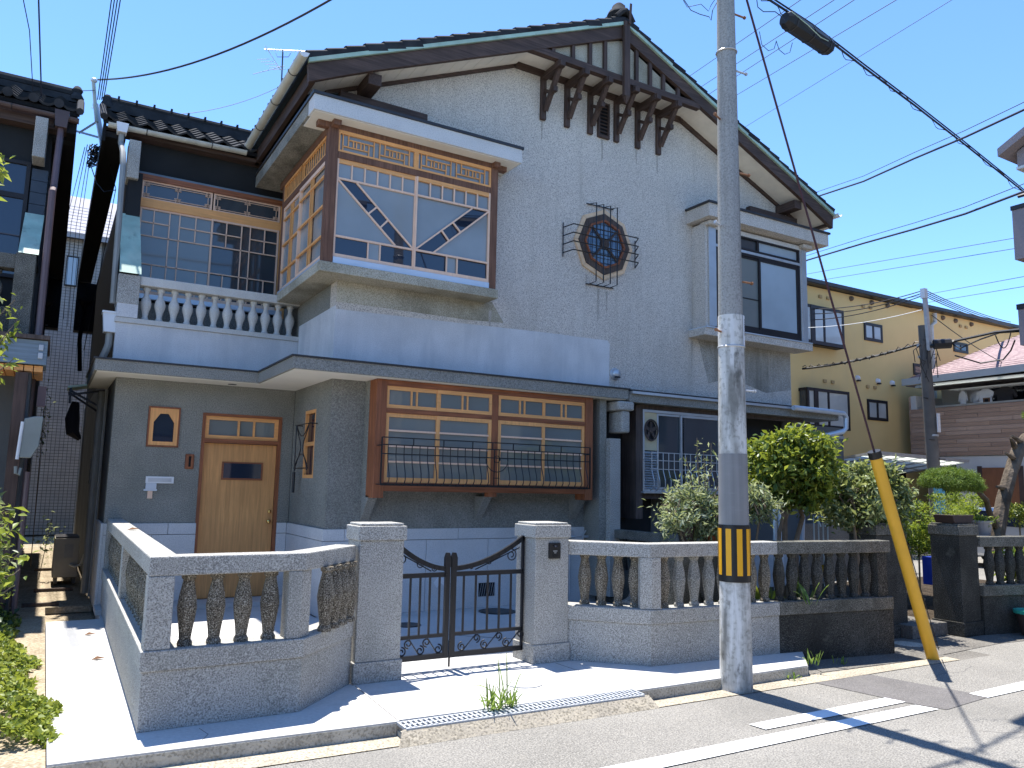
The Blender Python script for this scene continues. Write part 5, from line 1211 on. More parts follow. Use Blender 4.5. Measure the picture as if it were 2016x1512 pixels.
# mast with brackets
ms = thing('cable_mast', 'galvanised service mast clamped between the two roof corners', 'mast', tuple(P(205, 340, 12.9)))
MB().tube([P(184, 160, 12.9), P(190, 240, 12.9)], .028, 8).build('upper_pipe', 'gutter', ms)
MB().tube([P(188, 205, 12.95), P(203, 290, 12.95)], .045, 8).build('lower_channel', 'steel', ms)
MB().lathe(tuple(P(185, 160, 12.9)), [(-.02, .03), (.0, .05), (.03, .05), (.05, .03)], 10).build('cap', 'white_plastic', ms)
MB().bar(P(155, 262, 12.95), P(190, 240, 12.95), .03, .02).bar(P(150, 258, 12.95), P(200, 272, 12.95), .03, .02).split('stay', 'steel', ms)
tg = MB()
for k in range(13):
    a = P(188+random.uniform(-10, 10), 290+random.uniform(-8, 8), 12.8); pts = [a]
    for j in range(6): pts.append(P(178+random.uniform(-8, 25), 295+j*6+random.uniform(-6, 6), 12.8+random.uniform(-.1, .1)))
    tg.tube(pts, .011, 4)
tg.build('tangled_wires', 'rubber', ms)
for i, (a, b) in enumerate((((172, 285), (140, 440)), ((177, 285), (150, 445)), ((167, 290), (132, 430)), ((181, 285), (158, 445)))):
    pa, pb = P(*a, 12.9), P(*b, 22)
    wire([pa, pb, P(b[0]-18-i, b[1]+220, 23)], .007, ['second from left', 'second from right', 'leftmost', 'rightmost'][i]+' cable running back along the alley between the roofs', group='cables along the alley')
wire([P(180, 330, 12.6), P(190, 360, 12.4), P(205, 378, 12.2), P(228, 374, 12.1)], .008, 'black wire looping from the tangle to the downpipe')
wire([P(204, 265, 12.7), P(216, 320, 12.2), P(228, 372, 12.1), P(200, 520, 12.0), P(165, 690, 12.2)], .006, 'thin wire down the wing corner beside the downpipe')
# TV aerial on the roof
aer = thing('tv_aerial', 'thin TV aerial standing behind the left roof edge', 'aerial', tuple(P(556, 170, 15)))
am = MB().tube([P(553, 190, 15), P(557, 98, 15)], .014, 6)
am.build('mast', 'flash_dark', aer)
ae = MB()
ae.tube([P(520, 97, 15), P(602, 101, 15)], .009, 5)
for k in range(14): ae.tube([P(524+k*5.6, 97.5+k*.3-3.5, 15.06), P(524+k*5.6, 97.5+k*.3+3.5, 14.94)], .005, 4)
ae.tube([P(522, 90, 15), P(552, 138, 15)], .008, 5); ae.tube([P(498, 146, 15), P(560, 130, 15)], .007, 5)
for k in range(5): ae.tube([P(506+k*8, 120+k*5-3, 15.1), P(530+k*8, 116+k*5, 14.9)], .005, 4)
ae.tube([P(543, 105, 15), P(546, 112, 15), P(568, 112, 15), P(572, 105, 15)], .008, 5)
ae.build('elements', 'alu', aer)

# ------------------------------------------------------------------ far utility pole
fx, fy, _ = at(1832, 800, D=21)
f2 = thing('utility_pole', 'distant dark concrete utility pole before the yellow building', 'utility pole', (fx, fy, -.1))
zt = at(1819, 640, D=21)[2]; zt2 = at(1819, 575, D=21)[2]
tA, tB = Vector(at(1838, 920, D=21)), Vector(at(1817, 640, D=21)); tZ = tA+(tA-tB)*((tA.z+.1)/(tB.z-tA.z))
MB().tube([tZ, tA, tB], [.18, .165, .125], 14).build('shaft', 'pole_dark', f2, smooth=True)
fxo = lambda z: tA.x+(tB.x-tA.x)*(z-tA.z)/(tB.z-tA.z)-fx
MB().bar(at(1830, 690, D=20.8), at(1820, 575, D=20.8), .11, .08).build('steel_extension', 'steel', f2)
i0_ = at(1819, 578, D=20.8)
MB().box(i0_[0]-.07, i0_[0]+.07, i0_[1]-.06, i0_[1]+.06, zt2-.22, zt2+.04).build('insulator', 'white_plastic', f2)
for z in (3.2, 4.4, 5.3, 5.6): MB().lathe((fx+fxo(z), fy+.02, z), [(0, .165-.01*z), (.05, .165-.01*z)], 16).build('steel_band', 'steel', f2)
MB().box(fx+fxo(3.5)-.06, fx+fxo(3.5)+.06, fy-.19, fy-.165, 3.3, 3.8).build('plate', 'white_plastic', f2)
for z, s_ in ((2.6, 1), (3.1, -1), (3.7, 1), (4.2, -1), (4.6, 1)): MB().tube([(fx+fxo(z), fy-.05, z), (fx+fxo(z)+s_*.3, fy-.05, z)], .014, 5).build('step_bolt', 'iron', f2)
tcl = MB()
for k in range(12):
    a = P(1822+random.uniform(-10, 25), 690+random.uniform(-25, 25), 20.8); tcl.tube([a, a+Vector((random.uniform(-.4, .4), 0, random.uniform(-.4, .1))), a+Vector((random.uniform(-.3, .3), 0, -.5))], .012, 4)
tcl.build('tangled_wires', 'rubber', f2)
wire(sag(P(1580, 726, 24), P(1826, 672, 20.9), .1), .035, 'heavy black cable from behind the house to the distant pole')
wire([p+Vector((0, 0, .06*math.sin(i*2.4))) for i, p in enumerate(sag(P(1580, 722, 24), P(1822, 668, 20.9), .16, 40))], .012, 'curly lashing wire along the heavy black cable')
wire(sag(P(1590, 645, 24), P(1815, 610, 20.9), .1), .009, 'pale service line to the distant pole insulator', 'alu')
for i, v in enumerate((608, 618, 630)):
    wire(sag(P(1590, v, 26), P(1817, 572+i*5, 21), .15), .014, ['upper', 'middle', 'lower'][i]+' of three lines from the left to the distant pole top', group='lines left of the distant pole')
for i in range(4):
    wire(sag(P(1821, 571+i*4, 21), P(1990, 634+i*3, 30), .1), .014, ['topmost', 'second', 'third', 'lowest'][i]+' of four lines descending right from the distant pole top', group='lines right of the distant pole')
wire(sag(P(1828, 682, 20.8), P(1880, 672, 20.5), .02), .05, 'thick cable stub beside the distant splice box')
MB().tube([P(1838, 678, 20.7), P(1872, 676, 20.6)], .13, 8).build('splice_box', 'rubber', None, 'black splice box right of the distant pole', cat='splice box')
wire([P(1872, 673, 20.6), P(1915, 664, 20), P(1960, 654, 19.4), P(2016, 648, 18.6), P(2060, 644, 18)], .035, 'thick black cable from the distant splice box to the right edge')
wire([P(1872, 675, 20.6), P(1890, 686, 20.3), P(1930, 668, 20), P(1968, 655, 19.4), P(2016, 652, 18.6)], .02, 'slack cable sagging below the thick cable at right')
wire(sag(P(1960, 660, 19.3), P(1990, 655, 19.3), .35), .014, 'short loop hanging at the right cable junction')
wire([P(1880, 700, 20), P(1930, 715, 20), P(1975, 708, 19.5), P(1990, 690, 19.4), P(1998, 670, 19.2)], .02, 'drooping cable bundle before the mauve roof')
wire(sag(P(1834, 620, 21), P(1990, 722, 26), .1), .012, 'thin line slanting down across the mauve roof')

# ------------------------------------------------------------------ left neighbour house
Nh = thing('house', 'dark neighbouring house at the left edge with tiled roof and stone balustrade', 'house', (-2, 11.4, 0))
MB().box(-4, -.02, 12.42, 12.6, 6.4, 6.79).build('gable_wall', 'black_wall', Nh)
MB().box(-4, -.45, 12.4, 22, 0, 6.6).build('main_wall', 'black_wall', Nh)
MB().box(-.45, -.30, 11.8, 22, 0, 3.2).box(-.45, -.30, 12.42, 22, 3.2, 6.5).split('alley_wall', 'black_wall', Nh)
wr2 = MB().yz([(12.12, 6.72), (13.45, 7.41), (13.45, 7.35), (12.12, 6.66)], -3.5, .0).build('tiled_roof', 'board_black', Nh)
for c_ in range(6):
    for r_i in range(5):
        inst('roof_tile', wtile, wr2, (-.0-(c_+1)*.30, 12.10+r_i*tL*math.cos(slw), 6.735+r_i*tL*math.sin(slw)), rot=(slw, 0, 0), scale=(1.13, 1, 1.15))
    inst('eave_disc', mesh_of(MB().tube([(0, -.03, 0), (0, .05, .02)], .062, 12), 'eave_disc', 'tile') if c_ == 0 else bpy.data.meshes['eave_disc'], wr2, (-.26-c_*.30, 12.08, 6.77))
MB().box(-3.5, -.06, 13.36, 13.54, 7.40, 7.50).tube([(-3.5, 13.45, 7.58), (-.06, 13.45, 7.58)], .07, 8).build('ridge', 'tile', wr2)
MB().lathe((-.06, 13.40, 7.44), [(0, .09), (.05, .10), (.12, .06), (.17, .08), (.22, .05), (.24, .02)], 10).build('ridge_end_tile', 'tile', wr2, smooth=True)
MB().tube([(-.0, 12.06, 6.72), (-.0, 13.4, 7.44)], .05, 8).build('verge_roll', 'tile', wr2)
MB().box(-.14, -.02, 12.12, 22, 6.40, 6.64).box(-.30, -.14, 12.12, 22, 6.48, 6.56).split('side_eave', 'board_black', Nh)
MB().box(-.45, -.02, 21.6, 22, 5.2, 6.4).build('rear_return', 'board_black', Nh)
gutter((-4, 12.08, 6.64), (.0, 12.08, 6.60), .06, 'gutter', 'gutter_brown', Nh, 1)
MB().box(-4, -.1, 12.2, 12.4, 6.44, 6.62).build('eave_board', 'wood_dark_x', Nh)
MB().prism([(-.30, 12.0, 6.66), (-.12, 12.0, 6.66), (-.14, 12.0, 6.42), (-.28, 12.0, 6.42)], (0, .16, 0)).build('rain_head', 'gutter_brown', Nh)
MB().tube([(-.21, 12.08, 6.44), (-.21, 12.08, 6.30), (-.21, 12.0, 6.2), (-.22, 11.85, 5.5), (-.22, 11.4, 5.3), (-.21, 11.3, 2.9)], .042, 8).build('downpipe', 'pipe_brown', Nh, smooth=True)
MB().tube([(-.24, 11.9, 2.9), (-.24, 11.9, .02)], .04, 8).build('downpipe', 'gutter_brown', Nh, smooth=True)
MB().box(-.51, -.36, 12.0, 12.38, 5.93, 6.50).build('hanging_stone_post', 'granite', Nh, bevel=.01)
for j in range(6): MB().box(-.50, -.31, 12.30-.004*j, 12.36, 5.86-(j+1)*.17+.008, 5.86-j*.17).build('slate_course', 'shingle_dark', Nh)
for i in range(5):
    a, b = i/5, (i+1)/5
    y0, z0, y1, z1 = 12.1-.75*a, 5.15-.72*a, 12.1-.75*b, 5.15-.72*b
    MB().prism([(-.52, y0, z0), (-.52, y1, z1), (-.52, y1-.01, z1-.008), (-.52, y0-.006, z0+.012)], (.22, 0, 0)).build('copper_course', 'copper', Nh)
MB().yz([(12.1, 5.14), (11.36, 4.42), (12.38, 4.42), (12.38, 5.14)], -.515, -.31).build('buttress', 'black_wall', Nh)
PN = Plane((0, 12.36, 0), (1, 0, 0), (0, -1, 0))
nw = PN.frame(-2.0, -.52, 4.3, 5.95, .05, .06, .03)
nw.bar(PN.p(-2, 5.45), PN.p(-.55, 5.45), .07, .05, PN.n)
nwo = nw.build('window', 'alu_bronze', Nh)
PN.pane([(-1.95, 4.35), (-.57, 4.35), (-.57, 5.42), (-1.95, 5.42)], .0, .006, 'pane', 'glass_clear', nwo); PN.pane([(-1.95, 5.48), (-.57, 5.48), (-.57, 5.9), (-1.95, 5.9)], .0, .006, 'pane', 'glass_clear', nwo)
MB().box(-.54, -.32, 11.35, 11.75, 3.2, 4.42).build('balcony_pier', 'granite_old_top', Nh, bevel=.01)
MB().box(-3, -.54, 11.38, 11.6, 4.22, 4.40).build('balcony_handrail', 'granite_old_top', Nh)
MB().box(-3, -.54, 11.38, 11.6, 3.2, 3.72).build('balcony_parapet', 'granite_old', Nh)
for i in range(4): inst('baluster', mesh_of(MB().lathe((0, 0, 0), bpro, 12), 'baluster', 'granite_old_top', True), Nh, (-.72-i*.18, 11.5, 3.74))
MB().box(-3, -.08, 10.85, 12.4, 3.28, 3.33).build('canopy_roof', 'wood_old', Nh)
MB().box(-3, -.10, 10.9, 10.98, 2.98, 3.27).build('canopy_fascia', 'blue_grey', Nh)
MB().box(-.14, -.10, 10.98, 11.6, 2.98, 3.27).build('canopy_fascia', 'blue_grey', Nh)
for x in (-.15, -.15):
    pass
for z in (3.05, 3.15): MB().box(-.19, -.14, 10.88, 10.9, z, z+.07).build('bracket_plate', 'steel', Nh, bevel=.004)
for i in range(6): MB().box(-.22-i*.1, -.13-i*.1, 10.98, 12.0, 2.90, 2.97).build('joist', 'wood_new_x', Nh)
MB().box(-.40, -.27, 10.95, 11.1, 0, 2.88).build('corner_post', 'wood_dark_z', Nh)
MB().box(-.30, -.24, 11.1, 11.8, 0, 2.9).box(-3, -.3, 11.7, 11.8, 0, 2.9).split('porch_wall', 'wall_shade', Nh)
mb_ = thing('meter_box', 'grey-green plastic meter box on the left neighbour\'s wall', 'meter box', (-.2, 10.9, 1.8))
MB().xz([(-.28, 1.86), (-.16, 1.86), (-.09, 2.0), (-.07, 2.35), (-.16, 2.35), (-.26, 2.32)], 10.80, 10.95).build('case', 'grey_plastic', mb_, bevel=.01)
MB().tube([(-.295, 10.80, 1.84), (-.275, 10.80, 2.28)], .018, 8).build('white_tube', 'white_plastic', mb_)
MB().tube([(-.30, 10.82, 1.76), (-.295, 10.82, 1.68), (-.26, 10.82, 1.66), (-.25, 10.84, 1.74)], .018, 8).build('conduit', 'grey_plastic', mb_)
MB().tube([(-.18, 11.0, 1.7), (-.18, 11.0, .02)], .03, 8).build('downpipe', 'pipe_brown', Nh)
MB().box(-.16, -.07, 11.2, 11.3, 2.5, 2.75).build('wooden_box', 'pipe_brown', Nh)
# big cable sweep on the neighbour
wire([P(10, 270, 11.6), P(50, 330, 11.6), P(85, 350, 11.5), P(92, 375, 11.5), P(60, 410, 11.5), P(45, 440, 11.5), P(44, 470, 11.5)], .012, 'black cable sweeping over the left neighbour\'s window')
wire([P(62, 320, 11.5), P(80, 325, 11.5), P(92, 300, 11.5)], .010, 'short cable below the left hanging stone post')

# alley: tiled building, air conditioner, awning
Tb = thing('building', 'pale small-tiled building closing the end of the alley', 'building', (.2, 26.2, 0))
k = NB('small_tiles'); br = k.n('TexBrick'); k.l(k.vec(), br.inputs['Vector'])
MB().box(-4, 4, 26.02, 30, 0, 8.7).build('wall', M.setdefault('grout', mat('tile_grout', (.11, .105, .10), .9, .1)), Tb)
gt = MB()
tnx, tnz = .105, .088
for j in range(98):
    for i in range(13):
        x = -.45+i*tnx; z = .02+j*tnz; gt.box(x+.006, x+tnx-.006, 26.0, 26.018, z+.006, z+tnz-.006)
gt.build('wall_tile', M.setdefault('wtile', mat('glazed_wall_tile', (.33, .31, .29), .5, .4, .12, 3)), Tb, kind='stuff')
w3 = MB().box(.02, .34, 25.95, 26.0, 7.2, 8.1).build('window', 'alu_bronze', Tb)
MB().box(.05, .31, 25.94, 25.949, 7.24, 8.06).build('pane', 'glass_blue', w3)
MB().yz([(25.7, 8.7), (30, 11.2), (30, 11.1), (25.7, 8.6)], -4, 4).build('roof', 'slate_roof', Tb)
for i in range(9): MB().yz([(25.7+i*.35, 8.70+i*.2035), (26.07+i*.35, 8.92+i*.2035), (26.05+i*.35, 8.96+i*.2035), (25.68+i*.35, 8.76+i*.2035)], -.6, 1.2).build('roof_course', 'slate_roof', Tb)
ac = thing('air_conditioner', 'old beige air conditioner unit standing in the alley', 'air conditioner', (.4, 14.6, 0))
MB().box(.22, .56, 14.25, 15.0, .10, .70).build('case', M.setdefault('beige', mat('beige_metal', (.36, .33, .27), .5, .4, .1, 4)), ac, bevel=.01)
MB().box(.23, .55, 14.26, 14.99, .701, .72).build('lid', 'flash_dark', ac)
MB().box(.36, .48, 14.235, 14.249, .40, .60).build('panel', 'pipe_grey', ac)
MB().box(.25, .30, 14.3, 14.95, 0, .10).box(.50, .55, 14.3, 14.95, 0, .10).split('foot', 'dark_conc', ac)
MB().tube([(.45, 14.24, .3), (.52, 14.2, .26), (.60, 14.2, .3), (.64, 14.2, .45)], .02, 6).build('hose', 'gutter', ac)
aw = thing('side_awning', 'small broken green awning frame above the alley', 'awning', (.35, 13, 2.6))
MB().prism([(.18, 13.4, 2.92), (.66, 13.4, 3.02), (.66, 12.9, 3.02), (.18, 12.9, 2.92)], (0, 0, .03)).build('sheet', 'copper', aw)
MB().bar((.2, 12.95, 2.9), (.66, 12.95, 2.65), .03, .03).bar((.2, 13.35, 2.9), (.66, 13.35, 2.6), .03, .03).bar((.2, 12.9, 2.82), (.66, 12.9, 2.92), .03, .03).bar((.22, 12.92, 2.95), (.22, 12.92, 2.7), .03, .03).split('strut', 'iron', aw)
MB().tube([(.30, 13.2, 2.75), (.28, 13.2, 2.5), (.30, 13.2, 2.3), (.40, 13.2, 2.2)], [.05, .10, .09, .03], 7).build('bundled_cloth', 'rubber', aw)
for (x, lab) in ((.10, 'left'), (.42, 'right')):
    pass
MB().tube([at(88, 575, Y=20), at(90, 640, Y=20)], .05, 6).build('soffit_bracket', 'iron', Nh)
for i, (u, v, s_) in enumerate(((92, 590, 1), (168, 590, 1))):
    q = at(u, v, Y=19.5); MB().lathe((q[0], q[1], q[2]-.25), [(0, .04), (.1, .06), (.18, .14), (.24, .15)], 8).tube([(q[0], q[1], q[2]-.25), (q[0]-.04, q[1], q[2]-.9), (q[0]+.02, q[1], q[2]-1.6)], .05, 6).build('rain_head', 'iron', Nh if i == 0 else H)
MB().box(.60, .70, 14.0, 14.15, 1.55, 1.95).build('wall_box', 'pipe_grey', H)

# ------------------------------------------------------------------ yellow building
Yb = thing('apartment_building', 'ochre three-storey building with dark framed windows behind the right side', 'building', (28, 17, 0))
YW = 17.0
MB().box(17, 27.2, YW, 28, 0, 8.5).build('wall', 'yellow_wall', Yb); MB().box(27.2, 46, YW, 28, 0, 8.6).build('wall', 'yellow_wall', Yb)
MB().box(16, 46.5, YW-.25, 28.5, 8.52, 8.68).build('roof', 'flash_dark', Yb)
MB().box(16, 46.5, YW-.30, YW-.25, 8.54, 8.66).build('gutter', 'dark_trim', Yb)
def ywin(x0, x1, z0, z1, bay=False, split=2):
    pr_ = .35 if bay else .04; y = YW-pr_
    P_ = Plane((0, y, 0), (1, 0, 0), (0, -1, 0)); f = P_.frame(x0, x1, z0, z1, .09, .08, .0, None, .1, .12 if bay else .1)
    if bay: f.box(x0, x1, y+.001, YW, z0, z0+.1).box(x0, x1, y+.001, YW, z1-.1, z1); f.box(x1-.08, x1, y+.001, YW, z0, z1)
    for k_ in range(1, split): f.bar(P_.p(x0+(x1-x0)*k_/split, z0, -.03), P_.p(x0+(x1-x0)*k_/split, z1, -.03), .08, .05, P_.n)
    if bay: f.bar(P_.p(x0+.42, z0, -.02), P_.p(x0+.42, z1, -.02), .2, .06, P_.n)
    o = f.build('window', 'alu_bronze', Yb)
    for k_ in range(split):
        P_.pane([(x0+(x1-x0)*k_/split+.06, z0+.08), (x0+(x1-x0)*(k_+1)/split-.06, z0+.08), (x0+(x1-x0)*(k_+1)/split-.06, z1-.08), (x0+(x1-x0)*k_/split+.06, z1-.08)], -.02, .01, 'pane', 'glass_curtain' if (x0 < 26) else 'glass_dark', o)
    if bay: MB().box(x0, x0+.01, y+.08, YW-.05, z0+.1, z1-.1).build('side_pane', 'glass_dark', o)
ywin(20.75, 22.75, 6.45, 7.75, True, 2); ywin(24.28, 25.3, 6.98, 7.62); ywin(20.8, 22.9, 3.70, 5.0, True, 2); ywin(24.30, 25.42, 4.18, 4.90)
q1, q2 = at(1797, 715, Y=YW), at(1834, 743, Y=YW); ywin(q1[0], q2[0], q2[2], q1[2])
q1, q2 = at(1876, 672, Y=YW), at(1905, 697, Y=YW); ywin(q1[0], q2[0], q2[2], q1[2])
for (u, v) in ((1692, 744), (1732, 750), (1760, 754)):
    q = at(u, v, Y=YW-.1); mb = MB().lathe((0, 0, 0), [(0, .10), (.03, .10), (.09, .075), (.12, .03)], 12); m4 = Matrix.Translation((q[0], YW, q[2])) @ Matrix.Rotation(math.pi/2, 4, 'X'); mb.v = [tuple(m4 @ Vector(x)) for x in mb.v]
    mb.build('vent_hood', 'white_plastic', Yb, smooth=True); MB().box(q[0]-.06, q[0]+.06, YW-.125, YW-.02, q[2]-.115, q[2]-.07).build('vent_slot', 'iron', Yb)
for (u, v) in ((1680, 587), (1720, 595), (1751, 601), (1860, 625), (1885, 631), (1916, 638)):
    q = at(u, v, Y=YW-.1); mb = MB().lathe((0, 0, 0), [(0, .09), (.03, .09), (.08, .07), (.11, .03)], 12); m4 = Matrix.Translation((q[0], YW, q[2])) @ Matrix.Rotation(math.pi/2, 4, 'X'); mb.v = [tuple(m4 @ Vector(x)) for x in mb.v]
    mb.build('vent_hood', 'bark_light', Yb, smooth=True)
for (u, v) in ((1624, 585), (1708, 604), (1633, 751), (1717, 762), (1898, 643)):
    q = at(u, v, Y=YW-.05)
    for dx in (-.2, .2): MB().box(q[0]+dx-.07, q[0]+dx+.07, YW-.05, YW, q[2]-.05, q[2]+.05).build('vent_grille', M.setdefault('ochre_dark', mat('ochre_plastic', (.42, .29, .13), .7, .2)), Yb)
q = at(1840, 640, Y=YW-.1); MB().tube([(q[0], YW-.12, 8.45), (q[0], YW-.12, 8.1), (q[0]-.25, YW-.12, 7.95), (q[0]-.25, YW-.12, 3)], .08, 8).build('downpipe', 'gutter', Yb, smooth=True)

# ------------------------------------------------------------------ brown sided house with balcony
Bh = thing('house', 'two-storey house with brown plank siding, laundry balcony and mauve roof', 'house', (26, 12, 0))
BX = 26.0
MB().box(BX+.05, 36, 4, 15.8, 0, 2.93).build('lower_wall', 'white_wall', Bh)
MB().box(BX+.04, BX+.2, 4, 16.5, 2.95, 4.60).box(BX+.04, BX+2.2, 16.3, 16.5, 2.95, 5.08).build('balcony_parapet', 'white_wall', Bh)
nb = 12; y = 16.5
for j in range(nb):
    z0 = 2.95+j*(1.65/nb); yy = 16.5; jj = (j*37) % 5
    cuts = [16.5-.0]+sorted([16.5-(1.2+1.82*k+.37*jj) for k in range(7)], reverse=True)
    cuts = [c for c in cuts if c > 4.2]+[4]
    for a, b in zip(cuts, cuts[1:]):
        MB().box(BX, BX+.038, b+.006, a-.006, z0+.006, z0+1.65/nb-.004).build('siding_plank', M['siding'][random.randint(0, 2)], Bh)
for j in range(14): MB().box(BX, BX+1.0, 16.502, 16.54, 2.95+j*.15, 3.09+j*.15).build('siding_plank', M['siding'][j % 3], Bh)
MB().box(BX-.02, BX+.22, 4, 16.2, 4.602, 4.66).build('parapet_cap', 'pipe_grey', Bh)
MB().box(BX+1.6, 36, 4, 16.3, 2.95, 5.40).build('upper_wall', 'white_wall', Bh)
MB().box(BX+1.58, BX+1.6, 15.0, 15.6, 3.0, 5.6).build('white_screen', 'white_plastic', Bh)
MB().box(BX+1.55, BX+1.599, 9.5, 14.9, 3.0, 5.38).build('balcony_door', 'glass_clear', Bh)
MB().box(BX+1.53, BX+1.549, 12.0, 12.12, 3.0, 5.3).box(BX+1.53, BX+1.549, 13.85, 13.95, 3.0, 5.3).split('door_frame', 'alu', Bh)
# hip roof and canopy
rfv = [(BX-.2, 16.5, 5.66), (BX-.2, 3, 5.84), (37, 3, 5.84), (37, 16.5, 5.66), (BX+4.4, 13.2, 8.0), (BX+4.4, 8, 8.2)]
MB().add(rfv, [(0, 1, 5, 4), (0, 4, 3), (1, 2, 5), (2, 3, 4, 5), (3, 2, 1, 0)]).build('hip_roof', 'pink_roof', Bh)
crs = MB()
for j in range(26):
    t0 = j/26; a = Vector(rfv[0]).lerp(Vector(rfv[4]), t0); b = Vector(rfv[1]).lerp(Vector(rfv[5]), t0); crs.bar(a+Vector((0, 0, .005)), b+Vector((0, 0, .005)), .03, .014, (0, 0, 1))
crs.build('shingle_course', 'pink_roof', Bh, kind='stuff')
MB().prism([(BX-.28, 16.6, 5.44), (BX-.28, 16.6, 5.67), (BX-.28, 3, 5.85), (BX-.28, 3, 5.62)], (.07, 0, 0)).build('roof_fascia', M.setdefault('pale_fascia', mat('pale_fascia', (.42, .45, .46), .6, .3, .05)), Bh)
MB().box(BX-.2, BX+1.6, 3, 16.5, 5.405, 5.435).build('roof_soffit', 'mauve', Bh)
pts = [(BX+.9-1.3*math.sin(t), 0, 5.31+.22*math.cos(t)) for t in np.linspace(0, 1.45, 8)]
MB().prism([(p[0], 4, p[2]) for p in pts]+[(p[0]+.01, 4, p[2]-.04) for p in pts[::-1]], (0, 12.05, 0)).build('balcony_canopy', M.setdefault('cream_sheet', mat('cream_polycarbonate', (.6, .58, .52), .5, .3, .04)), Bh)
for dx in (.25, .5, .75): MB().tube([(BX+dx, 15.2, 5.20), (BX+dx, 8, 5.24)], .02, 6).build('drying_pole', 'white_plastic', Bh)
def shirt(y, w_, h_, mt, lab, cat='shirt', x=BX+.5, z=5.17):
    w_ = w_*.85; pts = [(0, -w_*.14, 0), (0, -w_*.5, -.12), (0, -w_*.62, -.34), (0, -w_*.46, -.38), (0, -w_*.38, -.22), (0, -w_*.36, -h_), (0, w_*.36, -h_), (0, w_*.38, -.22), (0, w_*.46, -.38), (0, w_*.62, -.34), (0, w_*.5, -.12), (0, w_*.14, 0)]
    o = MB().prism([(x+p[0], y+p[1], z+p[2]) for p in pts], (.05, 0, 0)).tube([(x+.02, y, z+.10), (x+.02, y+.02, z+.05), (x+.02, y, z+.02)], .01, 5)
    return o.build('hanging_shirt', mt, None, lab, cat=cat, group='laundry on the balcony', bevel=.012)
sy = [at(u, 780, X=BX+.5)[1] for u in (1922, 1938, 1955, 1975)]
s1 = shirt(at(1940, 780, X=BX+.5)[1], .62, 1.05, 'white_cloth', 'white t-shirt with a dark print hanging on the balcony')
MB().box(BX+.485, BX+.499, at(1942, 780, X=BX+.5)[1]-.11, at(1942, 780, X=BX+.5)[1]+.11, 4.60, 4.86).build('print', 'leaf_dead', s1)
MB().box(BX+.480, BX+.484, at(1942, 780, X=BX+.5)[1]-.06, at(1942, 780, X=BX+.5)[1]+.05, 4.64, 4.82).build('print', 'black_cloth', s1)
shirt(at(1924, 780, X=BX+.75)[1], .5, 1.0, 'white_cloth', 'narrow white garment left of the printed t-shirt', x=BX+.75)
shirt(at(1930, 780, X=BX+.95)[1], .5, .95, 'black_cloth', 'black shirt behind the white printed t-shirt', x=BX+.95)
shirt(at(1957, 780, X=BX+.6)[1], .6, 1.1, 'black_cloth', 'black shirt right of the printed t-shirt', x=BX+.6)
shirt(at(1978, 780, X=BX+.5)[1], .75, 1.05, 'grey_cloth', 'charcoal jacket at the right of the laundry', 'jacket')
shirt(at(1896, 790, X=BX+.5)[1], .3, 1.0, 'white_cloth', 'small white cloth at the left of the laundry', 'cloth')
# ground floor door, garage recess and canopy
MB().box(BX-.0, BX+.05, 13.05, 14.15, .0, 2.55).build('side_door', 'brown_door', Bh); MB().box(BX-.01, BX+.0, 12.9, 13.05, 0, 2.6).box(BX-.01, BX+.0, 14.15, 14.3, 0, 2.6).split('door_frame', 'gutter_brown', Bh)
MB().box(BX+.0, BX+.05, 15.0, 15.7, 1.6, 2.75).build('window', 'glass_dark', Bh)
cpz = 2.50
cpo = thing('carport', 'grey aluminium carport with translucent roof panels', 'carport', (20, 14, 0))
A_, B_, C_, D_ = (Vector(at(1722, 891, D=22)), Vector(at(1652, 903, D=25)), Vector(at(1768, 933, D=28)), Vector(at(1905, 908, D=24.5)))
def bil(a, b): return A_.lerp(D_, a).lerp(B_.lerp(C_, a), b)
for i in range(6):
    for j in range(3):
        MB().prism([bil((i+.06)/6, (j+.06)/3), bil((i+.94)/6, (j+.06)/3), bil((i+.94)/6, (j+.94)/3), bil((i+.06)/6, (j+.94)/3)], (0, 0, .01)).build('roof_panel', 'sky_sheet', cpo)
for i in range(7): MB().bar(bil(i/6, 0), bil(i/6, 1), .07, .07, (0, 0, 1)).build('rafter', 'alu', cpo)
for j in range(4): MB().bar(bil(0, j/3), bil(1, j/3), .09 if j in (0, 3) else .05, .10 if j in (0, 3) else .04, (0, 0, 1)).build('purlin', 'alu', cpo)
for q in (bil(.05, .9), bil(.95, .9)): MB().box(q[0]-.06, q[0]+.06, q[1]-.06, q[1]+.06, -.1, q[2]-.06).build('post', 'alu', cpo)
MB().box(17.5, 25.9, 16.7, 16.99, 0, 2.6).build('dark_garage_front', 'board_black', Yb)
# car at the right edge
cq = at(2030, 1000, D=19)
cr = thing('parked_car', 'silver parked car just entering the right picture edge', 'car', (cq[0], cq[1], -.1))
prof = [(-2.0, .25), (-2.05, .75), (-1.9, .92), (-1.0, 1.0), (-.45, 1.42), (.9, 1.47), (1.75, 1.05), (2.05, .95), (2.1, .3)]
MB().prism([(cq[0]-.8, cq[1]+a, b-.1) for a, b in prof], (1.6, 0, 0)).build('body', M.setdefault('silver', mat('silver_paint', (.55, .57, .6), .3, .5, .03, metal=.6)), cr, bevel=.08)
MB().prism([(cq[0]-.82, cq[1]+a, b-.1) for a, b in ((-.9, 1.02), (-.42, 1.36), (.85, 1.40), (1.5, 1.06))], (1.64, 0, 0)).build('side_window', 'glass_clear', cr)
for a in (-1.3, 1.35):
    for s_ in (-.82, .64):
        MB().tube([(cq[0]+s_, cq[1]+a, .22), (cq[0]+s_+.18, cq[1]+a, .22)], .31, 18).build('wheel', 'rubber', cr)
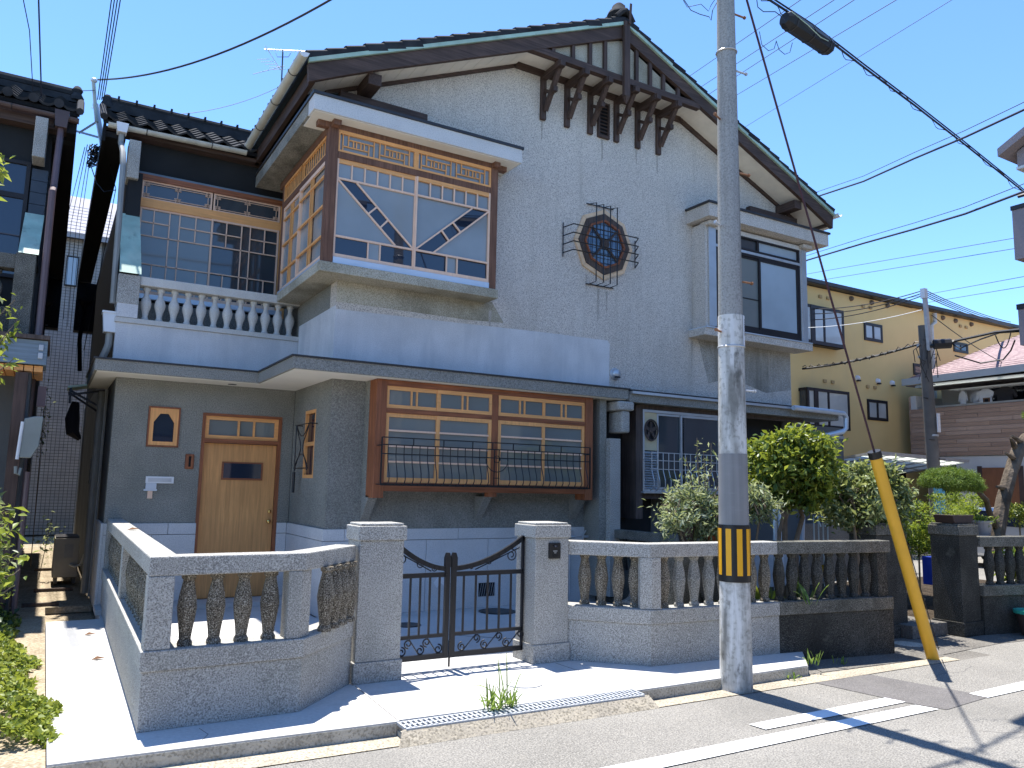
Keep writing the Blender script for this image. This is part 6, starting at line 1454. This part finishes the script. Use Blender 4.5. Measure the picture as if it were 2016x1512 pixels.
# grey building at the right edge, mostly outside the frame
Gb = thing('building', 'mauve-grey apartment building with balconies at the upper right edge', 'building', (20, 6, 0))
MB().box(20.2, 26, -4, 9.3, 0, 10.8).build('wall', 'mauve', Gb)
gx = 18.0
a, b = at(1992, 415, X=gx), at(1996, 512, X=gx)
MB().box(gx, 20.2, 3, a[1], b[2], a[2]).build('balcony', 'mauve', Gb); MB().box(gx-.02, 20.2, 3, a[1]+.02, a[2]+.005, a[2]+.10).build('balcony_cap', 'dark_trim', Gb)
MB().tube([(gx+.1, a[1]-.1, a[2]+.32), (gx+.1, 3, a[2]+.32)], .04, 6).build('handrail', 'dark_trim', Gb)
c_, d_ = at(2004, 610, X=gx), at(2006, 680, X=gx)
MB().box(gx, 20.2, 3, c_[1], d_[2], c_[2]).build('balcony', 'mauve', Gb); MB().box(gx-.02, 20.2, 3, c_[1]+.02, c_[2]+.005, c_[2]+.12).build('balcony_cap', 'dark_trim', Gb)
e_ = at(1968, 295, X=17.6); f_ = at(1978, 330, X=17.6); sl_g = .5
MB().yz([(e_[1], e_[2]), (e_[1]-6, e_[2]+6*sl_g), (e_[1]-6, e_[2]+6*sl_g-.22), (e_[1], e_[2]-.18)], 17.5, 26).build('roof', 'mauve', Gb)
MB().yz([(e_[1]-.25, f_[2]), (e_[1]-.25, e_[2]-.1), (e_[1]-6, e_[2]+6*sl_g-.1), (e_[1]-6, f_[2])], 17.8, 20.3).build('gable_box', 'mauve', Gb)
MB().box(17.78, 20.3, 3, e_[1]-.23, f_[2]-.06, f_[2]).build('soffit', 'white_wall', Gb)

# ------------------------------------------------------------------ houses across the street (mirrored in the windows)
for i, (x0, x1, y0, hgt, lab) in enumerate(((-14, -3.5, -7.5, 5.6, 'two-storey grey house across the street, left of the camera'), (-2.8, 6.0, -8.2, 4.4, 'low pale house across the street behind the camera'), (6.8, 16, -7.8, 6.0, 'taller grey house across the street, right of the camera'), (17, 30, -8.5, 5.2, 'long plastered house far right across the street'))):
    b_ = thing('house', lab, 'house', ((x0+x1)/2, y0-3, -.1))
    MB().box(x0, x1, y0-7, y0, -.1, hgt).build('wall', ('wall_shade', 'mauve', 'stucco_dark', 'wall_shade')[i], b_)
    MB().yz([(y0+.5, hgt+.02), (y0-3.5, hgt+1.5), (y0-7.5, hgt+.02)], x0-.3, x1+.3).build('roof', 'tile', b_)
    x = x0+1
    while x < x1-1.6:
        for z in (1.0, 3.2):
            if z+1.1 < hgt: w_ = MB().box(x, x+1.3, y0, y0+.05, z, z+1.1).build('window', 'alu_bronze', b_); MB().box(x+.06, x+1.24, y0+.051, y0+.06, z+.06, z+1.04).build('pane', 'glass_low', w_)
        x += 2.4

# ------------------------------------------------------------------ vegetation
def leafmat(name, dark, mid, light, trans=.35, rough=.45):
    k = NB(name); g = k.n('NewGeometry'); rp_ = k.n('ValToRGB'); k.l(g.outputs['Random Per Island'], rp_.inputs[0])
    e = rp_.color_ramp.elements; e[0].color = (*dark, 1); e[1].color = (*light, 1); e[1].position = 1.0
    x = e.new(.45); x.color = (*mid, 1)
    k.l(rp_.outputs[0], k.b.inputs['Base Color']); k.b.inputs['Roughness'].default_value = rough; k.b.inputs['Specular IOR Level'].default_value = .35
    tr = k.n('BsdfTranslucent'); mx = k.n('MixShader'); mx.inputs[0].default_value = trans
    c2 = k.mix(.5, rp_.outputs[0], (light[0]*1.3, light[1]*1.3, light[2]*.6)); k.l(c2, tr.inputs[0])
    k.l(k.b.outputs[0], mx.inputs[1]); k.l(tr.outputs[0], mx.inputs[2]); k.l(mx.outputs[0], k.t.nodes['Material Output'].inputs[0])
    return k.m
LM = {
 'camellia': leafmat('camellia_leaf', (.028, .065, .014), (.085, .145, .026), (.36, .40, .07), .35, .38),
 'camellia2': leafmat('small_camellia_leaf', (.03, .06, .02), (.11, .16, .06), (.42, .46, .25), .35, .4),
 'olive': leafmat('grey_green_leaf', (.05, .085, .04), (.14, .19, .10), (.44, .48, .34), .35),
 'ivy': leafmat('ivy_leaf', (.05, .10, .015), (.15, .21, .03), (.36, .40, .10), .4),
 'bright': leafmat('bright_leaf', (.05, .11, .018), (.15, .23, .035), (.36, .42, .07), .4),
 'juniper': leafmat('juniper_needle', (.05, .085, .015), (.12, .20, .03), (.24, .33, .06), .25, .6),
 'grass': leafmat('grass_blade', (.06, .12, .02), (.14, .24, .05), (.30, .40, .12), .4),
 'dark': leafmat('dark_leaf', (.012, .03, .01), (.025, .055, .016), (.06, .10, .03), .25),
 'yellowleaf': leafmat('yellow_leaf', (.40, .25, .02), (.45, .3, .02), (.5, .36, .04), .3),
}
rng = np.random.default_rng(3)
def leaves(name, mt, parent, cen, size, seed=0, asp=.45, up=.5, fold=.25, jitter=.35, kind='stuff', label=None):
    """cen: (n,3) leaf positions with optional outward vectors -> folded rhombic leaves"""
    g = np.random.default_rng(seed); n = len(cen); cen = np.asarray(cen, float)
    d = g.normal(size=(n, 3)); d[:, 2] -= .25; d /= np.linalg.norm(d, axis=1)[:, None]
    nn = g.normal(size=(n, 3)); nn[:, 2] = np.abs(nn[:, 2])+up; nn -= (nn*d).sum(1)[:, None]*d; nn /= np.linalg.norm(nn, axis=1)[:, None]+1e-9
    s = np.cross(d, nn); L = size*(1+jitter*g.normal(size=n)).clip(.4, 1.8)
    a = cen; b = cen+d*(L*.5)[:, None]+s*(L*asp*.5)[:, None]+nn*(L*fold*asp)[:, None]; c = cen+d*L[:, None]-nn*(L*.08)[:, None]; e = cen+d*(L*.5)[:, None]-s*(L*asp*.5)[:, None]+nn*(L*fold*asp)[:, None]
    V = np.stack([a, b, c, e], 1).reshape(-1, 3)
    ctr = (V.min(0)+V.max(0))/2
    if parent is None: ctr[2] = V[:, 2].min()
    me = bpy.data.meshes.new(name); me.vertices.add(4*n); me.vertices.foreach_set('co', (V-ctr).ravel())
    idx = np.arange(n)*4; T = np.stack([idx, idx+1, idx+2, idx, idx+2, idx+3], 1).reshape(-1)
    me.loops.add(6*n); me.loops.foreach_set('vertex_index', T.astype(np.int32))
    me.polygons.add(2*n); me.polygons.foreach_set('loop_start', (np.arange(2*n)*3).astype(np.int32))
    me.update(calc_edges=True); me.validate(); me.materials.append(LM[mt])
    o = bpy.data.objects.new(name, me); C.objects.link(o); o.location = Vector(ctr)-wl(parent); WL[o.name] = Vector(ctr)
    if parent: o.parent = parent
    tag(o, label, kind=kind); return o
def clumps(c, r, nclump, per, cr, seed, shell=.62, zmin=None, fill=.15):
    g = np.random.default_rng(seed); c = np.array(c); r = np.array(r); out = []
    for i in range(nclump):
        v = g.normal(size=3); v /= np.linalg.norm(v); k = (shell+(1-shell)*g.random()) if g.random() > fill else g.random()*.6
        if zmin is not None and v[2] < zmin: v[2] = abs(v[2])*.4+zmin*.3
        ct = c+v*r*k; rad = cr*(.6+.8*g.random()); n = int(per*(.5+g.random()))
        out.append(ct+g.normal(size=(n, 3))*rad*np.array([1, 1, .7])*.55)
    return np.concatenate(out)
def branch(mb, p, q, r0, r1, n=6, wob=.05, seed=0):
    g = random.Random(seed); p, q = Vector(p), Vector(q); pts = []; rs = []
    for i in range(n+1):
        k = i/n; w_ = wob*math.sin(math.pi*k); pts.append(p.lerp(q, k)+Vector((g.uniform(-w_, w_), g.uniform(-w_, w_), g.uniform(-w_, w_)))); rs.append(r0+(r1-r0)*k)
    mb.tube(pts, rs, 8)
def tree(name, label, cat, base, stems, crown, mt, leafn, size, seed, barkm='bark_light', asp=.45, nclump=120, cr=.12, group=None, zmin=None, shell=.62, fill=.15):
    t = thing(name, label, cat, base, group); mb = MB()
    for i, (p, q, r0, r1) in enumerate(stems): branch(mb, p, q, r0, r1, 7, .06, seed+i)
    c, r = crown; g = random.Random(seed)
    tops = [Vector(s[1]) for s in stems]
    for i in range(26):
        v = Vector((g.gauss(0, 1), g.gauss(0, 1), g.gauss(0, .8))).normalized(); tgt = Vector(c)+Vector((v.x*r[0], v.y*r[1], v.z*r[2]))*.8
        branch(mb, g.choice(tops)-Vector((0, 0, .1)), tgt, .018, .004, 5, .08, seed+100+i)
    mb.build('trunk', barkm, t, smooth=True)
    leaves('crown', mt, t, clumps(c, r, nclump, leafn/nclump, cr, seed, shell, zmin, fill), size, seed, asp)
    return t
# big camellia behind the dark fence
YA = 6.5; KA = 6.5/7.3
tb = at(1545, 1120, Y=YA)
cA = at(1560, 920, Y=YA)
tree('camellia_tree', 'round glossy camellia tree right of the utility pole', 'tree', (tb[0], YA, .02),
     [((tb[0], YA-.05, 0), (cA[0]-.10, YA-.05, cA[2]-.15), .045, .027), ((tb[0]+.07, YA-.03, 0), (cA[0]+.13, YA, cA[2]-.1), .04, .022), ((tb[0]-.04, YA, .1), (cA[0]-.26, YA, cA[2]-.05), .03, .018)],
     ((cA[0]+.02, YA, cA[2]+.01), (.57, .46, .48)), 'camellia', 11000, .082, 11, nclump=150, cr=.125)
# smaller camellia beside the guard
YB = 6.35
cB = at(1712, 985, Y=YB); bB = at(1690, 1100, Y=YB)
tree('camellia_tree', 'smaller loose camellia between the dark fence and the yellow guard', 'tree', (bB[0], YB, .02),
     [((bB[0]-.1, YB, 0), (cB[0]-.1, YB, cB[2]-.1), .04, .02), ((bB[0], YB+.05, 0), (cB[0]+.25, YB+.05, cB[2]), .03, .015), ((bB[0]-.1, YB-.05, .3), (cB[0]-.4, YB-.05, cB[2]+.05), .03, .012)],
     ((cB[0]-.02, YB, cB[2]), (.68, .42, .46)), 'camellia2', 8000, .076, 21, nclump=110, cr=.13, shell=.45)
YC = 6.5
cC = at(1372, 1008, Y=YC); bC = at(1385, 1100, Y=YC)
tree('olive_shrub', 'grey-green leafy shrub before the right-hand kitchen window', 'shrub', (bC[0], YC, .02),
     [((bC[0], YC, .3), (cC[0]+.18, YC, cC[2]+.1), .02, .01), ((bC[0], YC, .3), (cC[0]-.34, YC, cC[2]), .02, .008), ((bC[0]+.1, YC, .3), (cC[0]+.5, YC, cC[2]+.15), .02, .008)],
     ((cC[0]+.04, YC, cC[2]+.0), (.66, .3, .30)), 'olive', 5600, .068, 31, asp=.28, nclump=62, cr=.135, shell=.3, fill=.3)
cC2 = at(1385, 905, Y=YC); g_ = np.random.default_rng(5)
ol = thing('olive_shrub', 'tall thin grey-green shoots rising in front of the sliding window', 'shrub', (cC2[0], YC, .1))
sm = MB(); pos = []
for i, (u0, v0, u1, v1) in enumerate(((1385, 1040, 1372, 862), (1392, 1040, 1400, 872), (1380, 1040, 1350, 900), (1400, 1040, 1425, 905), (1395, 1040, 1385, 890), (1375, 1040, 1330, 955))):
    a, b = Vector(at(u0, v0, Y=YC)), Vector(at(u1, v1, Y=YC)); branch(sm, a, b, .008, .003, 6, .02, i)
    for k in np.linspace(.15, 1, 42): pos.append(np.array(a.lerp(b, k))+g_.normal(size=3)*.024)
sm.build('stems', 'bark_light', ol); leaves('foliage', 'olive', ol, pos, .062, 6, .28)
cD = at(1492, 985, Y=6.2)
tree('olive_shrub', 'grey-green shrub just right of the utility pole', 'shrub', (cD[0], 6.2, .02),
     [((cD[0]+.05, 6.2, 0), (cD[0], 6.2, cD[2]), .025, .01)], ((cD[0], 6.2, cD[2]+.02), (.23, .2, .31)), 'olive', 1900, .066, 41, asp=.28, nclump=34, cr=.10, shell=.3)
# strap leaves and low plants behind the balusters
def strap(name, lab, x, y, n, L, mt, seed, w_=.035, z=.02, cat='plant', group=None):
    g = random.Random(seed); mb = MB()
    for i in range(n):
        a = g.uniform(0, 2*math.pi); l = L*g.uniform(.6, 1.1); bx_, by_ = x+g.uniform(-.05, .05), y+g.uniform(-.05, .05); out = g.uniform(.25, .9)
        pts = []
        for k in range(6):
            t = k/5; r_ = l*out*t*.7; zz = z+l*(t*(1.15-out*.35)-.55*out*t*t); ww = w_*math.sin(math.pi*min(1, .12+t*.9))+.002; cx_, cy_ = bx_+math.cos(a)*r_, by_+math.sin(a)*r_
            pts.append(((cx_-math.sin(a)*ww, cy_+math.cos(a)*ww, zz), (cx_, cy_, zz-.006), (cx_+math.sin(a)*ww, cy_-math.cos(a)*ww, zz)))
        for k in range(5):
            A_, B_ = pts[k], pts[k+1]; mb.add([*A_, *B_], [(0, 1, 4, 3), (1, 2, 5, 4)])
    return mb.build(name, LM[mt], None, lab, cat=cat, group=group)
sp = [(5.9, 6.5, 14, .75), (6.3, 6.35, 14, .8), (6.75, 6.3, 16, .8), (7.15, 6.25, 16, .85), (7.6, 6.2, 14, .75), (7.95, 6.15, 10, .6)]
sp += [(6.1, 7.0, 16, .7), (6.9, 6.9, 18, .85), (7.5, 6.8, 18, .9), (8.0, 6.7, 14, .8)]
labs = ['strap-leaved plant behind the balusters just right of the pole', 'strap-leaved plant behind the last clean balusters', 'strap-leaved plant where the fence turns black', 'dense strap-leaved plant behind the black balusters', 'strap-leaved plant under the small camellia', 'short strap-leaved plant at the end of the black fence', 'strap-leaved plant among the rocks behind the hose', 'strap-leaved plant in the second row behind the colour change', 'strap-leaved plant in the second row behind the black balusters', 'strap-leaved plant in the second row at the fence end']
for i, (x, y, n_, L) in enumerate(sp): strap('strap_plant', labs[i], x, y, n_, L, 'dark' if i % 2 else 'camellia', 50+i, .04, group='strap-leaved plants behind the fence')
yl = at(1632, 1110, Y=5.78)
leaves('fallen_leaf', 'yellowleaf', None, [yl, yl], .16, 9, .35, kind=None, label='large yellowed leaf poking between the black balusters')['category'] = 'leaf'
# rocks and hose behind balusters
def rock(x, y, r_, lab, s, z=0.0):
    g = random.Random(s); bm = bmesh.new(); bmesh.ops.create_icosphere(bm, subdivisions=2, radius=r_)
    for v in bm.verts: v.co *= 1+g.uniform(-.16, .16); v.co.z *= .75
    me = bpy.data.meshes.new('rock'); bm.to_mesh(me); bm.free(); me.materials.append(M['rock']); o = bpy.data.objects.new('garden_rock', me); C.objects.link(o); o.location = (x, y, z+r_*.6)
    tag(o, lab, 'rock', 'garden rocks'); return o
for i, (x, y, r_) in enumerate(((6.35, 7.6, .30), (6.75, 7.9, .34), (6.0, 7.1, .2), (6.3, 6.9, .16), (7.05, 7.3, .25), (5.75, 7.6, .12))):
    rock(x, y, r_, ['big brown garden rock behind the clean balusters', 'largest garden rock beside the party fence', 'small rock in front of the big brown rock', 'smallest rock next to the coiled hose', 'rock against the end of the party fence', 'pebble-like rock on the slab edge'][i], i)
hp = [(6.2+.28*math.cos(t*1.0)+.03*math.sin(t*3.1), 6.35+.14*math.sin(t)+.004*t, .05+.012*t) for t in np.linspace(0, 26, 120)]
MB().tube(hp+[(6.0, 6.3, .45), (5.95, 6.25, .75)], .016, 6).build('garden_hose', 'hose', None, 'coiled green garden hose behind the balusters', cat='hose', smooth=True)
tap = MB().tube([(6.25, 6.9, 0), (6.25, 6.9, .95)], .03, 8).tube([(6.25, 6.9, .85), (6.25, 6.78, .87), (6.25, 6.74, .80)], .018, 8).box(6.22, 6.28, 6.86, 6.94, .93, .98)
tap.build('water_tap', 'steel', None, 'steel garden tap on a standpipe behind the fence bend', cat='tap')
# flower pots by the olive shrub
def pot(x, y, z, r_, h, mt, lab, r0=.7, n=20, rim=None):
    o = MB().lathe((x, y, z), [(0, r_*r0), (h*.85, r_*.95), (h*.86, r_*1.05), (h, r_*1.05), (h, r_*.93), (h*.9, r_*.9)], n).build('plant_pot', mt, None, lab, cat='plant pot', smooth=False)
    if rim: MB().lathe((x, y, z+h*.87), [(0, r_*1.06), (h*.14, r_*1.07), (h*.15, r_*.96), (h*.1, r_*.9)], n).build('rim', rim, o)
    return o
q = at(1350, 1050, Y=6.5); pot(q[0], 6.5, q[2]-.10, .10, .18, 'pot_brown', 'weathered brown pot under the grey-green shrub')
MB().box(q[0]-.2, q[0]+.5, 6.4, 6.7, .0, q[2]-.105).build('plant_shelf', 'granite_old_top', None, 'low stone shelf carrying pots behind the fence', cat='shelf')
q = at(1398, 1050, Y=6.52); pot(q[0], 6.52, q[2]-.10, .12, .165, 'terracotta', 'terracotta pot half hidden beside the utility pole')
q = at(1735, 1058, Y=6.3); pot(q[0], 6.3, q[2]-.07, .15, .12, 'terracotta', 'shallow terracotta bowl by the gate pillar behind the guard', .8)
MB().box(q[0]-.25, q[0]+.25, 6.15, 6.45, .0, q[2]-.072).build('plant_stand', 'granite_old', None, 'dark stone block under the terracotta bowl', cat='stand')
# big turquoise-rimmed pot outside the right fence
pot(10.93, 5.42, -.08, .20, .30, 'pot_brown', 'dark brown pot with turquoise rim on the ground by the right fence', .68, 24, 'green_pot')
# planter on the dark pillar and plants there
pl_ = MB().prism([(9.98, 5.80, 1.295), (10.36, 5.80, 1.295), (10.41, 5.80, 1.40), (9.93, 5.80, 1.40)], (0, .26, 0)).build('bonsai_tray', 'pot_brown', None, 'rectangular dark bonsai tray on the far gate pillar', cat='planter', bevel=.008)
g_ = np.random.default_rng(8)
leaves('planter_plant', 'bright', None, np.stack([g_.uniform(9.98, 10.37, 500), g_.uniform(5.8, 6.08, 500), 1.40+np.abs(g_.normal(size=500))*.06], 1), .035, 12, .3, kind=None, label='wispy green seedlings growing in the bonsai tray')['category'] = 'plant'
q = at(1935, 1040, Y=5.95)
pot(q[0], 5.95, 1.13, .12, .19, 'pot_grey', 'grey round pot standing on the right fence rail', .72)
leaves('pot_plant', 'bright', None, np.array([q[0], 5.95, 1.34])+g_.normal(size=(220, 3))*np.array([.07, .07, .025]), .04, 13, .4, kind='stuff', label='small green cushion plant in the grey pot')['category'] = 'plant'
q = at(1925, 1000, Y=6.4)
for i, (u, v, y, rx, rz, n_, mt, lab) in enumerate(((1905, 1005, 6.5, .2, .13, 600, 'bright', 'yellow-green shrub between the pillar and the pine trunk'), (1806, 1045, 7.2, .46, .40, 4200, 'bright', 'bright green bush in the garden behind the yellow guard'), (1790, 1010, 7.9, .35, .18, 1200, 'ivy', 'feathery yellow-green plant behind the guard'), (2005, 1010, 6.6, .32, .2, 1200, 'camellia', 'leafy shrub behind the right fence by the trunk'), (2000, 1110, 6.2, .35, .22, 500, 'bright', 'broad-leaved plant behind the right balusters'), (1880, 985, 7.5, .55, .16, 1300, 'bright', 'fine foliage behind the bonsai tray'))):
    q = at(u, v, Y=y); b_ = thing('garden_shrub', lab, 'shrub', (q[0], y, .05), 'garden shrubs at the right')
    leaves('foliage', mt, b_, clumps((q[0], y, q[2]), (rx, rx*.8, rz), 40, n_/40, .09, 60+i, .3), .05 if i != 4 else .12, 60+i, .35)
    MB().tube([(q[0], y, .03), (q[0]+.02, y, q[2])], .015, 6).build('stem', 'bark_light', b_)
# cloud-pruned juniper
ju = thing('cloud_pruned_tree', 'cloud-pruned juniper with a thick gnarled trunk and one flat pad', 'tree', (at(1975, 1080, Y=6.6)[0], 6.6, .05))
tm_ = MB()
tp_ = [at(1955, 1110, Y=6.6), at(1965, 1040, Y=6.6), at(1975, 985, Y=6.6), at(1990, 930, Y=6.6), at(2003, 890, Y=6.6), at(2020, 862, Y=6.6), at(2050, 850, Y=6.6)]
tm_.tube(tp_, [.11, .105, .10, .095, .10, .085, .06], 10)
tm_.tube([at(1962, 1040, Y=6.6), at(1948, 1010, Y=6.5), at(1942, 985, Y=6.4), at(1925, 967, Y=6.3), at(1890, 955, Y=6.3)], [.05, .042, .038, .035, .018], 8)
for (u, v, u2, v2) in ((2000, 905, 1980, 892), (1998, 880, 1990, 862), (1975, 960, 1962, 958), (2010, 870, 1992, 858)):
    tm_.tube([at(u, v, Y=6.6), at(u2, v2, Y=6.5)], [.05, .018], 6)
tm_.build('trunk', 'bark', ju)
pc_ = at(1873, 948, Y=6.35)
def pad(c, r, n_, seed):
    g = np.random.default_rng(seed); v = g.normal(size=(n_, 3)); v /= np.linalg.norm(v, axis=1)[:, None]; v[:, 2] = np.where(v[:, 2] < -.25, -.25-.15*g.random(n_), v[:, 2])
    k = .93+.07*g.random(n_); bump = 1+.05*np.sin(v[:, 0]*9)*np.cos(v[:, 1]*8)
    return np.array(c)+v*np.array(r)*(k*bump)[:, None]
gj = np.random.default_rng(77); lp_ = []
for (c0_, r0_, n0_) in (((pc_[0]-.02, pc_[1], pc_[2]+.01), (.43, .34, .17), 330), ((pc_[0]+.24, pc_[1]-.02, pc_[2]-.05), (.26, .25, .13), 120)):
    for q_ in pad(c0_, r0_, n0_, int(n0_)): lp_.append(q_+gj.normal(size=(55, 3))*np.array([.024, .024, .018]))
leaves('foliage_pad', 'juniper', ju, np.concatenate(lp_), .032, 5, .18, fold=.1, up=.2)
leaves('inner_twigs', 'dark', ju, pad((pc_[0]+.05, pc_[1], pc_[2]-.02), (.38, .30, .10), 3000, 9), .04, 55, .25)
p2 = at(2030, 818, Y=6.6)
leaves('foliage_pad', 'juniper', ju, pad(p2, (.12, .12, .10), 900, 5), .03, 6, .22)
# green things left: ivy bank and shrub branches in the foreground
iv = thing('ivy_bank', 'bank of bright green ivy spilling over the left path', 'ivy', (-.3, 6.8, 0))
g_ = np.random.default_rng(4); pts = []
for i in range(15000):
    y = g_.uniform(5.9, 11.6); edge = .19-.078*(y-6.1) + .06*math.sin(y*3.1)+.04*math.sin(y*7.7)
    if y > 8.6: edge -= .02
    x = edge-abs(g_.normal())*.35; 
    if x < -1.6: continue
    hgt = min(.42, max(0, (edge-x-.06))*.85+.03)*(1 if y > 6.2 else .6)
    pts.append((x, y, -.02+hgt*(.75+.3*g_.random())))
leaves('foliage', 'ivy', iv, pts, .036, 14, .8, fold=.18)
pts = [(g_.uniform(-1.5, -.15), g_.uniform(6.0, 11), 0) for i in range(3500)]
leaves('foliage', 'dark', iv, [(x, y, min(.4, (-.05-x)*.8)*g_.random()) for x, y, z in pts], .06, 15, .7)
sh = thing('garden_shrub', 'shrub at the left edge with arching leafy twigs', 'shrub', (-.7, 8.5, 0)); sm = MB(); pos = []; pos2 = []
for i, (y, u0, v0, u1, v1) in enumerate(((7.6, -60, 1120, 45, 1025), (7.6, -60, 1180, 48, 1080), (7.4, -80, 1100, 10, 1030), (8.2, -80, 760, 35, 630), (8.2, -80, 720, 30, 590), (8.2, -60, 780, 28, 705), (8.0, -60, 1050, 25, 1000), (7.5, -60, 1230, 30, 1150), (8.2, -40, 700, 20, 660), (6.6, -60, 320, 8, 315), (6.6, -60, 400, 6, 330), (6.9, -60, 1180, 40, 1120))):
    a, b = Vector(at(u0, v0, Y=y)), Vector(at(u1, v1, Y=y)); branch(sm, a, b, .008, .003, 6, .02, i+7)
    for k in np.linspace(.1, 1, 34): pos.append(np.array(a.lerp(b, k))+g_.normal(size=3)*.03)
pts = []
for (u, v, y, r_) in ((-30, 1100, 7.7, .22), (-40, 1020, 7.9, .2), (-60, 690, 8.4, .25), (-50, 620, 8.4, .2)):
    q = at(u, v, Y=y); pts.append(np.array(q)+g_.normal(size=(260, 3))*r_*.4)
sm.tube([(-.75, 7.8, 0), (-.72, 7.8, 2.2), (-.7, 8.2, 3.6)], [.03, .02, .01], 6)
sm.build('branch', 'bark_light', sh); leaves('foliage', 'ivy', sh, pos, .075, 16, .42); leaves('foliage', 'camellia2', sh, np.concatenate(pts), .07, 17, .42)
# sprig in the alley
q = at(100, 1035, Y=15)
sp_ = thing('weed', 'leafy sprig standing up at the dark end of the alley', 'weed', (q[0], 15, 0)); MB().tube([(q[0]-.1, 15, 0), (q[0], 15, q[2]+.1)], .006, 5).build('stem', 'bark_light', sp_)
leaves('foliage', 'olive', sp_, np.array([q[0], 15, q[2]-.15])+np.random.default_rng(1).normal(size=(70, 3))*np.array([.09, .08, .2]), .07, 18, .4)
q = at(88, 830, Y=17); vn = thing('climbing_plant', 'thin vine climbing the left side of the alley', 'vine', (q[0], 17, 0)); MB().tube([(q[0], 17, 0), (q[0]-.03, 17, q[2]+.4)], .008, 5).build('stem', 'bark_light', vn)
leaves('foliage', 'olive', vn, np.array([q[0], 17, q[2]])+np.random.default_rng(2).normal(size=(130, 3))*np.array([.05, .06, .32]), .05, 19, .5)
# weeds
def tuft(x, y, n_, L, lab, seed, w_=.006, z=-.01): return strap('grass_tuft', lab, x, y, n_, L, 'grass', seed, w_, z, 'grass', 'weeds by the fence')
tuft(3.02, 5.32, 26, .24, 'grass tuft sprouting from the drain grating', 70); tuft(3.2, 5.34, 20, .20, 'second grass tuft right beside the one in the grating', 71)
tuft(3.12, 5.33, 9, .42, 'tall seeding grass stalks over the drain', 72, .003)
tuft(.93, 6.1, 12, .34, 'green blades inside the left fence corner', 73, .008, .0); tuft(1.0, 6.15, 8, .5, 'tall dry grass stalks inside the left fence corner', 74, .003, .0)
tuft(6.6, 5.30, 12, .16, 'weeds at the right end of the pale kerb', 75); tuft(6.2, 5.22, 8, .09, 'low weeds in the kerb joint right of the pole', 76, .006, -.09); tuft(7.2, 5.45, 8, .1, 'small weeds at the foot of the black wall', 77, .006, -.09)
tuft(6.95, 5.6, 7, .45, 'long drooping blade hanging out of the black balusters', 78, .012, .5)
# fallen leaves
for i, (x, y, z, lab) in enumerate(((.49, 9.6, .002, 'brown dry leaf on the path in the fence shade'), (.50, 8.3, .002, 'curled dry leaf on the white path by the fence'), (.76, 8.9, 1.13, 'dry leaf lying on the left fence rail'))):
    MB().add([(x, y, z), (x+.05, y+.03, z+.025), (x+.12, y, z+.01), (x+.05, y-.04, z+.012)], [(0, 1, 2), (0, 2, 3)]).build('fallen_leaf', 'leaf_dead', None, lab, cat='leaf', group='dry leaves')
# blue box and mail items beyond gate
q = at(1822, 1120, Y=6.9); MB().box(q[0]-.0, q[0]+.22, 6.7, 6.95, q[2]-.22, q[2]+.18).build('blue_box', 'blue_box', None, 'blue plastic box hanging beside the far gate pillar', cat='box', bevel=.01)
q = at(1845, 980, Y=9.5); MB().box(q[0]-.12, q[0]+.12, 9.4, 9.5, q[2]-.3, q[2]+.3).box(q[0]-.02, q[0]+.02, 9.42, 9.46, .0, q[2]-.3).build('hanging_sheet', 'screen_cyan', None, 'cyan plastic sheet seen under the pruned pad', cat='sheet')
# back garden block and garage side to close the view at ground level
MB().box(12.6, 17.0, 11.0, 11.2, 0, 1.0).build('garden_wall', 'dark_conc', None, 'low dark garden wall behind the shrubs', cat='wall')
for i, (u, v) in enumerate(((1602, 1025), (1611, 1025), (1620, 1025), (1629, 1027))):
    q = at(u, v, Y=9.3)
    if i == 0: hk = thing('hose_rack', 'cream metal rack beside the house corner pier', 'rack', (q[0], 9.3, 0))
    MB().tube([(q[0], 9.3, .0), (q[0], 9.3, q[2]+.08), (q[0]+.04, 9.26, q[2]+.08), (q[0]+.06, 9.2, q[2]-.1)], .012, 5).build('hoop', 'gutter', hk)

S.render.engine = 'CYCLES'
